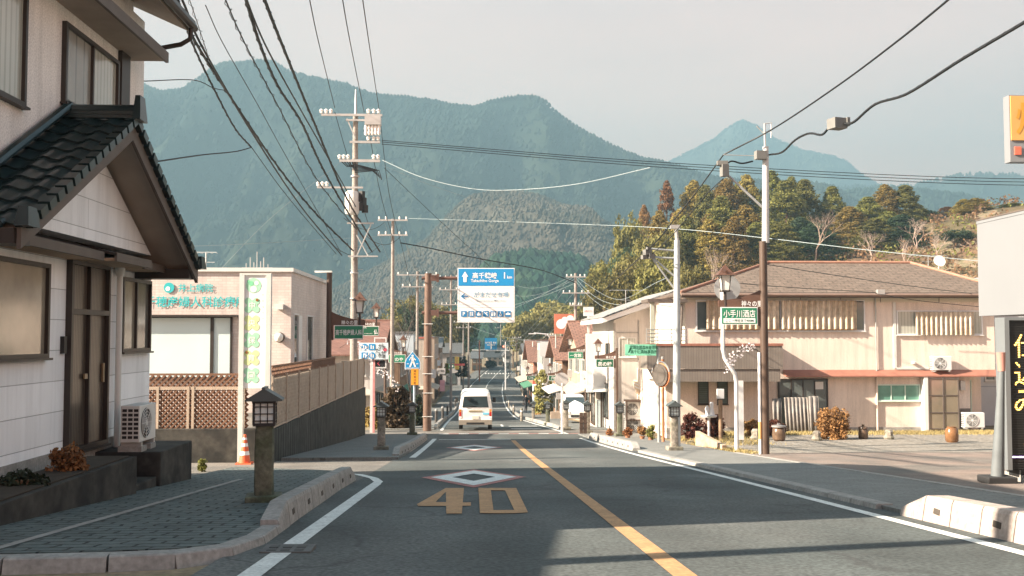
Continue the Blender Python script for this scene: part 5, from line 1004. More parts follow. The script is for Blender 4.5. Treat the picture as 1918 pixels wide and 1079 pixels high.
b=B(black); b.tube([vq(-.5,1.16,-.03),vq(-.05,1.24,-.03)],.012,5); b.cb(vq(-.34,1.58,-.08),(.16,.08,.14)); b.obj('wiper',V)
for s_ in (-1,1):
    b=B(mat('tail_red',(.42,.03,.02),.25,.1)); b.box(vx+s_*.76-.055,vx+s_*.76+.055,vy-.02,vy+.05,vz+.70,vz+.92); b.m(mat('tail_amber',(.55,.20,.04),.25,.1)).box(vx+s_*.76-.055,vx+s_*.76+.055,vy-.02,vy+.05,vz+.92,vz+1.05); b.m(signw).box(vx+s_*.76-.055,vx+s_*.76+.055,vy-.02,vy+.05,vz+.62,vz+.70); b.obj('tail_light',V)
    b=B(black); b.tube([vq(s_*.84,1.2,3.9),vq(s_*.98,1.25,3.9)],.02,5); b.cb(vq(s_*1.02,1.28,3.88),(.16,.06,.26)); b.obj('wing_mirror',V)
    b=B(gl)
    for ya,yb_ in ((.35,1.5),(1.6,2.75),(2.85,3.6)): 
        q=.857; b.add([(vx+s_*(q+.002),vy+ya,vz+1.15),(vx+s_*(q+.002),vy+yb_,vz+1.15),(vx+s_*.765,vy+yb_,vz+1.66),(vx+s_*.765,vy+ya,vz+1.66)],[(0,1,2,3)])
    b.obj('side_window',V)
b=B(mat('bumper_grey',(.24,.21,.17),.6,.1)); b.box(vx-.83,vx+.83,vy-.09,vy+.12,vz+.28,vz+.52); b.m(black).box(vx-.45,vx+.45,vy-.095,vy-.09,vz+.3,vz+.40); b.obj('bumper',V,bev=.03)
b=B(mat('garnish_gold',(.35,.27,.12),.4,.1,metal=.4)); b.box(vx-.34,vx+.34,vy-.03,vy+.0,vz+.94,vz+.99); b.obj('handle',V)
b=B(mat('plate_dirty',(.60,.58,.50),.5,.1)); b.box(vx-.17,vx+.17,vy-.03,vy+.0,vz+.56,vz+.72); b.obj('number_plate',V)
b=B(mat('sticker_blue',(.18,.52,.68),.4,.05)); b.box(vx+.38,vx+.68,vy-.02,vy+.0,vz+.78,vz+.88); b.obj('sticker',V)
for x in (-.74,.74):
    for y in (.75,3.65): wheel(V,vx+x,vy+y,vz+.31,.32)
b=B(mat('red_lamp_on',(.7,.05,.03),.3,0,1,emit=.15)) 
b=B(gl); b.add([vq(-.68,1.1,4.33),vq(.68,1.1,4.33),vq(.6,1.78,3.85),vq(-.6,1.78,3.85)],[(0,1,2,3)]); b.obj('windscreen',V)
# parked car
cy=59.6; cx=at(1080,780,cy).x; cz=G(cy)+.06; K2=thing('parked_car','small white parked car with dark windows at the right kerb','car',(cx,cy,cz)); b=B(vpaint)
def cs(y,hw,zb,zt): half=[(hw*.95,zb),(hw,zb+.2),(hw*.97,zt-.08),(hw*.88,zt),(0,zt+.02)]; return [(cx+a,cy+y,cz+c) for a,c in half]+[(cx-a,cy+y,cz+c) for a,c in half[:-1][::-1]]
loft(b,[cs(0,.66,.3,.62),cs(.08,.72,.25,.78),cs(.6,.74,.22,.92),cs(.95,.74,.22,.97),cs(3.2,.74,.22,1.0),cs(3.4,.70,.3,.95)]); b.obj('body',K2,bev=.02)
b=B(vpaint)
def c2(y,hw,zt): half=[(.73,.9),(hw+.02,zt-.1),(hw-.06,zt),(0,zt+.01)]; return [(cx+a,cy+y,cz+c) for a,c in half]+[(cx-a,cy+y,cz+c) for a,c in half[:-1][::-1]]
loft(b,[c2(.8,.70,1.0),c2(1.35,.6,1.52),c2(1.6,.6,1.56),c2(3.0,.6,1.55),c2(3.35,.62,1.1)]); b.obj('cabin',K2)
b=B(gl); b.add([(cx-.64,cy+.80,cz+1.0),(cx+.64,cy+.80,cz+1.0),(cx+.54,cy+1.28,cz+1.47),(cx-.54,cy+1.28,cz+1.47)],[(0,1,2,3)]); b.obj('windscreen',K2)
for s_ in (-1,1):
    b=B(gl); b.add([(cx+s_*.735,cy+1.15,cz+1.0),(cx+s_*.735,cy+3.1,cz+1.0),(cx+s_*.64,cy+2.95,cz+1.42),(cx+s_*.64,cy+1.5,cz+1.42)],[(0,1,2,3)]); b.obj('side_window',K2)
    b=B(lwhite); b.cb((cx+s_*.52,cy+.04,cz+.62),(.26,.12,.16)); b.obj('headlight',K2); b=B(vpaint); b.cb((cx+s_*.84,cy+1.1,cz+1.02),(.16,.1,.13)); b.obj('wing_mirror',K2)
    for y in (.65,2.75): wheel(K2,cx+s_*.66,cy+y,cz+.22,.28,.16)
b=B(black); b.cb((cx,cy-.0,cz+.42),(.7,.06,.12)); b.obj('grille',K2)
# ---------------- person ----------------
def person():
    p=Vector((at(985,770,93).x,93,0)); p.z=G(93)+.05
    J=[('pel',0,0,.92,.15),('wst',0,.0,1.1,.135),('chs',0,0,1.33,.165),('nck',0,-.01,1.48,.06),('hd1',0,-.02,1.57,.085),('hd2',0,-.01,1.68,.075),
       ('lk',-.1,-.06,.5,.075),('la',-.11,.02,.09,.05),('lf',-.12,-.12,.04,.045),('rk',.1,.08,.5,.075),('ra',.11,.22,.1,.05),('rf',.11,.1,.04,.045),
       ('ls',-.19,0,1.4,.07),('le',-.25,.05,1.14,.05),('lw',-.26,-.04,.9,.035),('lh',-.26,-.06,.81,.035),('rs',.19,0,1.4,.07),('re',.25,.05,1.14,.05),('rw',.27,.0,.9,.035),('rh',.27,-.02,.81,.035)]
    ix={j[0]:i for i,j in enumerate(J)}; E_=['pel-wst','wst-chs','chs-nck','nck-hd1','hd1-hd2','pel-lk','lk-la','la-lf','pel-rk','rk-ra','ra-rf','chs-ls','ls-le','le-lw','lw-lh','chs-rs','rs-re','re-rw','rw-rh']
    me=bpy.data.meshes.new('p'); me.from_pydata([(j[1],j[2],j[3]) for j in J],[tuple(ix[q] for q in e.split('-')) for e in E_],[]); o=bpy.data.objects.new('p',me); col.objects.link(o)
    o.modifiers.new('s','SKIN'); sv=me.skin_vertices[0].data
    for i,j in enumerate(J): sv[i].radius=(j[4],j[4]*.85); 
    sv[0].use_root=True; o.modifiers.new('u','SUBSURF').levels=2; o.modifiers['u'].render_levels=2
    m=bpy.data.meshes.new_from_object(o.evaluated_get(bpy.context.evaluated_depsgraph_get())); bpy.data.objects.remove(o)
    coat=mat('black_coat',(.02,.02,.025),.8,.1); skin=mat('skin',(.42,.26,.19),.6,.05); hair=mat('dark_hair',(.025,.018,.015),.6,.1); tr_=mat('dark_trousers',(.03,.03,.04),.8,.1)
    for q in (coat,skin,hair,tr_): m.materials.append(q)
    for f in m.polygons:
        z=f.center.z; f.use_smooth=True; f.material_index=3 if z<.6 else 0 if (z<1.5 and z>.87 or abs(f.center.x)<.2 and z<1.5) else 1
        if z>1.5: f.material_index=2 if (z>1.68 or f.center.y>.0) else 1
    R_=bpy.data.objects.new('person',m); col.objects.link(R_); R_.location=p; R_.rotation_euler=(0,0,.25); tag(R_,'person in black coat walking on the right pavement with a dark bag','person')
    b=B(black); b.cb(p+Vector((.38,0,.72)),(.12,.3,.32),.2); tag(b.obj('shoulder_bag',bev=.03),'dark bag held beside the walking person','bag')
person()
# ---------------- vegetation ----------------
def leafmats(n,c,v=.25,tr=.25):
    out=[]
    for i,k in enumerate((.78,1,1.25)):
        nm='%s_%d'%(n,i)
        if nm not in MC:
            m=bpy.data.materials.new(nm); MC[nm]=m; m.use_nodes=True; nt=m.node_tree; p=nt.nodes['Principled BSDF']; oi=nt.nodes.new('ShaderNodeObjectInfo'); hs=nt.nodes.new('ShaderNodeHueSaturation')
            hs.inputs['Color'].default_value=(*[x*k for x in c],1); a=nt.nodes.new('ShaderNodeMapRange'); a.inputs[3].default_value=1-v; a.inputs[4].default_value=1+v; nt.links.new(oi.outputs['Random'],a.inputs[0]); nt.links.new(a.outputs[0],hs.inputs['Value'])
            h=nt.nodes.new('ShaderNodeMapRange'); h.inputs[3].default_value=.485; h.inputs[4].default_value=.512; nt.links.new(oi.outputs['Random'],h.inputs[0]); nt.links.new(h.outputs[0],hs.inputs['Hue'])
            tn=nt.nodes.new('ShaderNodeTexCoord'); nz=nt.nodes.new('ShaderNodeTexNoise'); nz.inputs['Scale'].default_value=.9; nt.links.new(tn.outputs['Object'],nz.inputs[0]); mr=nt.nodes.new('ShaderNodeMapRange'); mr.inputs[1].default_value=.3; mr.inputs[2].default_value=.7; mr.inputs[3].default_value=.7; mr.inputs[4].default_value=1.3; nt.links.new(nz.outputs[0],mr.inputs[0])
            ml=nt.nodes.new('ShaderNodeMix'); ml.data_type='RGBA'; ml.blend_type='MULTIPLY'; ml.inputs[0].default_value=1; nt.links.new(hs.outputs[0],ml.inputs[6]); nt.links.new(mr.outputs[0],ml.inputs[7])
            nt.links.new(ml.outputs[2],p.inputs['Base Color']); p.inputs['Roughness'].default_value=.7; p.inputs['Specular IOR Level'].default_value=.25
            t=nt.nodes.new('ShaderNodeBsdfTranslucent'); nt.links.new(ml.outputs[2],t.inputs[0]); x=nt.nodes.new('ShaderNodeMixShader'); x.inputs[0].default_value=tr; nt.links.new(p.outputs[0],x.inputs[1]); nt.links.new(t.outputs[0],x.inputs[2]); nt.links.new(x.outputs[0],nt.nodes['Material Output'].inputs[0])
        out.append(MC[nm])
    return out
def clump(b,c,r,n,s,rd,flat_=.7):
    vs=[];fs=[]
    for i in range(n):
        d=Vector((rd.gauss(0,1),rd.gauss(0,1),rd.gauss(0,1))).normalized()*r*rd.uniform(.55,1.05); d.z*=flat_; q=c+d
        nn=(d.normalized()+Vector((rd.gauss(0,.6),rd.gauss(0,.6),rd.gauss(0,.6)+.3))).normalized(); u=nn.orthogonal().normalized(); a=rd.random()*6.28; u=Matrix.Rotation(a,3,nn)@u; v=nn.cross(u); k=s*rd.uniform(.6,1.3)
        j=len(vs); vs+=[q+u*k,q+v*k*.55,q-u*k,q-v*k*.55]; fs.append((j,j+1,j+2,j+3))
    b.add(vs,fs)
def scale_mesh(o,H): pass
def cedar(seed,mats,H=16.,Rm=3.6,full=.7,name='cedar_tree'):
    rd=random.Random(seed); t=thing(name,'x','tree',(0,0,0)); b=B(mat('cedar_bark',(.14,.085,.06),.9,.3,3)); b.tube([(0,0,0),(.1,0,H*.5),(0,0,H*.95)],[.32,.2,.04],7)
    for i in range(10): z=H*(.1+.07*i); a=rd.random()*6.28; b.tube([(0,0,z),(math.cos(a)*Rm*.6,math.sin(a)*Rm*.6,z+.3)],[.07,.02],4)
    b.obj('trunk',t); b=B(mats[1])
    nb=int(250*full/.7)
    for i in range(nb):
        q=rd.random()**.85; z=H*(.05+.95*q); env=Rm*min(1,(1-q)**.6*1.15)*(.9+.1*math.sin(q*23+seed)); a=rd.random()*6.2832; lob=1+.2*math.sin(3*a+seed+q*6)
        rr=env*lob*rd.uniform(.55,1.0); c=Vector((math.cos(a)*rr,math.sin(a)*rr,z-.05*rr)); b.m(mats[rd.choice((0,1,1,2))]); clump(b,c,rd.uniform(.7,1.1)*(1.1-.5*q),60,.17,rd,.75)
    clump(b,Vector((0,0,H*.97)),.5,30,.18,rd,1.2); b.obj('crown',t); t['H']=H; t['R']=Rm; return t
def broad(seed,mats,H=8.,Rm=4.,name='broadleaf_tree',n=130,s=.2):
    rd=random.Random(seed); t=thing(name,'x','tree',(0,0,0)); b=B(mat('bark',(.16,.12,.09),.9,.3,3)); b.tube([(0,0,0),(.2,.1,H*.3),(0,0,H*.6)],[.3,.24,.1],8)
    L=[Vector((rd.uniform(-1,1)*Rm*.5,rd.uniform(-1,1)*Rm*.5,H*rd.uniform(.5,.8))) for _ in range(7)]
    for c in L: b.tube([(0,0,H*.28),c*.5+Vector((0,0,H*.2)),c],[.14,.09,.03],5)
    b.obj('trunk',t); b=B(mats[1])
    for i in range(n):
        c=L[i%7]; d=Vector((rd.gauss(0,1),rd.gauss(0,1),rd.gauss(0,.8))).normalized()*Rm*.5*rd.uniform(.6,1.05); d.z*=.8; p=c+d; p.z=max(H*.15,min(H*.98,p.z)); b.m(mats[rd.choice((0,1,1,2))]); clump(b,p,rd.uniform(.5,.95)*Rm/4,36,s,rd,.7)
    b.obj('crown',t); t['H']=H; t['R']=Rm; return t
def bare(seed,H=8.,m=None,name='bare_tree',spread=.5,depth=5,r0=.16,lean=(0,0)):
    rd=random.Random(seed); t=thing(name,'x','tree',(0,0,0)); bt=B(m or mat('bare_bark',(.42,.33,.27),.9,.2,3)); bc=B(m or MC['bare_bark'])
    def br(b,p,d,L,r,k):
        pts=[p]; q=p.copy(); dd=d.copy()
        for i in range(3): dd=(dd+Vector((rd.gauss(0,.13),rd.gauss(0,.13),rd.gauss(0,.08)+.03))).normalized(); q=q+dd*L/3; pts.append(q.copy())
        b.tube(pts,[r,r*.85,r*.7,r*.55],5 if k>2 else 3,False)
        if k:
            for i in range(3): 
                a=rd.random()*6.28; nd=(dd+Vector((math.cos(a),math.sin(a),rd.uniform(-.1,.5)))*spread*rd.uniform(.7,1.4)).normalized(); br(bc,pts[rd.choice((2,3,3))],nd,L*rd.uniform(.62,.82),r*.5,k-1)
    br(bt,Vector((0,0,0)),Vector((lean[0],lean[1],1)).normalized(),H*.34,r0,depth); bt.obj('trunk',t); bc.obj('crown',t); t['H']=H; t['R']=H*.4; return t
gold=leafmats('cedar_gold',(.25,.19,.05)); grn=leafmats('cedar_green',(.175,.175,.045)); drk=leafmats('cedar_dark',(.05,.08,.04)); rus=leafmats('cedar_russet',(.22,.12,.05)); olv=leafmats('olive_leaf',(.165,.15,.045)); yel=leafmats('yellow_green',(.26,.24,.08))
used=set()
def plant(proto,px,ty,Y,wpx,label,group):
    x=at(px,500,Y).x; z=T(x,Y)-.4; top=at(px,ty,Y).z; h=(top-z)*1.02; w_=wpx*1.3*Y/F/2; s_=(w_/proto['R'],w_/proto['R'],h/proto['H'])
    if proto.name in used: o=dup(proto,(x,Y,z),label,random.random()*6.28,s_)
    else: used.add(proto.name); o=proto; o.location=(x,Y,z); o.scale=s_; o.rotation_euler=(0,0,random.random()*6); o['label']=label
    if group: o['group']=group
    return o
PR={'g':[cedar(1,gold,full=.8),cedar(2,gold,full=.9)],'n':[cedar(3,grn,full=.85),cedar(4,grn,full=.9)],'d':[cedar(5,drk,full=.9)],'r':[cedar(6,rus,full=.5)],'o':[broad(7,olv),broad(8,olv)],'y':[broad(9,yel,s=.24)],'k':[broad(10,drk,name='evergreen_tree')],'t':[bare(11),bare(12)]}
CN={'g':'golden-green cedar','n':'mid green cedar','d':'dark green cedar','r':'russet brown cedar','o':'rounded olive tree','y':'pale yellow-green tree','k':'dark rounded evergreen','t':'bare pale twiggy tree'}
LST=[('r',1250,345,170,48,'tall thin, standing highest at the left shoulder of the hill'),('r',1207,390,165,40,'short, just left of the tall thin russet one'),('o',1178,400,160,60,'on the left hill slope below the russet pair'),
('g',1300,343,172,72,'first of the tall crest row, left of the outrigger brackets'),('n',1322,352,168,60,'close behind the first crest cedar'),('g',1362,340,172,84,'broad crest cedar beneath the cable splice boxes'),('n',1352,372,152,80,'mid-slope, below the broad crest cedar'),('g',1400,333,175,76,'crest cedar just left of the tall pale pole'),('g',1398,388,150,80,'mid-slope, left of the tall pale pole'),
('n',1447,326,176,66,'pointed top directly right of the tall pale pole'),('n',1474,343,166,88,'large conical crest cedar right of the tall pale pole'),('n',1484,336,180,50,'narrow top behind the large conical cedar'),('n',1508,341,170,72,'last of the dense crest row before the gap'),('n',1561,353,170,60,'standing alone in the gap on the crest'),
('g',1592,390,158,80,'large pointed one right of the gap, golden on its left side'),('n',1628,372,164,72,'behind the large pointed golden one'),('g',1660,349,168,62,'left of the twin rounded tops'),('n',1697,350,168,66,'right of the twin rounded tops'),('d',1690,405,150,90,'below the twin rounded tops'),('n',1640,412,150,80,'below and left of the twin rounded tops'),
('k',1748,394,172,34,'small, on the brown scrub skyline'),('r',1776,388,172,44,'low rounded one on the scrub skyline'),('g',1808,374,166,44,'left of the close pair near the white building'),('g',1830,372,164,60,'right of the close pair near the white building'),('n',1898,381,160,46,'peeping above the roof edge of the white building'),('k',1790,432,140,72,'on the brown slope below the skyline pair'),
('d',1530,420,146,90,'in the shade behind the slate roof, under the gap'),('g',1330,415,140,78,'front row, behind the left end of the slate roof'),('g',1375,410,138,70,'front row, second, golden skirted'),('n',1418,420,140,76,'front row, behind the tall brown pole'),('n',1462,420,140,80,'front row, right of the tall brown pole'),('d',1500,410,150,70,'dark one between two green crest cedars'),('n',1285,410,142,74,'front row, left end, behind the outrigger brackets'),
('g',1275,395,160,70,'between the tall russet one and the first crest cedar'),('g',1335,395,160,70,'tucked between the first two crest cedars'),('n',1425,372,172,60,'immediately left of the tall pale pole top'),('n',1540,388,172,56,'filling the left part of the crest gap'),('g',1235,400,150,64,'golden one right below the tall russet one'),('n',1665,398,160,70,'filling below the left twin top'),('n',1720,385,172,50,'last of the right cedar group before the scrub'),('n',1385,350,180,60,'behind the crest cedar left of the pale pole'),('o',1240,425,140,90,'rounded, at the hill foot behind the grey steel pole'),('o',1200,440,135,95,'rounded, behind the white gabled house'),('o',1150,458,150,90,'leftmost big one of the hill, touching the mountain'),('o',1125,505,150,70,'low, at the left foot of the hill'),('o',1180,485,125,90,'low, behind the ridge of the white gabled house'),('k',1165,470,138,60,'dark one among the olive trees at the hill foot'),('o',1230,480,118,84,'lowest, just above the white house roof'),
('o',1285,468,115,70,'low, left of the slate roof hip'),('t',1320,455,122,60,'behind the left hip of the slate roof'),('t',1525,395,140,70,'in the gap of the cedar crest'),('t',1632,425,138,56,'between the cedars right of the gap'),('t',1725,405,140,74,'large one on the brown slope right of the cedars'),('t',1760,430,135,50,'smaller one on the brown slope'),('t',1835,440,130,60,'beside the white building edge'),('t',1700,440,125,50,'low, above the TV antenna'),
('y',985,577,205,70,'left end of the group right of the route sign'),('y',1022,553,215,80,'tallest of the group right of the route sign'),('y',1058,562,200,80,'right end of the group right of the route sign'),('o',1085,590,170,60,'behind the orange billboard'),('k',962,600,230,40,'dark one at the right edge of the route sign'),
('o',790,536,170,90,'yellow-brown, behind the gantry pole top'),('o',840,560,190,70,'behind the left edge of the route sign'),('k',870,595,215,60,'dark one under the route sign'),('k',760,575,150,60,'dark one behind the brown tin roof'),('o',735,585,140,50,'behind the bare tree branches')]
for k,px,ty,Y,w_,l in LST:
    pr=random.choice(PR[k]); plant(pr,px,ty,Y,w_,'%s, %s'%(CN[k],l),'trees on the wooded hill' if px>1110 else 'trees beyond the street')
random.seed(5)
for i in range(34):      # scrub and brown undergrowth on the open slope
    pass
scrub=leafmats('brown_scrub',(.20,.12,.065)); rd=random.Random(3); b=B(scrub[1])
for i in range(620):
    px=rd.uniform(1090,1920); Y=rd.uniform(112,176); x=at(px,500,Y).x; z=T(x,Y); b.m(scrub[rd.choice((0,1,2))]) if rd.random()<.75 else b.m(grn[1]); clump(b,Vector((x,Y,z+rd.uniform(.2,1.3))),rd.uniform(.9,1.7),26,.26,rd,.6)
tag(b.obj('undergrowth',org=(80,150,0)),'brown winter scrub covering the wooded hillside','scrub',None,'stuff')
# bushes
def bush(label,px,py,wpx,hpx,mats,name='bush',n=60,s=.05,twig=True,Y=None,dense=40):
    p=foot(px,py) if not Y else Vector((at(px,py,Y).x,Y,at(px,py,Y).z)); k=p.y/F; rd=random.Random(int(px*7+py)); w_=wpx*k/2; h=hpx*k; b=B(mats[1])
    for i in range(n):
        a=rd.random()*6.28; r=w_*math.sqrt(rd.random())*.85; q=rd.random(); z=h*q*math.sqrt(max(.05,1-(r/w_)**2*.8)); b.m(mats[rd.choice((0,1,1,2))]); clump(b,p+Vector((r*math.cos(a),r*math.sin(a)*.7,z)),.16*w_+.05,dense,s,rd,.9)
    t=thing(name,label,'plant',p); b.obj('foliage',t)
    if twig:
        b=B(mat('twig',(.16,.10,.06),.9,.2,5))
        for i in range(12): a=rd.random()*6.28; b.tube([p,p+Vector((math.cos(a)*w_*.7,math.sin(a)*w_*.5,h*.8))],.012,4)
        b.obj('stem',t)
rust=leafmats('rust_bush',(.26,.12,.035)); ob=leafmats('ochre_bush',(.34,.20,.07)); dk=leafmats('dark_leaf',(.03,.04,.022)); rb_=leafmats('maroon_hedge',(.13,.05,.03)); gy_=leafmats('dry_vine',(.28,.20,.06))
bush('large round ochre bush before the pink house, between leaning sheets and jar',1560,823,70,62,ob,n=110)
bush('rusty low bush behind the white notice board',1412,818,44,30,ob); bush('dark maroon low bush at the foot of the tall brown pole',1452,816,46,28,rb_)
b_=[bush('maroon clipped hedge before the pink house, left section',1296,824,46,50,rb_,'hedge',80),bush('maroon clipped hedge before the pink house, right section',1336,822,44,46,rb_,'hedge',80)]
bush('small reddish and yellow-leaved shrub in the planter by the white house',122,882,70,44,leafmats('reddish_shrub',(.17,.07,.03)),n=40,s=.03,Y=13.0)
bush('low dark plant at the near end of the planter',40,930,90,40,dk,n=40,s=.035,Y=11.8)
bush('tiny green weed tuft at the corner of the dark wall block',378,884,14,26,grn,n=14,s=.03)
bush('tall dark overgrown bank behind the retaining wall end',742,800,58,78,leafmats('dark_brown_leaf',(.075,.052,.032)),'overgrown_shrub',150,.09,Y=53,dense=50)
bush('dark shrub left of the brown gantry pole',780,800,34,60,dk,'overgrown_shrub',70,.08,Y=56)
bush('dry rusty plants at the foot of the retaining wall end',700,800,40,46,gy_,n=60,s=.07,Y=50)
bush('tall yellow-green climbing shrub over the right pavement',1017,800,40,112,yel,'climbing_shrub',150,.11,Y=92,dense=45)
bush('golden tuft at the foot of the climbing shrub',1010,796,36,22,ob,Y=88,n=40,s=.08)
bush('dark green bushes beside the yellow shop sign on the left',866,706,30,38,dk,Y=140,n=50,s=.14); bush('dark hedge at the far end of the street',918,688,26,14,dk,'hedge',Y=236,n=50,s=.2,twig=False)
bush('green bush under the far left buildings',838,700,16,20,grn,Y=118,n=30,s=.12)
# potted plants by the white house
for i,(px,py,w_,h,l) in enumerate(((1176,822,18,20,'potted dry plant below the stacked air conditioners'),(1203,824,16,24,'potted plant between the air conditioners and the mirror pole'),(1219,826,18,30,'taller potted plant with orange leaves by the mirror pole'),(1143,818,12,12,'yellowish crate-like pot by the white shop door'))):
    p=foot(px,py); k=p.y/F; t=thing('potted_plant',l,'potted plant',p,'potted plants by the white gabled house'); r=w_*k*.3; b=B(mat('terracotta',(.32,.15,.08),.8,.15,4)); b.lathe(p,[(r*.7,0),(r,r*1.3),(r*1.1,r*1.35),(r*.95,r*1.4)],14); b.obj('pot',t); rd=random.Random(i); b=B(rust[1])
    for j in range(16): b.m([rust,ob,grn][i%3][rd.choice((0,1,2))]); clump(b,p+Vector((rd.uniform(-r,r),rd.uniform(-r,r),r*1.4+rd.random()*h*k*.7)),.12,26,.05,rd)
    b.obj('foliage',t)
# grass verge
rd=random.Random(9); b=B(mat('dry_grass',(.30,.24,.10),.9,.2,2)); vs=[];fs=[]
def tuft(x,y,n,h,spr):
    z=T(x,y)-.02
    for i in range(n):
        X_=x+rd.gauss(0,spr); Y_=y+rd.gauss(0,spr); a=rd.random()*6.28; l=rd.gauss(0,.06); j=len(vs); hh=h*rd.uniform(.5,1.2); vs.extend([(X_-.012*math.cos(a),Y_-.012*math.sin(a),z),(X_+.012*math.cos(a),Y_+.012*math.sin(a),z),(X_+l,Y_+rd.gauss(0,.04),z+hh)]); fs.append((j,j+1,j+2))
for i in range(1500): x=rd.uniform(8.3,22); tuft(x,39.9+rd.gauss(0,.45),14,.13,.16)
for i in range(260): tuft(rd.uniform(7.7,8.3),rd.uniform(28.5,36),10,.10,.12)
for i in range(200): tuft(rd.uniform(8.2,10.5),rd.uniform(34,40),10,.12,.2)
b.add(vs,fs); tag(b.obj('grass',org=(15,40,-3)),'dry yellow grass along the gravel edge before the pink house','grass',None,'stuff')
# bare tree behind the left guide signs
t=bare(21,9,mat('dark_bark',(.10,.085,.075),.9,.2,3),'bare_tree',.45,5,.1,(-.25,0)); t.location=(at(772,700,66).x,66,G(66)); t.rotation_euler=(0,0,2.2); t['label']='bare dark-branched tree behind the left guide signs and tin roof'
t=bare(22,6,MC['bare_bark'],'bare_tree',.6,4,.1); t.location=(at(1062,650,95).x,95,G(95)+4); t['label']='bare tree with pale twigs above the tan shop roofs on the right'
# ---------------- street houses ----------------
def shop(name,label,cat,x0,x1,y0,y1,ztop,wm,rm,roof='gx',rh=1.,face=1,fl=2,nf=2,ns=3,ov=.4,awn=None,gm=None,sill=None):
    zb=min(G(y0),G(y1))-.3; zg_=G(y0); t=thing(name,label,cat,((x0+x1)/2,y0,zb)); b=B(wm); 
    if roof=='gy': b.prism([(x0,y0,zb),(x1,y0,zb),(x1,y0,ztop),((x0+x1)/2,y0,ztop+rh),(x0,y0,ztop)],(0,y1-y0,0))
    elif roof=='gx': b.prism([(x0,y0,zb),(x0,y1,zb),(x0,y1,ztop),(x0,(y0+y1)/2,ztop+rh),(x0,y0,ztop)],(x1-x0,0,0))
    else: b.box(x0,x1,y0,y1,zb,ztop)
    b.obj('wall',t); b=B(rm); ym=(y0+y1)/2; xm=(x0+x1)/2
    if roof=='gx':
        k=rh/(ym-y0)
        for s_ in (-1,1):
            ye=ym+s_*(ym-y0+ov); p=[Vector((x0-ov,ye,ztop-k*ov+.05)),Vector((x1+ov,ye,ztop-k*ov+.05)),Vector((x1+ov,ym,ztop+rh+.05)),Vector((x0-ov,ym,ztop+rh+.05))]; b.prism(p,(0,0,.1))
        b.tube([(x0-ov,ym,ztop+rh+.16),(x1+ov,ym,ztop+rh+.16)],.09,6)
    elif roof=='gy':
        k=rh/(xm-x0)
        for s_ in (-1,1):
            xe=xm+s_*(xm-x0+ov); p=[Vector((xe,y0-ov,ztop-k*ov+.05)),Vector((xe,y1+ov,ztop-k*ov+.05)),Vector((xm,y1+ov,ztop+rh+.05)),Vector((xm,y0-ov,ztop+rh+.05))]; b.prism(p,(0,0,.1))
        b.tube([(xm,y0-ov,ztop+rh+.16),(xm,y1+ov,ztop+rh+.16)],.09,6)
    else: b.box(x0-.1,x1+.1,y0-.1,y1+.1,ztop,ztop+.15)
    b.obj('roof',t); gm=gm or glassd; fh=(ztop-zg_)/fl; xs_=x1 if face>0 else x0; u=UY if face>0 else -UY
    for f in range(fl):
        z=zg_+f*fh+(fh*.35 if f else .25); hh=fh*.42 if f else fh*.66
        for i in range(nf): w_=(x1-x0)/nf; window(t,(x0+w_*i+w_*.22,y0,z),UX,UZ,w_*.56,hh,cream if f else darkfr,gm,1,.05,.05)
        for i in range(ns): w_=(y1-y0)/ns; ya=y0+w_*i+w_*.2; window(t,(xs_,ya if face>0 else ya+w_*.6,z),u,UZ,w_*.6,hh,cream if f else darkfr,gm,1,.05,.05,name='window' if f else 'shopfront')
    if awn:
        b=B(awn); z=zg_+fh*.95; b.prism([(xs_,y0+.3,z),(xs_+face*1.1,y0+.3,z-.35),(xs_+face*1.1,y0+.3,z-.42),(xs_,y0+.3,z-.12)],(0,y1-y0-.6,0)); b.prism([(x0+.2,y0,z),(x0+.2,y0-.8,z-.3),(x0+.2,y0-.8,z-.36),(x0+.2,y0,z-.1)],(x1-x0-.2,0,0)); b.obj('awning',t)
    return t
tin=mat('rust_tin',(.19,.10,.075),.6,.15,2,.4,pat='vert',pw=60,ph=.45,mort=.04,c2=(.16,.07,.05)); gtile=mat('grey_roof_tile',(.16,.165,.165),.6,.2,3,.5,pat='floor',pw=.4,ph=.35,mort=.05); rtile=mat('orange_roof_tile',(.26,.14,.10),.7,.2,3,.4,pat='floor',pw=.4,ph=.35,mort=.04)
wA=mat('beige_wall',(.42,.37,.31),.8,.08,1,grime=.8); wB=mat('pale_blue_wall',(.45,.52,.56),.8,.06,1); wC=mat('tan_wall',(.38,.30,.23),.8,.1,1.2,grime=.8); wD=mat('timber_wall',(.22,.14,.09),.8,.2,1.5,.3,pat='vert',pw=60,ph=.3,mort=.02); wE=mat('offwhite_wall',(.46,.44,.42),.8,.06,1,grime=.9)
aw=mat('faded_awning',(.40,.36,.30),.7,.1); ag=mat('green_awning',(.06,.20,.12),.7,.1)
XLf=-6.0
shop('tin_roof_house','house with broad rust-brown corrugated tin roof behind the left guide signs','house',-15,-6.6,66,78,at(760,662,66).z,wE,tin,'gx',2.1,1,2,3,3,.6,aw)
shop('timber_shop','low dark timber shop just behind the gantry pole','shop',-14,XLf,80,90,at(815,668,80).z,wD,gtile,'gy',1.0,1,2,2,3,.5,ag)
shop('pale_blue_shop','narrow pale blue-grey shop with flat top on the left side','shop',-12,-5.6,91,99,at(812,624,92).z,wB,gtile,'flat',0,1,2,1,3)
shop('red_band_building','beige three-storey building with a red band along its top','building',-12,-5.3,112,122,at(833,634,112).z,wA,mat('red_band',(.45,.12,.08),.6,.1),'flat',0,1,3,1,3,awn=aw)
t=None
shop('tan_block_left','tan and brown block behind the red-banded building','building',-13,-5.2,128,142,at(855,632,128).z,wC,gtile,'flat',0,1,2,2,3)
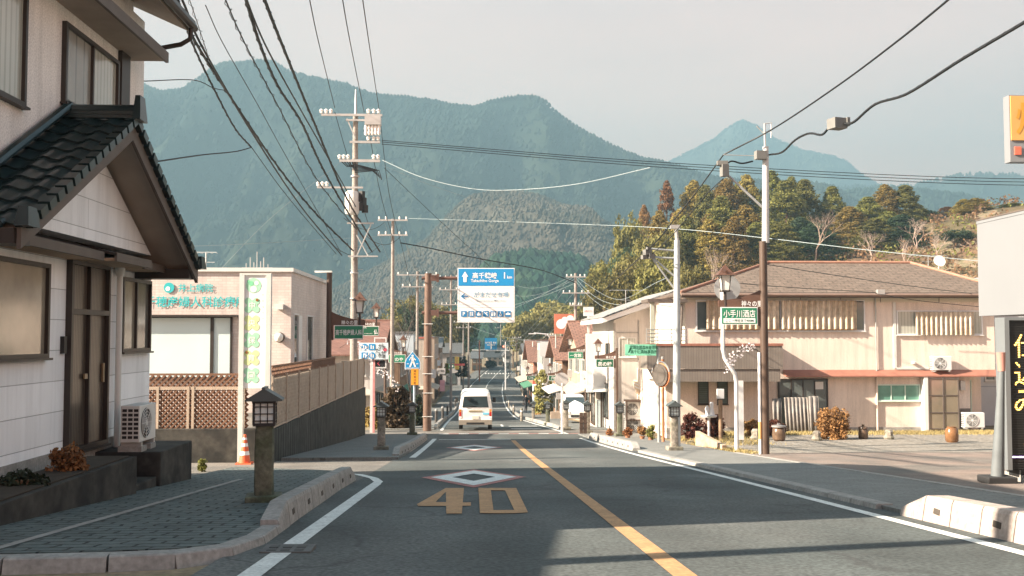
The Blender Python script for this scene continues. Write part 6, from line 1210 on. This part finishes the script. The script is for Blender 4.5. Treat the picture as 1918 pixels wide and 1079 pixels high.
shop('brown_eave_house','old timber house with grey tiles farther along the left pavement','house',-13,-5.2,146,160,at(855,652,146).z,wD,gtile,'gx',1.4,1,2,2,3,awn=aw)
shop('white_corner_house','small white house near the far left corner','house',-9,-2.6,178,194,at(880,662,178).z,wE,gtile,'gx',1.6,1,2,2,3)
shop('dark_roof_house','dark hipped house facing down the street at its far end','house',at(912,680,248).x,at(942,680,248).x,246,256,at(925,668,246).z,wA,mat('dark_tiles',(.05,.055,.055),.6,.2,3),'gx',2.0,1,2,3,2,.8)
shop('grey_far_house','pale grey house at the right of the far junction','house',at(944,680,236).x,at(957,680,236).x,232,246,at(950,664,232).z,mat('grey_wall',(.42,.43,.42),.8,.08),gtile,'gy',1.2,-1,2,1,3)
shop('brown_far_house','low brown house behind the orange pole at the far left corner','house',at(884,680,225).x,at(902,680,225).x,224,238,at(890,672,224).z,wD,gtile,'gx',1.4,1,2,2,2)
shop('tan_shop','tan rendered shop with orange tiled roof behind the white shopfront','shop',7.3,15,64,78,at(1085,662,64).z,wC,rtile,'gx',2.0,-1,2,2,3,.7,aw)
shop('orange_tile_house','old house with faded orange tiles and timber lattice front','house',7.2,15,82,92,at(1050,672,82).z,wD,rtile,'gx',1.6,-1,2,2,3,.7,mat('white_awning',(.7,.68,.62),.7,.05))
shop('white_shop_right','white two-storey shop beyond the climbing shrub','shop',7.0,14,102,112,at(1025,642,102).z,wE,gtile,'flat',0,-1,2,2,3)
shop('brick_red_shop','reddish timber shop with a tiled roof and green board','shop',6.8,13,116,128,at(1005,676,116).z,mat('red_timber',(.36,.17,.11),.8,.15,1.2),rtile,'gx',2.2,-1,2,2,3,.7,ag)
shop('cream_shop_right','cream shop with low awning far along the right side','shop',7.0,13,134,150,at(985,668,134).z,wA,gtile,'gx',1.5,-1,2,2,4,.5,aw)
shop('far_white_shop','white block on the right shortly before the far junction','shop',7.8,14,158,176,at(975,662,158).z,wE,gtile,'flat',0,-1,2,2,4)
shop('far_tiled_house','small grey-tiled house last on the right side','house',11,17,190,206,at(972,668,190).z,wA,gtile,'gx',1.4,-1,2,2,3)
# yellow vertical sign, orange billboard etc.
def board(name,label,px0,px1,py0,py1,Y,m,txt=None,tm=None,leg=None,vert=False,th=.15,cat='sign',fr_=None):
    x0,x1=at(px0,py0,Y).x,at(px1,py0,Y).x; z1,z0=Z(py0,Y,px0),Z(py1,Y,px0); t=thing(name,label,cat,((x0+x1)/2,Y,z0)); b=B(m); b.box(x0,x1,Y,Y+th,z0,z1); p=b.obj('panel',t)
    if txt:
        b=B(tm)
        if vert:
            n=len(txt)
            for i,ch in enumerate(txt): b.text(ch,((x0+x1)/2,Y-.01,z1-(i+.5)*(z1-z0)/n),min((z1-z0)/n*.75,(x1-x0)*.7),bold=.03)
        else: b.text(txt,((x0+x1)/2,Y-.01,(z0+z1)/2),(z1-z0)*.5,(x1-x0)*.85,bold=.03)
        b.obj('lettering',p)
    if leg: b=B(metal); zg_=T((x0+x1)/2,Y); [b.tube([(q,Y+th+.05,zg_),(q,Y+th+.05,z1)],.06,6) for q in (x0+.15,x1-.15)]; b.obj('leg',t)
    return t
board('vertical_shop_sign','yellow vertical shop sign on the left side of the street',852,860,668,692,130,mat('sign_yellow',(.62,.52,.10),.6,.05),'酒ビール',mat('red_print',(.6,.12,.1)),None,True)
t=board('orange_billboard','big faded orange billboard with round white shapes behind the shops',1038,1078,588,625,84,mat('billboard_orange',(.50,.17,.10),.6,.12,1),None,None,True)
b=B(signw)
for px,py,r in ((1051,607,.42),(1058,600,.3),(1068,598,.34),(1070,610,.38),(1064,617,.28)): b.disc(at(px,py,84)-UY*.012*(1+r),r,UX,UZ,18)
b.obj('emblem',t)
board('white_wall_board','pale blank advertising board above the white shop on the right',1011,1038,640,668,101,white); board('far_white_board','small white roof board in front of the yellow-green trees',981,994,636,662,150,wE,None,None,True)
board('pink_poster','faded pink poster board outside the left shops',824,833,712,733,84,mat('poster_pink',(.60,.33,.36),.7,.1),None); board('grey_shop_board','white shop board with dark characters, left side of the street',818,834,690,700,84,wE,'お食事処',black)
for i,(px,py,Yq,w_,h,mm_,l) in enumerate(((812,700,78,8,16,white,'white hanging lamp box left of the gantry, nearest of the left row'),(822,680,92,6,10,wB,'pale blue hanging board under the red-banded building'),(843,700,118,5,12,white,'narrow white hanging sign past the red-banded building'),(866,672,150,4,9,white,'tiny white sign near the far left houses'),(872,688,150,4,6,mat('sign_redbox',(.45,.08,.06),.5,.1),'tiny red sign near the far left houses'),(971,690,140,5,8,white,'tiny white sign among the far right shops'),(1001,718,112,6,10,mat('lantern_red',(.45,.10,.06),.5,.1),'small red lantern box under the tiny green sign'),(1046,742,82,8,12,wE,'small pale board on the orange-tiled house'),(1068,700,72,9,14,wE,'pale hanging box on the tan shop front'),(1088,662,66,7,16,white,'tall narrow white box sign near the rusty mast'),(1073,745,70,8,22,browns,'dark timber shop post board beside the parked car'))):
    board('hanging_sign',l,px-w_/2,px+w_/2,py-h/2,py+h/2,Yq,mm_)
board('green_shop_board','dark green shop board overhanging the left pavement',840,851,682,690,110,greend,'喫茶',signw)
board('metal_shed_door','weathered blue-grey metal shed behind the pavement on the right',1000,1016,722,770,97,wB,None,None,None,False,2.5,'shed')
board('crate_wall','low brown timber planter wall outside the orange-tiled house',1032,1052,772,792,72,wC,None,None,None,False,.5,'planter')
board('fascia_sign','white shop fascia with faint characters over the far right shops',985,1000,688,696,126,wE,None)
p=foot(878,716); t=thing('traffic_cone','tiny orange traffic cone far along the left pavement','cone',p); b=B(orange); b.lathe(p,[(.25,0),(.25,.04),(.16,.05),(.04,.7)],12); b.obj('body',t); b=B(signw); b.lathe(p,[(.125,.3),(.09,.45)],12); b.obj('band',t)
# ---------------- utility poles ----------------
insul=mat('insulator',(.75,.74,.70),.3,.04)
def upole(label,px,ty,Y,r=.15,m=cpole,arms=((.3,1.6),(1.2,1.2)),z0=None,grp='utility poles on the left side',by=None):
    x=at(px,ty,Y).x; z0=T(x,Y) if z0 is None else z0; top=Z(ty,Y,px); t=thing('utility_pole',label,'utility pole',(x,Y,z0),grp); b=B(m); b.tube([(x,Y,z0),(x,Y,top)],[r,r*.65],14); b.obj('pole',t)
    for d,w_ in arms:
        b=B(metal); b.cb((x,Y-.08-r*.7,top-d),(w_*2,.09,.09)); a=b.obj('crossarm',t); b=B(insul)
        for q in (-.9,-.45,.45,.9): b.lathe((x+q*w_,Y-.08-r*.7,top-d+.04),[(.03,0),(.06,.04),(.035,.08),(.06,.12),(.03,.18)],8)
        b.obj('insulator',a)
    return t,x,top
# big pole
Y=45.5; tP,xP,zP=upole('tallest pale concrete pole with transformer and many crossarms behind the clinic',666,215,Y,.18,z0=-1.14,arms=()); A=lambda px,py,Y=Y-.25:at(px,py,Y)
b=B(metal); b.tube([(xP,Y,zP-.1),(xP,Y,Z(168,Y,671))],[.07,.03],8); b.obj('mast',tP)
def arm(x0,x1,py,th=.1,par=tP,ins=(),m=metal,nm='crossarm'):
    b=B(m); p0,p1=A(x0,py),A(x1,py); b.box(p0.x,p1.x,p0.y-.05,p0.y+.05,p0.z-th/2,p0.z+th/2); a=b.obj(nm,par)
    if ins:
        b=B(insul)
        for px in ins: q=A(px,py); b.lathe((q.x,q.y,q.z+th/2),[(.03,0),(.09,.04),(.06,.08),(.09,.12),(.09,.17),(.03,.22)],10)
        b.obj('insulator',a)
arm(602,716,215,ins=(602,611,620,690,700,709)); arm(648,712,225,.08,ins=()); arm(655,712,266,.1,ins=(690,700,708)); arm(636,712,301,.12,ins=(636,644,652,700,708)); arm(594,680,351,.08,ins=(596,604,612)); arm(650,700,418,.06); arm(652,708,480,.06)
b=B(metal); b.box(A(684,225).x,A(714,225).x,Y-.5,Y-.1,A(690,235).z,A(690,219).z)
for px in (686,692,698,704,710): q=A(px,240); b.m(insul).lathe((q.x,q.y-.1,q.z-.35),[(.05,0),(.09,.1),(.06,.2),(.09,.3),(.05,.5)],8); b.m(metal)
b.obj('switch_unit',tP)
c=A(661,382); b=B(mat('transformer_white',(.62,.62,.58),.5,.06)); b.lathe((c.x-.02,Y-.45,c.z-.5),[(.26,0),(.3,.06),(.3,.95),(.24,1.05)],18); 
for a in range(10): an=a*.628; b.box(c.x-.02+math.cos(an)*.31-.012,c.x-.02+math.cos(an)*.31+.012,Y-.45+math.sin(an)*.31-.012,Y-.45+math.sin(an)*.31+.012,c.z-.4,c.z+.4)
b.obj('transformer',tP); b=B(black); 
for px,py in ((678,366),(681,378),(677,388),(684,392),(674,372)): q=A(px,py); b.cb(q+Vector((0,-.1,0)),(.22,.2,.34),px)
b.obj('cable_box',tP)
b=B(metal); b.tube([A(666,260),A(650,222)],.03,5); b.tube([A(668,480),A(695,420)],.03,5); b.tube([A(668,440),A(690,480)],.03,5); b.obj('brace',tP)
b=B(wirem)
for i in range(6): r_0=random.Random(i); q=A(674+i*6,305); b.tube([A(640+i*5,303),A(650+i*3,312),A(665,308+i*3),A(690+i*4,314+i),A(700+i*3,322+i*3)],.025,5)
b.obj('jumper_cable',tP)
for i,py in enumerate(range(460,640,22)): q=A(666,py); B(metal).tube([Vector((q.x-.3,Y,q.z)),Vector((q.x+.3,Y,q.z))],.014,4).obj('step_bolt',tP)
for py in (330,372,398,512,560): q=A(666,py); B(metal).lathe((xP,Y,q.z),[(.2,0),(.2,.06)],16).obj('band',tP)
PL=[upole('slim concrete pole with a small crossarm right of the transformer pole',736,410,60,.14,arms=((.1,.9),(1.0,.9)))]
PL.append(upole('pale pole rising behind the bare tree, left of the gantry',782,508,76,.14)); PL.append(upole('thin pale pole showing between gantry pole and route sign',845,515,100,.15,arms=((.3,1.2),(1.5,1.2),(3,1.0))))
PL.append(upole('pale pole directly below the left part of the route sign',878,575,135,.16)); PL.append(upole('far pale pole below the route sign, second one',868,600,160,.15)); PL.append(upole('slender far pole crossing the mountain right of the far blue sign',938,590,260,.17,arms=((.5,1.6),(2,1.6),(3.4,1.6))))
t=thing('orange_lamp_post','rusty orange post near the far left corner','post',(at(898,690,190).x,190,G(190)),None); b=B(mat('rust_orange',(.42,.17,.09),.6,.1)); b.tube([(at(898,690,190).x,190,G(190)),at(898,637,190)],.13,8); b.obj('pole',t); b=B(metal); b.tube([at(894,640,190),at(903,640,190)],.06,5); b.obj('lamp_arm',t)
gR='utility poles on the right side'
PR_=[upole('tall concrete pole with crossarms beside the orange billboard',1078,512,80,.17,grp=gR,arms=((.3,.8),(1.6,1.1),(2.6,.5))),upole('thin pole left of the pale wall board on the right',1031,625,108,.1,white,grp=gR,arms=((.2,.6),)),upole('thin white pole among the far right shops',998,640,120,.1,white,grp=gR,arms=()),upole('grey far pole on the right of the junction',955,636,195,.13,grp=gR),upole('pale far pole nearest the road bend on the right',947,640,165,.13,white,grp=gR,arms=()),upole('dark far pole between the right shops',968,630,180,.12,bpole,grp=gR,arms=((.3,.8),))]
PR_.append(upole('slim rusty mast behind the white roadside sign',1131,578,66,.07,bpole,grp=gR,arms=()))
p=foot(1053,812); b=B(white); b.tube([p,at(1053,718,p.y)],.06,8); tg=thing('white_signpost','white signpost with a round plate seen edge-on at the bend','signpost',p); b.obj('pole',tg); b=B(wE); b.disc(at(1052,711,p.y),.33,UX,UZ,20,.03); b.obj('plate',tg)
b=B(white); x=at(1030,700,96).x; tg=thing('street_light','white curved street light arm over the right shops','street light',(x,96,G(96))); b.tube([(x,96,G(96)),(x,96,Z(632,96,1030)),at(1024,626,96),at(1000,624,96)],.06,8); b.obj('pole',tg); b=B(white); b.cb(at(997,625,96),(.7,.2,.1)); b.obj('lamp_head',tg)
# street light on the brown post by the clinic
b=B(cream); c=at(606,509,36.6); b.cb(c,(.62,.2,.06)); tag(b.obj('post_lamp'),'flat pale lamp head on the brown post behind the clinic','lamp')
tvant('TV antenna on the roof of the white gabled house',(at(1172,560,56).x,56,at(1172,590,56).z),1.4,.9,5); tvant('TV antenna above the far right shops',(at(1050,650,88).x,88,at(1050,650,88).z),1.2,.6,5)
# ---------------- wires ----------------
def wire(label,P_,r=.02,sag=0,m=wirem,ext=0,n=14,wig=0,name='power_line'):
    pts=[at(*p) if isinstance(p,tuple) else Vector(p) for p in P_]; out=[]
    if len(pts)==2:
        a,c=pts
        if ext: a=a+(a-c)*ext
        for i in range(n+1): q=i/n; p=a.lerp(c,q); p.z-=sag*4*q*(1-q); out.append(p)
    else:
        e=[pts[0]*2-pts[1]]+pts+[pts[-1]*2-pts[-2]]
        for i in range(1,len(e)-2):
            for k in range(8): t_=k/8; out.append(.5*((2*e[i])+(e[i+1]-e[i-1])*t_+(2*e[i-1]-5*e[i]+4*e[i+1]-e[i+2])*t_*t_+(3*e[i]-3*e[i+1]+e[i+2]-e[i-1])*t_**3))
        out.append(pts[-1])
    r*=.62 if m is wirew else 1
    b=B(m); b.tube(out,r,5,False)
    if wig:   # thinner conductor spiralled round the messenger
        o2=[]; 
        for i in range(len(out)-1):
            L=(out[i+1]-out[i]).length; k=max(2,int(L/.35))
            for j in range(k): p=out[i].lerp(out[i+1],j/k); a=len(o2)*1.9; o2.append(p+Vector((math.cos(a)*wig,0,math.sin(a)*wig)))
        b.tube(o2,r*.55,4,False)
    tag(b.obj(name),label,'cable','overhead cables and wires')
wire('thick leftmost cable dropping to the service bracket before the mountain',[(310,-60,18),(335,5,20.5),(360,80,23.5),(400,165,27),(440,240,30),(471,276,32.5)],.026,wig=.03)
wire('thin cable continuing from the service bracket to the big pole foot',[(471,276,32.5),(540,370,37),(630,476,45)],.014)
wire('thick twisted cable, second from the left above the tiled gable',[(300,-90,17),(332,0,20),(367,80,23),(438,191,28),(519,310,34),(590,398,39),(662,470,45)],.034,wig=.045)
wire('thick plain cable running just above the twisted one, from top left',[(315,-60,18),(345,8,20.5),(380,90,23.5),(470,245,30),(564,387,37.5),(640,478,45)],.028)
wire('thin single wire between the left cable pair and the middle bundle',[(385,10,20),(417,80,23),(482,195,28.5),(541,302,34),(638,472,45)],.011)
wire('lashed cable with loops, third bundle from the left',[(410,-30,19),(458,80,23),(519,195,29),(593,335,37),(668,430,45.2)],.016,wig=.05)
wire('thin wire with loops at the left of the bundles, falling from the top edge',[(352,-10,21),(385,90,25),(400,140,27)],.010,wig=.05)
wire('wavy heavy cable in the middle bundle',[(452,-30,19),(486,80,23),(520,160,27),(564,228,31),(597,300,36),(630,361,40),(697,472,50)],.036,wig=.04)
wire('straight heavy cable crossing the wavy one',[(440,-60,18),(495,80,23),(560,200,29),(600,270,34),(668,390,45.2)],.022)
wire('heavy cable right of the wavy one, ending beyond the transformer',[(492,-10,19.5),(527,80,23),(586,224,32),(652,376,42),(712,472,53)],.036,wig=.035)
wire('left one of the three thin high wires to the top crossarm',[(578,-10,22),(597,80,29),(627,202,44.5)],.014); wire('middle one of the three thin high wires to the top crossarm',[(640,-10,22),(656,80,29),(682,210,45)],.014); wire('right one of the three thin high wires to the top crossarm',[(678,-10,22),(691,80,29),(710,206,45)],.014)
wire('thin wire leaving the top crossarm past the slim pole, left one',[(627,210,45),(653,300,50),(690,420,58)],.014); wire('thin wire leaving the top crossarm past the slim pole, middle one',[(690,240,45),(712,360,52),(738,455,60)],.014); wire('thin wire leaving the top crossarm past the slim pole, right one',[(712,225,45),(730,370,53),(757,480,62),(775,560,75)],.014)
for i,(l,a,c) in enumerate((('upper',263,335),('middle',266,341),('lower',270,347))): wire('%s of three long wires crossing the valley from the big pole to the right edge'%l,[(715,a,45),(1300,(a+c)/2+9,45),(1918,c,45),(2300,c-20,45)],.016)
wire('sagging pale cable from the big pole to mid-air over the ridge',[(716,300,45),(790,332,44),(880,353,43),(960,356,42),(1080,345,40),(1218,314,38)],.024,m=wirew); wire('second fainter pale cable below the sagging one',[(716,310,45),(830,355,47),(960,392,50),(1150,428,54)],.012,m=wirew)
wire('long pale wire crossing behind the outrigger pole to the right',[(765,409,60),(1000,417,45),(1240,427,33),(1434,446,28.7),(1640,470,26),(1918,497,24)],.014,m=wirew)
wire('pale diagonal guy wire left of the big pole',[(398,520,40),(512,404,42),(640,302,45)],.014,m=wirew); wire('pale horizontal cable from the clinic roof to the big pole',[(290,462,35),(460,457,40),(740,441,60)],.014,m=wirew)
wire('service drop from the tiled gable to the cable bracket',[(290,303,20),(380,290,26),(440,284,30),(471,276,32.5)],.018); wire('thin service wire near the left mountain ridge',[(268,152,22),(362,150,25),(400,165,27),(425,170,28.5)],.012)
wire('dark diagonal wire from the big pole towards the route sign',[(720,315,45),(820,410,52),(960,540,62),(1010,600,75)],.012); wire('lashed black cable leaving the slim pole to the right',[(750,455,60),(800,464,62),(900,485,66),(1010,505,75),(1078,530,80)],.034,wig=.03)
wire('heavy black cable from the top right to the tall pale pole brace',[(1800,-20,16),(1690,70,19),(1570,160,23),(1450,240,27.5),(1355,290,28.5)],.022)
wire('continuation of the black cable down to the outrigger brackets',[(1355,290,28.5),(1310,352,29.5),(1260,415,30.5),(1212,470,31.5),(1130,545,60),(1078,600,80)],.02)
wire('thick rope-like cable from the right edge through the splice box',[(2000,-10,13),(1918,42,15),(1800,112,17),(1700,175,19.5),(1640,195,21),(1600,228,22),(1580,232,22.4)],.03,wig=.02)
wire('slack cable between the splice box and the tall pale pole',[(1556,234,22.8),(1540,252,23.2),(1515,250,24),(1490,262,25),(1465,285,27),(1440,290,28.5)],.028,wig=.02)
wire('slack cable between the tall pale pole and its left brace tip',[(1410,302,28.6),(1390,306,28.5),(1370,302,28.4),(1356,312,28.4)],.026)
wire('lower thin cable from the brace tip to the outrigger brackets',[(1354,335,28.5),(1320,368,29.3),(1260,440,30.6),(1219,478,31.4)],.014)
c=at(1568,232,22.5); b=B(MC['splice_grey']); b.cb(c,(.34,.3,.24),.3); b.cb(c+Vector((.19,0,.03)),(.08,.26,.2),.3); tag(b.obj('cable_splice_box'),'grey splice box hanging on the cable in the sky at right','splice box')
wire('dark wire drooping over the slate roof, upper one',[(1434,495,28.8),(1560,515,33),(1700,535,38),(1900,560,44)],.012); wire('dark wire drooping over the slate roof, lower one',[(1300,520,34),(1434,535,36),(1640,548,40.5)],.012); wire('thin wire from the downpipe bracket along the pink house eave',[(1640,550,40.9),(1720,563,41),(1848,576,41)],.012)
# wires linking the poles up the street
def link(A_,B_,lab,zs=(0.25,.6,1.1,1.6),r=.014,m=wirew,sag=.5):
    for i,d in enumerate(zs): wire('%s, wire %s from the top'%(lab,('first','second','third','fourth','fifth')[i]),[Vector((A_[1]+(-.5,.5,-.8,.8,0)[i],A_[0].location.y,A_[2]-d)),Vector((B_[1]+(-.5,.5,-.8,.8,0)[i],B_[0].location.y,B_[2]-d))],r,sag,m)
big=(tP,xP,Z(400,45.5,666))
link(big,PL[0],'span from the transformer pole to the slim pole',(.2,1.,1.6),m=wirem); link(PL[0],PL[1],'span from the slim pole past the bare tree'); link(PL[1],PL[2],'span behind the gantry pole'); link(PL[2],PL[3],'span under the route sign'); link(PL[3],PL[5],'span over the far road',(.3,.8,1.4),sag=1.2)
link(PR_[0],PR_[3],'long span over the right shops',(.3,.7,1.2,1.8),sag=1.5); link((PR_[0][0],PR_[0][1],PR_[0][2]),(tP,W(1262,31.5),Z(505,31.5)),'x',()) 
wire('upper pale wire from the billboard pole to the outrigger pole',[(1078,518,80),(1150,560,60),(1250,520,32)],.014,m=wirew)
for i,(a,c) in enumerate((((1078,514,80),(970,535,150)),((1078,522,80),(960,552,150)),((1078,517,80),(878,600,135)),((1078,520,80),(1180,570,60)),((1078,526,80),(1190,590,58)),((878,580,135),(1078,530,80)),((868,605,160),(1031,640,108)),((782,515,76),(640,560,50)),((782,520,76),(845,560,100)),((845,530,100),(964,560,120)))):
    wire('pale street cable '+('fanning left from the billboard pole, upper','fanning left from the billboard pole, lower','crossing the road high below the route sign','dropping to the white gabled house, upper','dropping to the white gabled house, lower','rising across the road to the billboard pole','crossing the road low in the distance','leading from the bare tree pole to the clinic','short one behind the gantry top','passing behind the route sign edge')[i],[a,c],.016,.7,wirew)
# ---------------- mountains ----------------
def mountain(name,sil,D,depth,m,base=-6,rough=.12,nx=260,ny=70,seed=0,trees=0.006,ntree=0,th=9):
    b=B(m); vs=[]; x0,x1=sil[0][0],sil[-1][0]
    for j in range(ny+1):
        t=j/ny                      # 0 = crest, 1 = foot
        for i in range(nx+1):
            px=x0+(x1-x0)*i/nx; py=lerp(sil,px)
            pc=at(px,py,D); Hc=pc.z-base
            y=D-depth*t; x=pc.x*(1-.35*t)+0
            sp=noise.fractal(Vector((x/(depth*.28)+seed,t*1.1,seed)),1,2,5)
            sp2=1-abs(noise.noise(Vector((x/(depth*.16)+seed*3,t*1.6+seed,2))))*2
            e=math.sin(min(1,t*4)*math.pi/2)*(1-t)**.5
            f=(1-t)**1.25+rough*e*(sp*.9+sp2*.5-.35)
            z=base+Hc*max(0,min(f,1.0-.25*t)) + (Hc*trees*noise.fractal(Vector((px*.22,t*60,seed)),1,2,3) if t<.98 else 0)
            vs.append((x,y,z))
    k=nx+1; n0=len(vs)
    for i in range(nx+1):
        p=vs[i]; vs.append((p[0],D+depth*.5,base))
    fs=[(j*k+i,(j+1)*k+i,(j+1)*k+i+1,j*k+i+1) for j in range(ny) for i in range(nx)]+[(i,i+1,n0+i+1,n0+i) for i in range(nx)]
    b.add(vs,fs,True); rd=random.Random(seed)
    for q in range(ntree):
        j=int(rd.random()**1.6*(ny*.9)) if q%3 else 0; i=rd.randrange(nx); a=Vector(vs[j*k+i]).lerp(Vector(vs[min(ny,j+1)*k+i+1]),rd.random() if j else 0); hh=th*rd.uniform(.6,1.5)*(.7 if j==0 else 1); r=hh*rd.uniform(.3,.5); a0=rd.random()*6
        a.z-=hh*.25; p=[a+Vector((math.cos(a0+g*1.2566)*r,math.sin(a0+g*1.2566)*r,hh*.3)) for g in range(5)]+[a+Vector((math.cos(a0+.6+g*1.2566)*r*.65,math.sin(a0+.6+g*1.2566)*r*.65,hh*.75)) for g in range(5)]+[a+UZ*hh]
        b.add(p,[(g,(g+1)%5,5+(g+1)%5,5+g) for g in range(5)]+[(5+g,5+(g+1)%5,10) for g in range(5)])
    o=b.obj(name); tag(o,None,None,None,'structure'); return o
def forest(name,c,c2,sc,bs):
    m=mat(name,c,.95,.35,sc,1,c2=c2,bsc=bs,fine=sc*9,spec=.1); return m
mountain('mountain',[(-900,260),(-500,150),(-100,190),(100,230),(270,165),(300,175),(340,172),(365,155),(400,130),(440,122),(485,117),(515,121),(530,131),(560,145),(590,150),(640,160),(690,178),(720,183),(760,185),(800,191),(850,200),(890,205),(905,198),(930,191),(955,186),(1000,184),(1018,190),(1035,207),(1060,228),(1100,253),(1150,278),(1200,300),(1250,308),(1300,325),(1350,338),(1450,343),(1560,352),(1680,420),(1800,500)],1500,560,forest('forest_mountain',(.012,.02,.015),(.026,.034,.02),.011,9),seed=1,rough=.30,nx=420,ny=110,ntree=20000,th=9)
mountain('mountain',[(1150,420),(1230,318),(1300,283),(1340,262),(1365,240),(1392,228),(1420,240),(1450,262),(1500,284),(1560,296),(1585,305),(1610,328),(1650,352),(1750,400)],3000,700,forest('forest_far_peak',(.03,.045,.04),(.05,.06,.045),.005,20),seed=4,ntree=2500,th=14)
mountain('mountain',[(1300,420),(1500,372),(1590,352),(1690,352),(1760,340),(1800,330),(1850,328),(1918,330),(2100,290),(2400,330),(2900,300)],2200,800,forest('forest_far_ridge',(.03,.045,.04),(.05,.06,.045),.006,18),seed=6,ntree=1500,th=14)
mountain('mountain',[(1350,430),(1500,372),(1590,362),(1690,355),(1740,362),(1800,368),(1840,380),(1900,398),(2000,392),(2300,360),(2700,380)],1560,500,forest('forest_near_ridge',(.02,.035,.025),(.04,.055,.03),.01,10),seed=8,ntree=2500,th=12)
mountain('mountain',[(600,560),(700,505),(760,475),(800,450),(830,415),(860,385),(885,368),(930,361),(975,362),(1010,368),(1050,384),(1100,400),(1150,425),(1200,450),(1300,520)],900,420,forest('winter_forest_hill',(.085,.075,.058),(.066,.064,.046),.03,5),seed=11,rough=.34,nx=300,ny=80,trees=.012,ntree=12000,th=3.6)
mountain('mountain',[(820,600),(870,560),(900,515),(940,495),(990,488),(1060,492),(1120,515),(1180,540),(1300,590)],620,200,forest('dark_cedar_slope',(.012,.035,.022),(.03,.055,.03),.07,3),seed=15,trees=.03,nx=260,ntree=3500,th=9)
# ---------------- air ----------------
hz=bpy.data.materials.new('haze'); hz.use_nodes=True; n=hz.node_tree; n.nodes.remove(n.nodes['Principled BSDF'])
pv=n.nodes.new('ShaderNodeVolumePrincipled'); pv.inputs['Color'].default_value=(.30,.51,.625,1); pv.inputs['Density'].default_value=6.2e-4; pv.inputs['Anisotropy'].default_value=.1
n.links.new(pv.outputs[0],n.nodes['Material Output'].inputs['Volume'])
b=B(hz); b.box(-3500,4500,-90,3200,-14,665); o=b.obj('haze'); o['kind']='stuff'; o['label']='thin pale blue haze filling the valley air'
